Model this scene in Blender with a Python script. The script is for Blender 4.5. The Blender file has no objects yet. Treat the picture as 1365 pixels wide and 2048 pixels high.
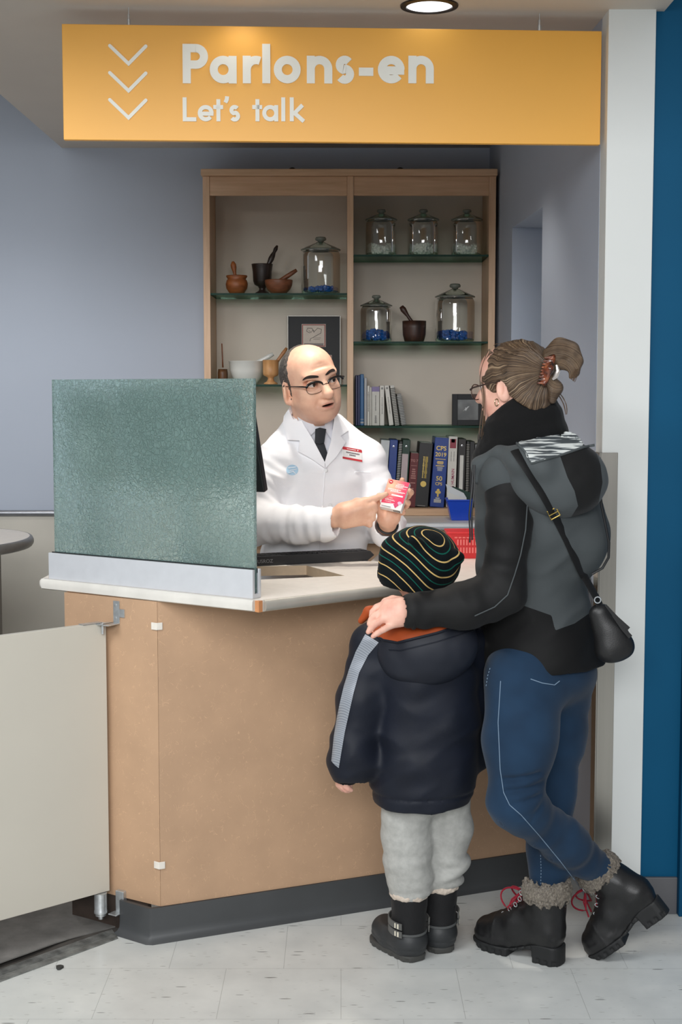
import bpy, bmesh, math, random
import numpy as np
from mathutils import Vector, Matrix
random.seed(7); np.random.seed(7)
SC = bpy.context.scene; COL = SC.collection
R = math.radians
# ---------------------------------------------------------------- camera
FPX = 2844.0; HC = 1.53; PIT = R(4.9)
cam_d = bpy.data.cameras.new('camera'); cam = bpy.data.objects.new('camera', cam_d); COL.objects.link(cam)
cam_d.sensor_fit = 'VERTICAL'; cam_d.sensor_height = 36.0; cam_d.lens = 36.0*FPX/2048.0
cam.location = (0, 0, HC); cam.rotation_euler = (math.pi/2 - PIT, 0, 0)
SC.camera = cam
# ---------------------------------------------------------------- light and exposure
SC.view_settings.view_transform = 'Standard'; SC.view_settings.look = 'None'
SC.view_settings.gamma = 1.0; SC.view_settings.use_curve_mapping = False
SC.view_settings.exposure = 0.0
SC.cycles.use_denoising = True; SC.cycles.max_bounces = 10; SC.cycles.transparent_max_bounces = 24
SC.cycles.caustics_refractive = False; SC.cycles.caustics_reflective = False; SC.cycles.sample_clamp_indirect = 6
W = bpy.data.worlds.new('world'); SC.world = W; W.use_nodes = True
W.node_tree.nodes['Background'].inputs[0].default_value = (0.93, 0.96, 1.0, 1)
W.node_tree.nodes['Background'].inputs[1].default_value = 0.25
def area(name, loc, target, size, power, col=(1, 1, 1), shape='RECTANGLE', sy=None, spread=None):
    l = bpy.data.lights.new(name, 'AREA'); l.energy = power; l.color = col; l.shape = shape; l.size = size
    if sy: l.size_y = sy
    if spread: l.spread = R(spread)
    o = bpy.data.objects.new(name, l); COL.objects.link(o); o.location = loc
    o.rotation_euler = (Vector(target)-Vector(loc)).to_track_quat('-Z', 'Y').to_euler()
    return o
# the shop's fluorescent troffers on the high ceiling in front of the counter
area('shop_light', (-2.0, 1.2, 3.3), (-0.3, 4.3, 0.7), 2.2, 88, (0.97, 0.99, 1.0), sy=1.2)
area('shop_light', (0.9, -0.6, 3.3), (0.4, 4.4, 1.0), 2.4, 22, (0.97, 0.99, 1.0), sy=1.2)
area('shop_light', (-0.4, -2.6, 2.9), (0.0, 6.2, 1.5), 3.0, 205, (0.98, 0.99, 1.0), sy=1.5)
# recessed downlights in the soffit, and one added spot left of it
def spot(loc, power, angle=110, col=(1, 0.93, 0.84), tgt=None):
    l = bpy.data.lights.new('spot_beam', 'SPOT'); l.energy = power; l.spot_size = R(angle); l.spot_blend = 0.6
    l.shadow_soft_size = 0.06; l.color = col
    o = bpy.data.objects.new('spot_beam', l); COL.objects.link(o); o.location = loc
    if tgt: o.rotation_euler = (Vector(tgt)-Vector(loc)).to_track_quat('-Z', 'Y').to_euler()
    return o
spot((-0.27, 3.955, 2.57), 0.8, 165)
spot((0.30, 4.95, 2.56), 16, 100)
spot((-1.55, 5.1, 2.84), 34, 130, (1, 0.97, 0.93))  # added spot, brightens the wainscot, left wall and glass screen
spot((-0.12, 4.40, 2.56), 62, 80)
# ---------------------------------------------------------------- camera arithmetic (pixels of the 1365x2048 frame -> metres)
_c, _s = math.cos(PIT), math.sin(PIT)
def ray(px, py):
    u = (px-682.5)/FPX; v = (1024-py)/FPX
    return np.array([u, _c+v*_s, -_s+v*_c])
def PY(px, py, Y):
    r = ray(px, py); return np.array([0, 0, HC])+r*(Y/r[1])
def PZ(px, py, z):
    r = ray(px, py); return np.array([0, 0, HC])+r*((z-HC)/r[2])
def proj(P):
    P = np.asarray(P, float); z = P[..., 2]-HC; y = P[..., 1]
    d = y*_c-z*_s; v = y*_s+z*_c
    return 682.5+FPX*P[..., 0]/d, 1024-FPX*v/d
# ---------------------------------------------------------------- materials
def lin(c):
    c = np.array(c[:3], float)/255.0
    return tuple(np.where(c <= 0.04045, c/12.92, ((c+0.055)/1.055)**2.4))+(1.0,)
class N:
    def __init__(s, name):
        s.m = bpy.data.materials.new(name); s.m.use_nodes = True; s.t = s.m.node_tree; s.t.nodes.clear()
        s.out = s.t.nodes.new('ShaderNodeOutputMaterial')
    def n(s, typ, props=None, **inp):
        x = s.t.nodes.new('ShaderNode'+typ)
        for k, v in (props or {}).items(): setattr(x, k, v)
        for k, v in inp.items():
            k = k.replace('_', ' ') if k.replace('_', ' ') in x.inputs else k
            s.set(x.inputs[int(k[1:]) if k[0] == 'i' and k[1:].isdigit() else k], v)
        return x
    def set(s, sock, v):
        if isinstance(v, bpy.types.NodeSocket): s.t.links.new(v, sock)
        elif isinstance(v, bpy.types.Node): s.t.links.new(v.outputs[0], sock)
        else: sock.default_value = v
    def math(s, op, a, b=0.0, clamp=False):
        x = s.n('Math', {'operation': op, 'use_clamp': clamp}); s.set(x.inputs[0], a); s.set(x.inputs[1], b); return x.outputs[0]
    def mix(s, f, a, b, blend='MIX'):
        x = s.n('Mix', {'data_type': 'RGBA', 'blend_type': blend}); s.set(x.inputs[0], f); s.set(x.inputs[6], a); s.set(x.inputs[7], b); return x.outputs[2]
    def coords(s, which='Object', scale=(1, 1, 1), rot=(0, 0, 0)):
        tc = s.n('TexCoord'); mp = s.n('Mapping'); s.set(mp.inputs[0], tc.outputs[which])
        mp.inputs['Scale'].default_value = scale; mp.inputs['Rotation'].default_value = rot; return mp.outputs[0]
    def noise(s, co, scale, detail=3.0, rough=0.55):
        x = s.n('TexNoise'); s.set(x.inputs['Vector'], co); x.inputs['Scale'].default_value = scale
        x.inputs['Detail'].default_value = detail; x.inputs['Roughness'].default_value = rough; return x.outputs[0]
    def ramp(s, f, stops):
        x = s.n('ValToRGB'); s.set(x.inputs[0], f); e = x.color_ramp.elements
        while len(e) < len(stops): e.new(0.5)
        for k, (p, c) in enumerate(stops): e[k].position = p; e[k].color = c
        return x.outputs[0]
    def attr(s, name): return s.n('Attribute', {'attribute_name': name}).outputs['Fac']
    def bsdf(s, **kw):
        p = s.n('BsdfPrincipled')
        for k, v in kw.items(): s.set(p.inputs[k.replace('_', ' ')], v)
        s.t.links.new(p.outputs[0], s.out.inputs[0]); s.p = p; return p
    def bump(s, h, strength=0.2, dist=0.01):
        b = s.n('Bump'); s.set(b.inputs['Height'], h); b.inputs['Strength'].default_value = strength; b.inputs['Distance'].default_value = dist
        s.t.links.new(b.outputs[0], s.p.inputs['Normal'])
MATS = {}
def flat(name, c, rough=0.5, metal=0.0, var=0.06, vs=30.0, bump=0.0, bs=200.0, coat=0.0, scale=(1, 1, 1), sheen=0.0, spec=0.5):
    if name in MATS: return MATS[name]
    m = N(name); co = m.coords('Object', scale); c4 = lin(c)
    nz = m.noise(co, vs)
    dark = tuple(x*(1-var*1.6) for x in c4[:3])+(1,); light = tuple(min(1, x*(1+var)) for x in c4[:3])+(1,)
    col = m.ramp(nz, [(0.3, dark), (0.7, light)])
    m.bsdf(Base_Color=col, Roughness=rough, Metallic=metal, Coat_Weight=coat, Sheen_Weight=sheen)
    m.p.inputs['Specular IOR Level'].default_value = spec
    if bump: m.bump(m.noise(co, bs, 2), bump, 0.004)
    MATS[name] = m.m; return m.m
def wood(name, c1, c2, axis=2, rough=0.45, scale=9.0):
    if name in MATS: return MATS[name]
    sc = [6.0, 6.0, 6.0]; sc[axis] = 0.5
    m = N(name); co = m.coords('Object', tuple(sc)); nz = m.noise(co, scale, 4)
    col = m.ramp(nz, [(0.3, lin(c1)), (0.7, lin(c2))]); m.bsdf(Base_Color=col, Roughness=rough); m.bump(nz, 0.06, 0.002)
    MATS[name] = m.m; return m.m
def thin_glass(name, tint, rough=0.0, refl=1.0):
    if name in MATS: return MATS[name]
    m = N(name); tr = m.n('BsdfTransparent'); tr.inputs[0].default_value = tint
    gl = m.n('BsdfGlossy'); gl.inputs['Roughness'].default_value = rough; gl.inputs[0].default_value = (1, 1, 1, 1)
    lw = m.n('LayerWeight'); lw.inputs[0].default_value = 0.35
    f = m.math('MULTIPLY_ADD', lw.outputs[0], 0.75*refl); f.node.inputs[2].default_value = 0.03*refl
    mx = m.n('MixShader'); m.set(mx.inputs[0], f); m.set(mx.inputs[1], tr); m.set(mx.inputs[2], gl)
    m.t.links.new(mx.outputs[0], m.out.inputs[0]); MATS[name] = m.m; return m.m
# ---------------------------------------------------------------- mesh building
class MB:
    def __init__(s): s.v = []; s.f = []; s.mi = []; s.cur = 0
    def add(s, vs, fs):
        o = len(s.v); s.v += [tuple(map(float, p)) for p in vs]
        for f in fs: s.f.append([o+i for i in f]); s.mi.append(s.cur)
        return s
    def box(s, lo, hi, M=None):
        x0, y0, z0 = lo; x1, y1, z1 = hi
        vs = [(x0, y0, z0), (x1, y0, z0), (x1, y1, z0), (x0, y1, z0), (x0, y0, z1), (x1, y0, z1), (x1, y1, z1), (x0, y1, z1)]
        if M is not None: vs = [tuple(M @ Vector(p)) for p in vs]
        return s.add(vs, [(0, 3, 2, 1), (4, 5, 6, 7), (0, 1, 5, 4), (1, 2, 6, 5), (2, 3, 7, 6), (3, 0, 4, 7)])
    def prism(s, poly, z0, z1, M=None):
        n = len(poly); a = sum(poly[i][0]*poly[(i+1) % n][1]-poly[(i+1) % n][0]*poly[i][1] for i in range(n))
        if a < 0: poly = poly[::-1]
        vs = [(p[0], p[1], z0) for p in poly]+[(p[0], p[1], z1) for p in poly]
        if M is not None: vs = [tuple(M @ Vector(p)) for p in vs]
        return s.add(vs, [tuple(range(n))[::-1], tuple(range(n, 2*n))]+[(i, (i+1) % n, n+(i+1) % n, n+i) for i in range(n)])
    def lathe(s, prof, seg=32, M=None, close=False):
        k = len(prof); vs = []
        for i in range(seg):
            a = 2*math.pi*i/seg
            for r, z in prof: vs.append((r*math.cos(a), r*math.sin(a), z))
        if M is not None: vs = [tuple(M @ Vector(p)) for p in vs]
        fs = []
        for i in range(seg):
            j = (i+1) % seg
            for q in range(k-1): fs.append((i*k+q, j*k+q, j*k+q+1, i*k+q+1))
        return s.add(vs, fs)
    def tube(s, pts, rad, seg=10, cap=True, flat=None, up=None):
        P = [np.array(p, float) for p in pts]; n = len(P)
        rad = [rad]*n if np.isscalar(rad) else list(rad)
        vs = []; fs = []; pu = None
        for i in range(n):
            t = P[min(i+1, n-1)]-P[max(i-1, 0)]; t /= np.linalg.norm(t)+1e-9
            if pu is None:
                u = np.array(up, float) if up is not None else (np.array([0, 0, 1.]) if abs(t[2]) < 0.9 else np.array([1., 0, 0]))
            else: u = pu
            u = u-t*np.dot(u, t); u /= np.linalg.norm(u)+1e-9; pu = u; w = np.cross(t, u)
            fw = 1.0 if flat is None else flat
            for j in range(seg):
                a = 2*math.pi*j/seg; vs.append(P[i]+rad[i]*(math.cos(a)*u*fw+math.sin(a)*w))
        for i in range(n-1):
            for j in range(seg):
                k = (j+1) % seg; fs.append((i*seg+j, i*seg+k, (i+1)*seg+k, (i+1)*seg+j))
        if cap: fs.append(tuple(range(seg))[::-1]); fs.append(tuple(range((n-1)*seg, n*seg)))
        return s.add(vs, fs)
    def build(s, name, mats, parent=None, smooth=False, bevel=0.0, bseg=2, local=False, auto=None):
        if not isinstance(mats, (list, tuple)): mats = [mats]
        v = np.array(s.v, float).reshape(-1, 3)
        if parent is not None and not local: v = v-np.array(origin(parent))
        me = bpy.data.meshes.new(name); me.from_pydata(v.tolist(), [], s.f)
        for m in mats: me.materials.append(m)
        me.polygons.foreach_set('material_index', s.mi)
        bm = bmesh.new(); bm.from_mesh(me); bmesh.ops.recalc_face_normals(bm, faces=bm.faces); bm.to_mesh(me); bm.free()
        if bevel:
            o = bpy.data.objects.new('tmp', me); COL.objects.link(o)
            md = o.modifiers.new('b', 'BEVEL'); md.width = bevel; md.segments = bseg; md.limit_method = 'ANGLE'; md.angle_limit = R(35)
            dg = bpy.context.evaluated_depsgraph_get(); me2 = bpy.data.meshes.new_from_object(o.evaluated_get(dg))
            bpy.data.objects.remove(o); bpy.data.meshes.remove(me); me = me2; me.name = name
        if smooth:
            me.polygons.foreach_set('use_smooth', [True]*len(me.polygons))
            if smooth != 'all': me.set_sharp_from_angle(angle=R(40))
        return link(name, me, parent)
ORG = {}
def origin(o):
    p = np.array(o.location, float)
    return p if o.parent is None else p+origin(o.parent)
def link(name, me, parent=None):
    o = bpy.data.objects.new(name, me); COL.objects.link(o)
    if parent is not None: o.parent = parent
    return o
def tag(o, label, cat, group=None):
    o['label'] = label; o['category'] = cat
    if group: o['group'] = group
    return o
def thing(name, label, cat, loc=(0, 0, 0), rz=0.0, group=None):
    o = bpy.data.objects.new(name, None); o.empty_display_size = 0.05; COL.objects.link(o)
    o.location = loc; o.rotation_euler = (0, 0, rz); return tag(o, label, cat, group)
def struct(o): o['kind'] = 'structure'; return o
def dup(root, loc, rz=0.0, label=None, scale=None):
    r = root.copy(); COL.objects.link(r); r.location = loc; r.rotation_euler = (0, 0, rz)
    if label: r['label'] = label
    if scale: r.scale = scale
    def rec(src, dst):
        for ch in list(src.children):
            c = ch.copy(); COL.objects.link(c); c.parent = dst; rec(ch, c)
    rec(root, r); return r
def frame(xa, ya, za, o):
    M = Matrix.Identity(4)
    for i, a in enumerate((xa, ya, za, o)):
        for k in range(3): M[k][i] = float(a[k])
    return M
def unit(a): a = np.array(a, float); return a/np.linalg.norm(a)
# lettering --------------------------------------------------------
def text(name, body, size, M, mat, parent, extrude=0.0004, bold=0.0, align='CENTER', width=None):
    cu = bpy.data.curves.new('t', 'FONT'); cu.body = body; cu.size = size; cu.extrude = extrude; cu.offset = bold*size
    cu.align_x = align; cu.align_y = 'CENTER'; cu.resolution_u = 3
    o = bpy.data.objects.new('t', cu); COL.objects.link(o)
    dg = bpy.context.evaluated_depsgraph_get(); me = bpy.data.meshes.new_from_object(o.evaluated_get(dg))
    bpy.data.objects.remove(o)
    n = len(me.vertices); co = np.empty(n*3); me.vertices.foreach_get('co', co); co = co.reshape(-1, 3)
    if n and width: co[:, 0] *= width/max(1e-6, (co[:, 0].max()-co[:, 0].min()))
    A = np.array(M)[:3, :3]; t = np.array(M)[:3, 3]; co = co@A.T+t-(origin(parent) if parent is not None else 0)
    me.vertices.foreach_set('co', co.ravel()); me.materials.clear(); me.materials.append(mat); me.name = name; me.update()
    return link(name, me, parent)
def ribbon(mb, pts, w, M, th=0.004, closed=False, cap=False):
    P = [np.array(p, float) for p in pts]; n = len(P); L = []; Rr = []
    for i in range(n):
        a = P[i-1] if (i > 0 or closed) else P[i]; b = P[(i+1) % n] if (i < n-1 or closed) else P[i]
        d1 = P[i]-a; d2 = b-P[i]
        d1 = d1/(np.linalg.norm(d1)+1e-9) if np.linalg.norm(d1) > 1e-9 else d2/np.linalg.norm(d2)
        d2 = d2/(np.linalg.norm(d2)+1e-9) if np.linalg.norm(d2) > 1e-9 else d1
        n1 = np.array([-d1[1], d1[0]]); n2 = np.array([-d2[1], d2[0]]); m = n1+n2; m /= np.linalg.norm(m)
        m *= 1/max(0.35, np.dot(m, n1)); L.append(P[i]+m*w/2); Rr.append(P[i]-m*w/2)
    rng = range(n if closed else n-1)
    for i in rng:
        j = (i+1) % n; q = [Rr[i], Rr[j], L[j], L[i]]
        vs = [tuple(M @ Vector((p[0], p[1], 0))) for p in q]+[tuple(M @ Vector((p[0], p[1], th))) for p in q]
        fs = [(4, 5, 6, 7), (0, 1, 5, 4), (2, 3, 7, 6)]
        if not closed and i == 0: fs.append((3, 0, 4, 7))
        if not closed and i == n-2: fs.append((1, 2, 6, 5))
        mb.add(vs, fs)
    if cap:
        for c in (P[0], P[-1]):
            poly = [(c[0]+w/2*math.cos(a), c[1]+w/2*math.sin(a)) for a in np.linspace(0, 2*math.pi, 17)[:-1]]
            mb.prism(poly, 0, th*1.01, M)
def arc(cx, cy, r, a0, a1, n=18): return [(cx+r*math.cos(R(a)), cy+r*math.sin(R(a))) for a in np.linspace(a0, a1, n)]
def glyph(ch, w, asc=1.42):
    r = (1-w)/2; h = w/2; x0 = h; G = []
    if ch in 'ao': G.append((arc(r+h, .5, r, 0, 360, 33)[:-1], True))
    if ch == 'a': G.append(([(2*r+h, 0), (2*r+h, 1)], False))
    if ch == 'e':
        G.append((arc(r+h, .5, r, 0, 322, 28), False)); G.append(([(h*.6, .47), (2*r+h*1.9, .47)], False))
    if ch == 'n':
        q = r*0.93; G.append(([(h, 0), (h, 1)], False)); G.append((arc(q+h, .97-h-q+.03, q, 180, 0, 16)+[(2*q+h, 0)], False))
    if ch == 'r': G.append(([(h, 0), (h, 1)], False)); G.append((arc(r+h, .5, r, 175, 66, 12), False))
    if ch == 'l': G.append(([(h, 0), (h, asc)], False))
    if ch == 's':
        q = .25-h*.48
        G.append((arc(q*1.12+h, 1-h-q*1.02, q*1.04, 35, 250, 14)+arc(q*1.12+h, h+q*1.02, q*1.12, 75, -145, 16), False))
    if ch == '-': G.append(([(0, .42), (.54, .42)], False))
    if ch == 'P':
        q = (asc*.6-w)/2+.02; G.append(([(h, 0), (h, asc)], False))
        G.append(([(h, asc-h), (q+h*1.3, asc-h)]+arc(q+h*1.3, asc-h-q, q, 90, -90, 16)+[(h, asc-h-2*q)], False))
    if ch == 'L': G.append(([(h, asc), (h, h), (.85, h)], False))
    if ch == 't': G.append(([(.22+h, 1.36), (.22+h, h+.12), (.3+h, h), (.62, h)] if False else [(.2+h, 1.36), (.2+h, 0)], False)); G.append(([(0, 1-h), (.62, 1-h)], False))
    if ch == "'": G.append(([(h*1.5, asc+.06), (h*1.35, asc-.12), (h*.6, asc-.32)], False))
    if ch == 'k': G.append(([(h, 0), (h, asc)], False)); G.append(([(.8, 1.0), (.3, .5), (.88, 0)], False))
    return G
# ================================================================ the room
M_BLUE = flat('lavender_paint', (174, 183, 198), 0.6, var=0.015, vs=2.0, bump=0.02, bs=350)
M_WHITE = flat('white_paint', (226, 229, 227), 0.55, var=0.01, vs=3.0, bump=0.02, bs=300)
M_TEAL = flat('deep_blue_paint', (0, 82, 120), 0.6, var=0.02, vs=3.0, spec=0.2)
M_TEAL2 = flat('dark_blue_paint', (0, 70, 106), 0.6, var=0.02, vs=3.0, spec=0.2)
M_CEIL = flat('ceiling_paint', (208, 199, 188), 0.7, var=0.015, vs=3.0)
M_WAINS = flat('wainscot_laminate', (196, 192, 182), 0.5, var=0.03, vs=5.0)
M_BASE = flat('baseboard_vinyl', (98, 98, 101), 0.45, var=0.03, vs=8.0)
M_BASE2 = flat('dark_baseboard_vinyl', (66, 68, 70), 0.5, var=0.06, vs=6.0)
M_STEEL = flat('brushed_steel', (176, 172, 164), 0.28, 1.0, var=0.05, vs=40, scale=(1, 1, .02))
M_ALU = flat('aluminium', (214, 217, 222), 0.4, 0.25, var=0.02, vs=30)
M_CHROME = flat('zinc_metal', (206, 210, 212), 0.36, 0.8, var=0.1, vs=60)
M_BLACK = flat('black_plastic', (22, 23, 25), 0.45, var=0.1, vs=40)
# floor: white vinyl tiles with grey streaks and fine seams
m = N('vinyl_tile'); co = m.coords('Object')
br = m.n('TexBrick', {'offset': 0.5, 'squash': 1.0}); m.set(br.inputs['Vector'], m.coords('Object', (1, 1, 1), (0, 0, 0)))
br.inputs['Scale'].default_value = 1.0; br.inputs['Brick Width'].default_value = 0.3048; br.inputs['Row Height'].default_value = 0.3048
br.inputs['Mortar Size'].default_value = 0.0009; br.inputs['Mortar Smooth'].default_value = 0.3
def streak(seed, sc, thr, rot):
    c2 = m.coords('Object', (sc, sc*7.5, 1), (0, 0, rot)); v = m.n('TexVoronoi'); m.set(v.inputs['Vector'], c2); v.inputs['Scale'].default_value = 1.0
    sz = m.math('MULTIPLY', m.n('SeparateColor', None, Color=v.outputs['Color']).outputs[0], thr)
    wob = m.math('MULTIPLY', m.math('SUBTRACT', m.noise(co, 160, 2), 0.5), 0.05)
    return m.math('MULTIPLY', m.math('SUBTRACT', m.math('SUBTRACT', sz, 0.09), m.math('ADD', v.outputs['Distance'], wob)), 22.0, True)
s1 = streak(0, 10, 0.29, 0.06); s2 = streak(1, 24, 0.31, -0.05)
cl = m.noise(co, 7, 4)
base = m.ramp(cl, [(0.3, lin((206, 209, 207))), (0.7, lin((222, 224, 221)))])
base = m.mix(m.math('MULTIPLY', s1, 0.85), base, lin((88, 90, 90))); base = m.mix(m.math('MULTIPLY', s2, 0.55), base, lin((120, 118, 112)))
base = m.mix(m.math('MULTIPLY', br.outputs['Fac'], 0.45), base, lin((120, 122, 120)))
m.bsdf(Base_Color=base, Roughness=m.math('MULTIPLY_ADD', cl, 0.25))
m.p.inputs['Roughness'].links[0].from_node.inputs[2].default_value = 0.2
m.p.inputs['Specular IOR Level'].default_value = 0.4
M_FLOOR = m.m
struct(MB().box((-5, -3, -0.08), (5, 6.6, 0)).build('floor', M_FLOOR))
# back wall: lavender above, laminate wainscot below a grey chair rail
struct(MB().box((-4, 6.3, 0), (0.85, 6.42, 4.0)).build('wall_back', M_BLUE))
struct(MB().box((-4, 6.285, 0), (-0.57, 6.3, 0.972)).build('wall_back_wainscot', M_WAINS))
rail = MB(); rail.tube([(-4, 6.283, 0.986), (-0.58, 6.283, 0.986)], 0.014, 14)
struct(rail.build('trim_1', flat('grey_rail', (150, 152, 158), 0.3, 0.6), smooth=True))
# soffit over the counter
struct(MB().box((-1.215, 2.3, 2.58), (0.90, 6.3, 2.95)).build('ceiling', M_CEIL))
struct(MB().box((-4, 3.4, 2.86), (-1.22, 6.3, 2.95)).build('shade_panel_left', M_CEIL))  # unseen panel added to block light and darken the upper left wall
# right side wall of the alcove with a doorway, and its end pillar
def wx(y): return 0.745-0.0434*(y-4.05)
def wbox(y0, y1, z0, z1): return MB().prism([(wx(y0), y0), (wx(y1), y1), (wx(y1)+.15, y1), (wx(y0)+.15, y0)], z0, z1)
wr = wbox(4.14, 5.026, 0, 2.58); wr.prism([(wx(5.67), 5.67), (wx(6.3), 6.3), (wx(6.3)+.15, 6.3), (wx(5.67)+.15, 5.67)], 0, 2.58)
wr.prism([(wx(5.026), 5.026), (wx(5.67), 5.67), (wx(5.67)+.15, 5.67), (wx(5.026)+.15, 5.026)], 2.166, 2.58)
struct(wr.build('wall_right', M_BLUE))
struct(MB().box((0.742, 4.04, 0), (0.874, 4.14, 3.6)).build('wall_pillar', M_WHITE, bevel=0.002))
struct(MB().box((0.874, 4.062, 0), (4.0, 4.20, 3.6)).build('wall_front', M_TEAL))
struct(MB().box((0.985, 4.028, 0.0), (2.2, 4.061, 3.6)).build('door_1', M_TEAL2, bevel=0.003))
struct(MB().box((0.745, 4.030, 0), (0.876, 4.040, 0.083)).build('baseboard_pillar', M_BASE, bevel=0.002))
struct(MB().box((0.876, 4.050, 0), (0.9845, 4.062, 0.110)).build('baseboard_right', M_BASE, bevel=0.002))
g = MB(); g.box((0.738, 4.035, 0.0), (0.787, 4.0395, 1.353)); g.box((0.734, 4.035, 0.0), (0.7385, 4.10, 1.353))
tag(g.build('corner_guard', M_STEEL, bevel=0.001), 'brushed steel corner guard on the lower left edge of the white pillar', 'corner guard')
# inner floor covering and threshold
M_MAT = flat('worn_rubber_mat', (122, 120, 117), 0.7, var=0.16, vs=14, bump=0.2, bs=60)
d = unit([-0.269, -0.303]); nrm = np.array([-d[1], d[0]])  # along the threshold, pointing left and towards the viewer
if nrm[1] < 0: nrm = -nrm
p0 = np.array([-0.625, 3.862]); edge = []
for i in range(41):
    t = i/40*1.6-.10; p = p0+d*t+nrm*(0.072+0.014*math.sin(t*7.0+0.6)+0.006*math.sin(t*19)); edge.append((p[0], p[1], t))
struct(MB().prism([tuple(p0+nrm*.02), tuple(p0+d*2.2+nrm*.02), (-4, 3.2), (-4, 5.6), tuple(p0+np.array([.02, .12])+nrm*1.2), (p0[0]+.0, p0[1]+.16)], 0.0, 0.0012).build('floor_inner', flat('dark_subfloor', (74, 70, 66), 0.8, var=.2, vs=20)))
mt = MB(); top = []
b1 = p0+nrm*1.7+d*0.0
vs = []; fs = []
for i, (x, y, t) in enumerate(edge):
    lift = 0.004+0.012*max(0, math.sin(t*5.2))**2
    q = np.array([x, y]); f = q+nrm*0.10; e = q+nrm*1.35
    vs += [(x, y, lift), (f[0], f[1], 0.006), (e[0], e[1], 0.006), (x, y, lift-0.003), ]
for i in range(40):
    a = i*4; b = a+4
    fs += [(a, b, b+1, a+1), (a+1, b+1, b+2, a+2), (a+3, b+3, b, a)]
mt.add(vs, fs)
tag(mt.build('floor_mat', M_MAT, smooth=True), 'worn dark grey floor mat with a curling edge behind the half door', 'mat')
ts = MB(); Mx = frame((d[0], d[1], 0), (nrm[0], nrm[1], 0), (0, 0, 1), (p0[0], p0[1], 0))
ts.prism([(0, 0), (1.6, 0), (1.6, 0.062), (-0.03, 0.062)], 0.0, 0.004, Mx)
for k in range(7): ts.prism([(0.01-0.0002*k, 0.028+k*0.0046), (1.6, 0.028+k*0.0046), (1.6, 0.0305+k*0.0046), (0.0, 0.0305+k*0.0046)], 0.004, 0.0062, Mx)
tag(ts.build('threshold_strip', flat('worn_metal_strip', (140, 141, 138), 0.5, 0.4, var=0.35, vs=25, bump=0.2)), 'ridged worn metal threshold strip along the edge of the dark floor mat', 'threshold strip')
deb = MB(); c = PZ(119, 1937, 0.0)
deb.prism([(c[0]+.009*math.cos(a)*(1+.3*math.sin(3*a)), c[1]+.012*math.sin(a)) for a in np.linspace(0, 6.28, 13)[:-1]], 0.0, 0.006)
tag(deb.build('debris_crumb', flat('dirt', (60, 60, 58), 0.9)), 'small dark crumb of dirt on the white floor by the threshold strip', 'dirt')
# downlight
dl = thing('downlight', 'round recessed downlight with dark rim in the soffit above the yellow sign', 'ceiling light', (0.242, 4.0, 2.58))
mb = MB(); mb.lathe([(0.062, 0.0), (0.064, -0.006), (0.079, -0.004), (0.080, 0.0)], 40); mb.build('rim', flat('dark_rim', (48, 40, 34), 0.35, 0.5), dl, smooth=True, local=True)
em = N('lamp_lens'); e = em.n('Emission'); e.inputs[0].default_value = (0.97, 0.98, 1, 1); e.inputs[1].default_value = 2.2; em.t.links.new(e.outputs[0], em.out.inputs[0])
mb = MB(); mb.lathe([(0.0, -0.0045), (0.05, -0.004), (0.0625, -0.002)], 40); mb.build('lens', em.m, dl, smooth=True, local=True)
# ================================================================ hanging sign
sg = thing('hanging_sign', 'long yellow hanging sign reading Parlons-en and Let\'s talk over the counter', 'sign', (-0.775, 4.0, 2.219))
SL = np.array([-0.7665, 4.0]); SRr = np.array([0.7305, 4.08]); sd = unit(SRr-SL); Lg = np.linalg.norm(SRr-SL); sn = np.array([sd[1], -sd[0]])
MS = frame((sd[0], sd[1], 0), (0, 0, 1), (sn[0], sn[1], 0), (SL[0], SL[1], 2.219))
mb = MB(); mb.box((0, 0, -0.022), (Lg, 0.312, 0), MS)
mb.build('panel', flat('yellow_acrylic', (243, 178, 70), 0.42, var=0.01, vs=4), sg, bevel=0.0015)
M_LET = flat('white_letter', (238, 238, 230), 0.5, var=0.01)
# pixel on the sign -> sign plane
def sgn(px, py):
    r = ray(px, py); o = np.array([0, 0, HC]); n3 = np.array([sn[0], sn[1], 0]); q0 = np.array([SL[0], SL[1], 2.219])
    q = o+r*(np.dot(q0-o, n3)/np.dot(r, n3)); return np.dot(q[:2]-SL, sd), q[2]-2.219
def line(word, spots, base_px, xh_px, w, asc, nm):
    mb = MB(); k = 0
    for ch, px in zip(word, spots):
        x, y0 = sgn(px, base_px); _, y1 = sgn(px, base_px-xh_px); u = y1-y0; k += 1
        for pts, closed in glyph(ch, w, asc):
            ribbon(mb, [(x+p[0]*u, y0+p[1]*u) for p in pts], w*u, MS @ Matrix.Translation((0, 0, 0.0002*(k % 3))), 0.004+0.0002*(len(pts) > 2), closed)
    return mb.build(nm, M_LET, sg)
line('Parlons-en', [366, 420, 486, 525, 548, 614, 671, 718, 756, 817], 167, 55, 0.30, 1.43, 'lettering')
line("Let's", [366, 396, 427, 449, 459], 243, 32.5, 0.25, 1.47, 'lettering'); line('talk', [505, 525, 563, 580], 243, 32.5, 0.25, 1.47, 'lettering')
for cy in (91, 145, 199):
    mb = MB(); pts = [sgn(220, cy+1), sgn(257.5, cy+37), sgn(292, cy+2)]
    ribbon(mb, pts, 0.0092, MS, 0.004, False, True); mb.build('chevron', M_LET, sg)
for px in (257, 1081):
    x, y = sgn(px, 50); p = MS @ Vector((x, 0.312, -0.011)); mb = MB()
    mb.tube([(p.x, p.y, 2.50), (p.x, p.y, 2.58)], 0.0011, 6); mb.build('cable', M_CHROME, sg, smooth=True)
    mb = MB(); mb.lathe([(0, 2.53), (0.005, 2.53), (0.005, 2.548), (0.0035, 2.549), (0.003, 2.562), (0, 2.563)], 12, Matrix.Translation((p.x, p.y, 0)))
    mb.build('cable_grip', M_CHROME, sg, smooth=True)
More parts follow.
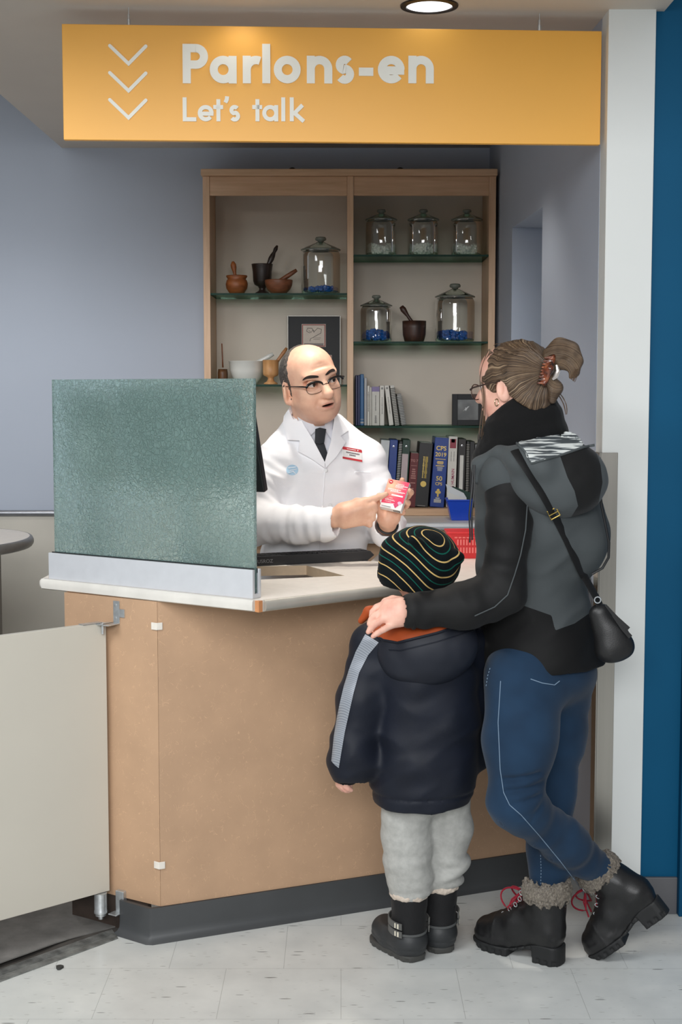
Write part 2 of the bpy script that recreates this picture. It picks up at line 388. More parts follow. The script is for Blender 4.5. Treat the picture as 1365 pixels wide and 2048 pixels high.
# ================================================================ service counter
def mdf(name, c):
    m = N(name); co = m.coords('Object'); nz = m.noise(co, 9, 3); fine = m.noise(co, 260, 2)
    col = m.ramp(nz, [(0.3, lin([x*0.97 for x in c])), (0.7, lin([min(255, x*1.02) for x in c]))])
    v = m.n('TexVoronoi', {'feature': 'DISTANCE_TO_EDGE'}); wv = m.n('VectorMath', {'operation': 'ADD'})
    nn = m.n('TexNoise'); m.set(nn.inputs['Vector'], co); nn.inputs['Scale'].default_value = 14
    m.set(wv.inputs[0], m.coords('Object', (14, 14, 10))); m.set(wv.inputs[1], nn.outputs['Color']); m.set(v.inputs['Vector'], wv); v.inputs['Scale'].default_value = 5.0
    fib = m.math('MULTIPLY', m.math('LESS_THAN', v.outputs['Distance'], 0.018), m.math('GREATER_THAN', m.noise(co, 52, 2), 0.57))
    col = m.mix(m.math('MULTIPLY', fib, 0.40), col, lin([min(255, x*1.22) for x in c]))
    col = m.mix(m.math('MULTIPLY', m.math('GREATER_THAN', fine, 0.70), 0.16), col, lin([x*0.7 for x in c]))
    m.bsdf(Base_Color=col, Roughness=0.62); return m.m
M_MDF = mdf('mdf_board', (186, 152, 122))
M_LAM = flat('cream_laminate', (226, 219, 210), 0.4, var=0.03, vs=40)
M_LAMG = flat('pale_grey_laminate', (222, 219, 212), 0.42, var=0.05, vs=12)
M_EDGE = flat('grey_edge_trim', (196, 192, 182), 0.32, 0.35, var=0.06, vs=10)
M_RAW = mdf('raw_chipboard', (205, 140, 92))
cb = thing('counter_base', 'fibreboard base of the service counter with dark kick board', 'counter', (-0.1, 4.1, 0))
C0 = np.array([-0.503, 3.850]); DL = unit([-0.85, 0.53]); DR = unit([1.0, 0.434])
L1 = C0+DL*0.34; R1 = C0+DR*((0.712+0.503)/DR[0])
inn = lambda d, t: np.array([-d[1], d[0]])*t if (-d[1]*0+d[0]) > 0 else np.array([d[1], -d[0]])*t
nL = np.array([0.53, 0.85]); nR = np.array([-DR[1], DR[0]])
Cin = C0+np.array([0.005, 0.0195])
mb = MB(); mb.prism([C0, L1, L1+nL*0.018, Cin], 0.098, 0.954); mb.build('left_panel', M_MDF, cb)
mb = MB(); mb.prism([C0+DR*0.0008, R1, R1+nR*0.018, Cin+DR*.002], 0.098, 0.954); mb.build('front_panel', M_MDF, cb)
mb = MB(); mb.prism([R1, (0.727, R1[1]+0.008), (0.726, R1[1]+0.028), R1+nR*0.018], 0.0, 0.954); mb.build('filler_panel', flat('brown_filler', (104, 90, 78), 0.5), cb)
kc = np.array([-0.529, 3.832]); kl = kc+unit([-0.80, 0.57])*0.118; kr = kc+DR*1.355
def sweep(mb, path, prof, M=None, closed_prof=True):
    n = len(path); P = [np.array(p, float) for p in path]; k = len(prof); vs = []; fs = []
    for i in range(n):
        d1 = unit(P[i]-P[i-1]) if i else unit(P[1]-P[0]); d2 = unit(P[i+1]-P[i]) if i < n-1 else d1
        n1 = np.array([d1[1], -d1[0]]); n2 = np.array([d2[1], -d2[0]]); m = unit(n1+n2); m = m/max(.4, np.dot(m, n1))
        for o, z in prof: q = P[i]+m*o; vs.append((q[0], q[1], z))
    for i in range(n-1):
        for j in range(k if closed_prof else k-1):
            a = i*k+j; b = i*k+(j+1) % k; fs.append((a, b, b+k, a+k))
    fs.append(tuple(range(k))); fs.append(tuple(range((n-1)*k, n*k))[::-1])
    return mb.add(vs, fs)
cove = [(-0.012, 0.0), (0.018, 0.0), (0.014, 0.004), (0.006, 0.010), (0.001, 0.020), (0.0, 0.035), (0.0, 0.097), (-0.012, 0.097)]
kcv = [kl+np.array([0.004, 0.012]), kl, kl+(kc-kl)*0.5, kc+unit(kl-kc)*0.006, kc+DR*0.006, kc+DR*0.4, kr]
mb = MB(); sweep(mb, kcv, cove); mb.build('kick_board', M_BASE2, cb, smooth=True)
mb = MB(); q0 = C0+DL*0.05+nL*0.006; q1 = C0+DL*0.335+nL*0.006
mb.prism([q0, q1, q1+nL*0.015, q0+nL*0.015], 0.0, 0.0975); mb.build('bare_kick_panel', flat('bare_dark_board', (66, 55, 48), 0.6, var=0.2, vs=20), cb)
for zz in (0.886, 0.215):
    mb = MB(); Mk = frame((1, 0, 0), (0, 1, 0), (0, 0, 1), (C0[0]-0.002, C0[1]-0.002, zz))
    mb.prism([(-0.016, 0.0085), (0, -0.004), (0.016, 0.004), (0.016, 0.008), (0, 0.001), (-0.014, 0.012)], -0.010, 0.010, Mk)
    mb.build('corner_pad', flat('white_pad', (232, 226, 216), 0.5), cb, bevel=0.001)
# worktop
ct = thing('countertop', 'cream laminate countertop with grey metal front edge and a square cut-out', 'countertop', (0, 4.2, 0.955))
ft = [(-0.868, 4.10), (-0.212, 3.663), (-0.045, 3.801), (0.128, 3.941), (0.235, 3.995), (0.736, 4.182)]
outer = ft+[(0.724, 4.45), (0.711, 4.74), (0.13, 4.74), (0.095, 4.515), (-0.86, 4.515)]
hole = [(-0.40, 4.36), (-0.108, 4.405), (0.011, 4.158), (-0.30, 4.05)]   # clockwise
b0 = outer.index((-0.86, 4.515))
loop = outer+[outer[0]]
ring = outer[:b0+1]+[hole[0], hole[1], hole[2], hole[3], hole[0]]
mb = MB(); n = len(ring)
# top and bottom as bridged n-gons, walls for the outer rim and the cut-out
o_n = len(outer); h_n = 4
vs = [(x, y, z) for z in (0.955, 0.985) for x, y in outer+hole]
T = o_n+h_n
mb.add(vs, [])
bm_t = bmesh.new(); vv = [bm_t.verts.new(p) for p in vs[T:]]
ed = [bm_t.edges.new((vv[i], vv[(i+1) % o_n])) for i in range(o_n)]+[bm_t.edges.new((vv[o_n+i], vv[o_n+(i+1) % 4])) for i in range(4)]
bmesh.ops.triangle_fill(bm_t, use_beauty=True, use_dissolve=False, edges=ed); bm_t.verts.index_update()
tris = [[v.index for v in f.verts] for f in bm_t.faces]; bm_t.free()
for t in tris: mb.f.append([T+i for i in t]); mb.mi.append(0); mb.f.append([i for i in t][::-1]); mb.mi.append(0)
for i in range(o_n): j = (i+1) % o_n; mb.f.append([i, j, T+j, T+i]); mb.mi.append(0)
for i in range(4): a = o_n+i; b = o_n+(i+1) % 4; mb.f.append([a, b, T+b, T+a]); mb.mi.append(1)
mb.build('slab', [M_LAM, flat('cutout_wood', (222, 198, 168), 0.6)], ct)
bull = [(-0.001, 0.9555)]+[(0.013*math.cos(a), 0.970+0.0155*math.sin(a)) for a in np.linspace(-math.pi/2, math.pi/2, 11)]+[(-0.001, 0.9855)]
path = [(-0.202, 3.671), (-0.125, 3.735), (-0.045, 3.801), (0.04, 3.870), (0.128, 3.941), (0.18, 3.970), (0.235, 3.995), (0.4, 4.057), (0.733, 4.180)]
mb = MB(); sweep(mb, path, bull); mb.build('metal_edge', M_EDGE, ct, smooth=True)
mb = MB(); sweep(mb, [(-0.868+.004, 4.10-.003), (-0.225, 3.6717)], [(-.001, 0.9552), (0.006, 0.9552), (0.010, 0.958), (0.011, 0.970), (0.010, 0.981), (0.006, 0.9852), (-.001, 0.9852)])
mb.build('laminate_edge', M_LAMG, ct, smooth=True)
mb = MB(); mb.prism([(-0.224, 3.662), (-0.213, 3.651), (-0.204, 3.662), (-0.212, 3.668)], 0.9553, 0.9850); mb.build('chipped_corner', M_RAW, ct)
mb = MB(); mb.lathe([(0, 0.9552), (0.010, 0.9565), (0.015, 0.962), (0.016, 0.970), (0.015, 0.978), (0.010, 0.9838), (0, 0.9852)], 16, Matrix.Translation((-0.862, 4.104, 0)))
mb.build('rounded_end', M_LAMG, ct, smooth=True)
# glass screen in an aluminium channel
gs = thing('glass_screen', 'textured aqua glass screen in an aluminium channel on the left of the countertop', 'glass screen', (-0.54, 3.9, 0.985))
g0 = np.array([-0.848, 4.091]); g1 = np.array([-0.2315, 3.690]); gd = unit(g1-g0); gn = np.array([-gd[1], gd[0]]); gl = np.linalg.norm(g1-g0)
MG = frame((gd[0], gd[1], 0), (gn[0], gn[1], 0), (0, 0, 1), (g0[0], g0[1], 0.985))
mb = MB(); mb.prism([(0, 0), (0.038, 0), (0.038, 0.076), (0.0285, 0.076), (0.0285, 0.012), (0.0105, 0.012), (0.0105, 0.076), (0, 0.076)], 0, gl, MG @ Matrix(((0, 0, 1, 0), (1, 0, 0, 0), (0, 1, 0, 0), (0, 0, 0, 1))))
mb.build('channel', M_ALU, gs, bevel=0.0012)
mb = MB(); mb.box((0.004, 0.0107, 0.066), (gl-0.004, 0.0133, 0.0785), MG); mb.box((0.004, 0.0257, 0.066), (gl-0.004, 0.0283, 0.0785), MG); mb.build('rubber_seal', M_BLACK, gs)
m = N('textured_aqua_glass'); co = m.coords('Object')
m.bsdf(Base_Color=lin((236, 253, 250)), Roughness=0.10, Transmission_Weight=1.0, IOR=1.15)
w1 = m.n('TexVoronoi', {'feature': 'DISTANCE_TO_EDGE'}); dd = m.n('VectorMath', {'operation': 'MULTIPLY_ADD'})
nn = m.n('TexNoise'); m.set(nn.inputs['Vector'], co); nn.inputs['Scale'].default_value = 45; m.set(dd.inputs[0], nn.outputs['Color']); dd.inputs[1].default_value = (0.04, 0.04, 0.04); m.set(dd.inputs[2], co)
m.set(w1.inputs['Vector'], dd); w1.inputs['Scale'].default_value = 80
h = m.math('ADD', m.math('MULTIPLY', m.math('MINIMUM', w1.outputs['Distance'], 0.12), 5.0), m.noise(co, 120, 3)); m.bump(h, 0.8, 0.005)
tl = m.n('BsdfTranslucent'); tl.inputs[0].default_value = lin((214, 248, 243)); df = m.n('BsdfDiffuse'); df.inputs[0].default_value = lin((200, 240, 235))
bn_ = m.p.inputs['Normal'].links[0].from_socket; m.t.links.new(bn_, tl.inputs['Normal']); m.t.links.new(bn_, df.inputs['Normal'])
ms = m.n('MixShader'); ms.inputs[0].default_value = 0.62; m.set(ms.inputs[1], tl); m.set(ms.inputs[2], df)
m2 = m.n('MixShader'); m2.inputs[0].default_value = 0.29; m.t.links.new(m.p.outputs[0], m2.inputs[1]); m.set(m2.inputs[2], ms); m.t.links.new(m2.outputs[0], m.out.inputs[0])
mb = MB(); mb.box((0.012, 0.0135, 0.014), (gl-0.004, 0.0255, 0.575), MG); mb.build('pane', m.m, gs, bevel=0.0012)
# half door with hinges
hd = thing('half_door', 'cream swing half door hinged to the left end of the counter', 'door', (-0.66, 3.925, 0.116))
h0 = np.array([-0.656, 3.925]); hdv = unit([-0.262, -0.235]); hn = np.array([-hdv[1], hdv[0]]); hn = hn if hn[1] > 0 else -hn
MH = frame((hdv[0], hdv[1], 0), (hn[0], hn[1], 0), (0, 0, 1), (h0[0], h0[1], 0.116))
mb = MB(); mb.box((0, 0, 0), (0.95, 0.020, 0.768), MH); mb.build('panel', flat('putty_laminate', (203, 198, 186), 0.45, var=0.012, vs=4), hd, bevel=0.0012)
hg = MB(); hp = C0+DL*0.145
Mb = frame((DL[0], DL[1], 0), (-nL[0], -nL[1], 0), (0, 0, 1), (hp[0], hp[1], 0.945))
hg.box((-0.012, 0, -0.062), (0.010, 0.003, 0.0), Mb); hg.box((-0.030, 0, -0.045), (-0.012, 0.003, -0.022), Mb); hg.box((-0.012, 0.0, -0.0645), (0.016, 0.048, -0.0615), Mb)
hg.box((0.010, 0.0, -0.0645), (0.034, 0.048, -0.0615), Mb)
hin = hg.build('top_hinge', M_CHROME, hd, bevel=0.0006)
mb = MB(); pc = Mb @ Vector((0.022, 0.034, -0.0645))
mb.lathe([(0, -0.004), (0.008, -0.004), (0.008, 0.0), (0.0045, 0.001), (0.0045, -0.001+0.0), (0.0045, -0.030), (0, -0.030)], 16, Matrix.Translation(pc+Vector((0, 0, 0.004)))); mb.build('pin', M_CHROME, hin, smooth=True)
for zz in (-0.012, -0.048):
    mb = MB(); pc2 = Mb @ Vector((0.001, 0.003, zz)); Ms = frame((DL[0], DL[1], 0), (0, 0, 1), (-nL[0], -nL[1], 0), pc2)
    mb.lathe([(0.0045, -0.001), (0.004, 0.001), (0, 0.0018)], 14, Ms); mb.build('screw', M_CHROME, hin, smooth=True)
mb = MB(); mb.prism([tuple((MH @ Vector((x, y, 0)))[:2]) for x, y in ((0.012, -0.002), (0.075, -0.002), (0.075, 0.022), (0.012, 0.022))], 0.8845, 0.8862); mb.build('hinge_plate', M_CHROME, hd)
lb = MB(); bx = MH @ Vector((0.028, 0.004, 0)); lb.lathe([(0, 0.050), (0.015, 0.050), (0.015, 0.056), (0.019, 0.058), (0.019, 0.064), (0.018, 0.066), (0.018, 0.115), (0, 0.115)], 20, Matrix.Translation((bx.x, bx.y, 0)))
lb.lathe([(0, 0.040), (0.007, 0.040), (0.007, 0.051), (0, 0.051)], 12, Matrix.Translation((bx.x, bx.y, 0)))
bh = lb.build('bottom_hinge', M_CHROME, hd, smooth=True)
mb = MB(); mq = C0+DL*0.128; Mb2 = frame((DL[0], DL[1], 0), (-nL[0], -nL[1], 0), (0, 0, 1), (mq[0], mq[1], 0.055))
mb.box((-0.004, -0.004, 0.0), (0.026, 0.012, 0.064), Mb2); mb.box((0.0, 0.010, 0.0), (0.03, 0.04, 0.004), Mb2); mb.build('hinge_bracket', M_CHROME, bh, bevel=0.002)
# small round-ended counter at the far left
sc = thing('side_counter', 'cream counter with a rounded end and grey edge at the far left', 'counter', (-1.5, 5.2, 0))
mb = MB(); ell = [(-1.47+0.31*math.cos(a), 5.22+0.40*math.sin(a)) for a in np.linspace(-math.pi/2, math.pi/2, 25)]
mb.prism(ell+[(-2.6, 5.62), (-2.6, 4.82)], 0.948, 0.985); mb.build('top', M_LAM, sc)
mb = MB(); sweep(mb, [(-2.6, 4.82)]+ell+[(-2.6, 5.62)], [(-.001, 0.9475)]+[(0.014*math.cos(a), 0.9665+0.019*math.sin(a)) for a in np.linspace(-math.pi/2, math.pi/2, 9)]+[(-.001, 0.9855)])
mb.build('edge_trim', flat('dark_grey_trim', (120, 119, 116), 0.35, 0.2), sc, smooth=True)
mb = MB(); mb.box((-2.5, 4.95, 0), (-1.325, 5.5, 0.948)); mb.build('base_panel', flat('taupe_panel', (112, 106, 98), 0.5), sc)
# ================================================================ bookcase and back counter
M_MAP = wood('maple', (222, 186, 152), (202, 164, 130), 2); M_MAPX = wood('maple_across', (218, 182, 148), (198, 160, 126), 0)
M_BACK = flat('beige_back_panel', (218, 207, 192), 0.6, var=0.02, vs=5)
bc = thing('bookcase', 'maple bookcase of two bays with glass shelves against the lavender wall', 'bookcase', (0.035, 6.15, 1.0))
XL, XR, YF, YB = -0.575, 0.645, 6.0, 6.285
def part(nm, lo, hi, mat, par, bev=0.0012): return MB().box(lo, hi).build(nm, mat, par, bevel=bev)
part('side_panel', (XL, YF, 1.0), (XL+0.028, YB, 2.414), M_MAP, bc); part('side_panel', (XR-0.028, YF, 1.0), (XR, YB, 2.414), M_MAP, bc)
part('divider', (0.026, YF-0.002, 1.03), (0.052, YB, 2.414), M_MAP, bc)
part('top_board', (XL-0.006, YF-0.022, 2.4145), (XR+0.004, YB, 2.442), M_MAPX, bc, 0.004)
part('header', (XL+0.0285, YF+0.004, 2.336), (0.0255, YF+0.022, 2.414), M_MAPX, bc); part('header', (0.0525, YF+0.004, 2.336), (XR-0.0285, YF+0.022, 2.414), M_MAPX, bc)
part('back_panel', (XL+0.0285, YB-0.006, 1.03), (XR-0.0285, YB, 2.41), M_BACK, bc)
part('bottom_board', (XL+0.0285, YF-0.004, 1.0005), (XR-0.0285, YB, 1.0295), M_MAPX, bc)
m = N('shelf_glass'); m.bsdf(Base_Color=lin((150, 205, 185)), Roughness=0.02, Transmission_Weight=1.0, IOR=1.3); M_SG = m.m
M_SG = thin_glass('green_shelf_glass', (0.55, 0.72, 0.64, 1), 0.02, 0.25); M_SGE = flat('shelf_glass_edge', (20, 58, 46), 0.5, var=0.1, spec=0.2)
ZS = {'a': 1.934, 'b': 1.553, 'c': 2.093, 'd': 1.733, 'e': 1.379}
for k, z in ZS.items():
    x0, x1 = (XL+0.029, 0.0255) if k in 'ab' else (0.0525, XR-0.029)
    mb = MB(); mb.box((x0, YF+0.002, z-0.008), (x1, YB-0.008, z)); mb.mi = [0, 0, 1, 1, 0, 1]; mb.build('glass_shelf', [M_SG, M_SGE], bc)
for px in (585, 801):
    q = PY(px, 337, 6.05); mb = MB(); mb.tube([(q[0]-0.022+0.044*t, 6.05, 2.4415+0.014*math.sin(math.pi*t)) for t in np.linspace(0, 1, 9)], 0.003, 8)
    tag(mb.build('cable_loop', M_BLACK, smooth=True), 'small black cable loop on top of the bookcase, '+('left' if px < 700 else 'right')+' one', 'cable')
bk = thing('back_counter', 'cream back counter with two metal edges under the bookcase', 'counter', (0.0, 5.95, 0))
part('top', (-0.62, 5.69, 0.968), (0.645, 6.283, 0.9995), M_LAM, bk, 0.002)
mb = MB(); mb.prism([(5.69, 0.9685)]+[(5.689-0.014*math.cos(a), 0.984+0.0155*math.sin(a)) for a in np.linspace(-math.pi/2, math.pi/2, 9)]+[(5.69, 0.9995)], -0.62, 0.665, Matrix(((0, 0, 1, 0), (1, 0, 0, 0), (0, 1, 0, 0), (0, 0, 0, 1))))
mb.build('metal_edge', M_ALU, bk, smooth=True)
mb = MB(); mb.prism([(5.655, 0.918)]+[(5.654-0.014*math.cos(a), 0.9345+0.0165*math.sin(a)) for a in np.linspace(-math.pi/2, math.pi/2, 9)]+[(5.70, 0.951), (5.70, 0.918)], -0.62, 0.665, Matrix(((0, 0, 1, 0), (1, 0, 0, 0), (0, 1, 0, 0), (0, 0, 0, 1))))
mb.build('metal_edge', M_ALU, bk, smooth=True)
part('front_panel', (-0.60, 5.71, 0.0), (0.655, 5.73, 0.968), M_MAPX, bk)
# ---------------------------------------------------------------- jars
M_JAR = thin_glass('jar_glass', (0.965, 0.975, 0.965, 1), 0.03, 1.0)
M_LID = thin_glass('lid_glass', (0.74, 0.78, 0.74, 1), 0.03, 1.2)
M_RIM = flat('jar_rim_glass', (122, 126, 116), 0.1, 0.0, var=0.1)
m = N('clear_bead'); m.bsdf(Base_Color=lin((226, 232, 220)), Roughness=0.08); m.p.inputs['Coat Weight'].default_value = 0.6; M_BC = m.m
m = N('blue_gem'); m.bsdf(Base_Color=lin((16, 84, 160)), Roughness=0.08, Coat_Weight=0.8); M_BB = m.m
def make_jar(nm, lab, r, h, bead, hb, nb, grp, seed):
    t = thing(nm, lab, 'jar', (0, 0, 0), 0, grp); rr = random.Random(seed)
    mb = MB(); mb.lathe([(0, 0.002), (r*.90, 0.002), (r*.97, 0.006), (r, 0.016), (r, h*.86), (r*.985, h*.93), (r*.93, h*.985), (r*.88, h), (r*.90, h*1.01), (r*.94, h*1.012)], 40)
    mb.build('glass_body', M_JAR, t, smooth='all', local=True)
    mb = MB(); mb.lathe([(r*.9, h*1.012), (r*1.01, h*1.014), (r*1.03, h*1.03), (r*1.0, h*1.045), (r*.9, h*1.046)], 40)
    ld = mb.build('lid', M_RIM, t, smooth='all', local=True)
    mb = MB(); dz = r*.42; mb.lathe([(r*1.0, h*1.046), (r*.85, h*1.05+dz*.16), (r*.55, h*1.05+dz*.46), (r*.30, h*1.05+dz*.70), (r*.17, h*1.05+dz*.86)], 40); mb.build('lid_dome', M_LID, ld, smooth='all', local=True)
    mb = MB(); z = h*1.05+dz*.82; mb.lathe([(r*.14, z), (r*.17, z+r*.06), (r*.27, z+r*.10), (r*.29, z+r*.17), (r*.24, z+r*.26), (r*.1, z+r*.28), (0, z+r*.28)], 24); mb.build('knob', M_RIM if True else M_LID, ld, smooth='all', local=True)
    mb = MB(); br = 0.0085
    for i in range(nb):
        for _ in range(20):
            a = rr.uniform(0, 6.283); q = (r-br*1.35)*math.sqrt(rr.uniform(0.25, 1)); z = br+0.003+(hb-br*1.6)*rr.random()*(0.85+0.15*math.sin(a*2+seed))
            break
        b = br*rr.uniform(.8, 1.15); Mx = Matrix.Translation((q*math.cos(a), q*math.sin(a), z)) @ Matrix.Rotation(rr.uniform(0, 6), 4, Vector((rr.random(), rr.random(), 1)).normalized())
        mb.lathe([(0, -b*.8), (b*.8, -b*.45), (b, 0.1*b), (b*.7, b*.6), (0, b*.8)], 7, Mx)
    o = mb.build('beads', bead, t, local=True); o['kind'] = 'stuff'
    return t
YJ = 6.10
def shelf_pos(px, z, Y=YJ): return (float(PY(px, proj((0, Y, z))[1], Y)[0]), Y, z)
jars = []
j1 = make_jar('glass_jar', 'small glass jar of clear beads, first from left on the top right shelf', 0.066, 0.150, M_BC, 0.054, 330, 'jars of clear beads', 1); j1.location = shelf_pos(763, ZS['c'])
dup(j1, shelf_pos(847, ZS['c']), 1.3, 'small glass jar of clear beads in the middle of the top right shelf'); dup(j1, shelf_pos(934, ZS['c']), 2.9, 'small glass jar of clear beads, nearest the right end of the top right shelf')
j2 = make_jar('glass_jar', 'large lidded glass jar with a little blue glass, right of the wooden mortars', 0.083, 0.182, M_BB, 0.032, 230, 'jars of blue glass', 4); j2.location = shelf_pos(642, ZS['a'])
j3 = make_jar('glass_jar', 'small lidded glass jar of blue glass left of the dark wooden mortar', 0.067, 0.150, M_BB, 0.052, 330, 'jars of blue glass', 5); j3.location = shelf_pos(753, ZS['d'])
j4 = make_jar('glass_jar', 'large lidded glass jar of blue glass right of the dark wooden mortar', 0.084, 0.186, M_BB, 0.048, 380, 'jars of blue glass', 6); j4.location = shelf_pos(910, ZS['d'])
# ---------------------------------------------------------------- mortars and pestles
def mortar(nm, lab, px, z, prof, mat, Y=6.08):
    mb = MB(); mb.lathe(prof, 40); o = mb.build(nm, mat, None, smooth='all'); o.location = shelf_pos(px, z, Y); return tag(o, lab, 'mortar', 'mortars on the bookcase')
def pestle(lab, p0, p1, radii, mat, Y0, Y1):
    a = PY(*p0, Y0); b = PY(*p1, Y1); mb = MB(); n = len(radii)
    mb.tube([a+(b-a)*t for t in np.linspace(0, 1, n)], radii, 14); o = mb.build('pestle', mat, None, smooth='all'); return tag(o, lab, 'pestle', 'pestles in the mortars')
M_W1 = wood('orange_wood', (168, 98, 50), (122, 66, 32), 0); M_W2 = flat('dark_stained_wood', (50, 38, 32), 0.35, var=0.25, vs=20); M_W3 = wood('brown_wood', (140, 84, 52), (98, 56, 34), 0)
M_W4 = wood('light_wood', (214, 162, 108), (188, 134, 84), 2); M_W5 = wood('rosewood', (74, 44, 30), (34, 24, 20), 2); M_POR = flat('white_porcelain', (226, 226, 220), 0.2, var=0.01, coat=0.4)
a, b = ZS['a'], ZS['b']
mortar('mortar', 'small round orange wooden mortar at the left end of the upper left shelf', 474, a, [(0, .001), (.026, .001), (.032, .006), (.044, .024), (.047, .042), (.043, .058), (.038, .064), (.045, .074), (.044, .079), (.038, .077), (.034, .05), (.02, .02), (0, .018)], M_W1)
pestle('small orange wooden pestle standing in the round mortar', (473, 566), (466, 523), [.010, .009, .008, .0065, .0085, .012, .012, .005], M_W1, 6.085, 6.09)
mortar('mortar', 'tall dark goblet mortar on the upper left shelf behind the wooden bowl', 525, a, [(0, .001), (.032, .001), (.034, .005), (.030, .010), (.016, .018), (.013, .026), (.018, .036), (.033, .044), (.039, .060), (.041, .10), (.045, .126), (.046, .131), (.040, .130), (.034, .08), (.02, .05), (0, .047)], M_W2, 6.13)
pestle('dark turned pestle leaning in the tall goblet mortar', (527, 552), (555, 491), [.012, .010, .009, .0085, .010, .0125, .011, .007, .009, .004], M_W2, 6.13, 6.14)
mortar('mortar', 'low wooden bowl mortar in front of the dark goblet', 558, a, [(0, .001), (.030, .001), (.034, .004), (.048, .018), (.056, .034), (.059, .054), (.058, .058), (.053, .057), (.045, .03), (.02, .012), (0, .01)], M_W3, 6.05)
pestle('plain wooden pestle lying across the low bowl mortar', (545, 572), (594, 540), [.008, .009, .0095, .0095, .0095, .009, .007], M_W3, 6.05, 6.05)
mortar('mortar', 'dark rosewood cup mortar between two jars of blue glass', 829, ZS['d'], [(0, .001), (.038, .001), (.042, .005), (.048, .03), (.050, .06), (.0505, .088), (.045, .087), (.036, .04), (0, .03)], M_W5, 6.06)
pestle('dark knobbed pestle leaning left in the rosewood cup mortar', (833, 656), (803, 613), [.010, .009, .008, .007, .007, .010, .013, .009], M_W5, 6.06, 6.07)
mortar('mortar', 'tiny dark wooden cup mortar at the left end of the lower left shelf', 446, b, [(0, .001), (.012, .001), (.018, .008), (.0215, .03), (.0215, .05), (.0195, .066), (.017, .065), (.01, .03), (0, .03)], wood('olive_wood', (126, 84, 50), (70, 46, 26), 2))
pestle('thin wooden stick pestle in the tiny cup mortar', (446, 735), (444, 687), [.0035, .003, .003, .0025], M_W3, 6.08, 6.08)
mortar('mortar', 'white porcelain bowl mortar on the lower left shelf', 494, b, [(0, .001), (.04, .001), (.044, .005), (.062, .03), (.072, .06), (.076, .098), (.079, .100), (.073, .099), (.064, .05), (.03, .02), (0, .018)], M_POR, 6.09)
pestle('white porcelain pestle leaning in the white bowl mortar', (490, 738), (547, 708), [.014, .012, .010, .0095, .0095, .010, .008], M_POR, 6.09, 6.10)
mortar('mortar', 'light wooden goblet mortar beside the white porcelain bowl', 542, b, [(0, .001), (.029, .001), (.030, .006), (.016, .014), (.012, .024), (.014, .031), (.030, .038), (.033, .045), (.034, .103), (.029, .102), (.025, .06), (0, .05)], M_W4, 6.03)
pestle('wooden pestle leaning behind the pharmacist in the goblet mortar', (541, 742), (574, 696), [.008, .008, .0075, .007, .008, .006], wood('tan_wood', (176, 122, 76), (150, 98, 58), 2), 6.03, 6.04)
# ---------------------------------------------------------------- framed things
M_SIL = flat('silver_frame', (150, 147, 140), 0.4, 0.6, var=0.05); M_BLK = flat('black_matte', (26, 27, 30), 0.6, var=0.05)
af = thing('award_frame', 'silver framed black award with a cream plate behind the pharmacist\'s head', 'framed award', (0.0, 6.22, ZS['b']))
fx0 = PY(575, 640, 6.22)[0]; fx1 = PY(682, 640, 6.22)[0]; fz0 = ZS['b']+.0008; fz1 = PY(600, 631, 6.22)[2]
def fr(par, x0, x1, z0, z1, y, w, d, mat, nm='frame'):
    mb = MB(); mb.box((x0, y, z0), (x0+w, y+d, z1)); mb.box((x1-w, y, z0), (x1, y+d, z1)); mb.box((x0+w, y, z0), (x1-w, y+d, z0+w)); mb.box((x0+w, y, z1-w), (x1-w, y+d, z1)); return mb.build(nm, mat, par, bevel=0.001)
fr(af, fx0, fx1, fz0, fz1, 6.215, 0.0045, 0.022, M_SIL)
MB().box((fx0+0.0045, 6.222, fz0+0.0045), (fx1-0.0045, 6.230, fz1-0.0045)).build('mat', M_BLK, af)
M_RED = flat('award_red', (150, 44, 44), 0.5); M_CRM = flat('award_cream', (200, 186, 172), 0.5); M_INK = flat('dark_ink', (50, 46, 44), 0.6); M_SLV = flat('silver_ink', (122, 112, 106), 0.5)
def plate(x0, x1, y0, y1):
    a = PY(x0, y1, 6.22); b = PY(x1, y0, 6.22)
    pl = MB().box((a[0], 6.219, a[2]), (b[0], 6.2225, b[2])).build('plate', M_CRM, af)
    fr(pl, a[0]+.002, b[0]-.002, a[2]+.002, b[2]-.002, 6.2180, 0.0035, 0.003, M_RED, 'plate_border'); return pl, a, b
pl, a, b = plate(604, 652, 648, 694)
Mp = frame((1, 0, 0), (0, 0, 1), (0, -1, 0), ((a[0]+b[0])/2, 6.2188, (a[2]+b[2])/2)); u = (b[0]-a[0])
mb = MB(); ribbon(mb, [(-.16*u, .10*u), (-.30*u, .18*u), (-.26*u, .30*u), (-.08*u, .30*u), (.02*u, .16*u), (.16*u, .30*u), (.32*u, .26*u), (.30*u, .10*u), (.08*u, -.02*u), (-.14*u, -.14*u), (-.16*u, -.24*u)], .018*u, Mp, .0004)
ribbon(mb, [(-.22*u, .24*u), (-.12*u, .12*u), (-.04*u, .22*u), (.02*u, .10*u)], .012*u, Mp, .0004); ribbon(mb, [(-.02*u, -.1*u), (.3*u, -.1*u)], .012*u, Mp, .0003); ribbon(mb, [(-.02*u, -.16*u), (.26*u, -.16*u)], .012*u, Mp, .0003)
mb.build('emblem', M_INK, pl); MB().box((a[0]+.010, 6.2182, a[2]+.006), (b[0]-.010, 6.2189, a[2]+.016)).build('caption_bar', M_SLV, pl)
plate(614, 664, 710, 732)
pf = thing('photo_frame', 'small black framed grey photograph on the shelf right of the white books', 'picture frame', (0, 6.1, ZS['e']))
x0 = PY(905, 800, 6.1)[0]; x1 = PY(968, 800, 6.1)[0]; z1 = PY(930, 788, 6.1)[2]; z0 = ZS['e']+.0008
fr(pf, x0, x1, z0, z1, 6.09, 0.023, 0.025, M_BLK)
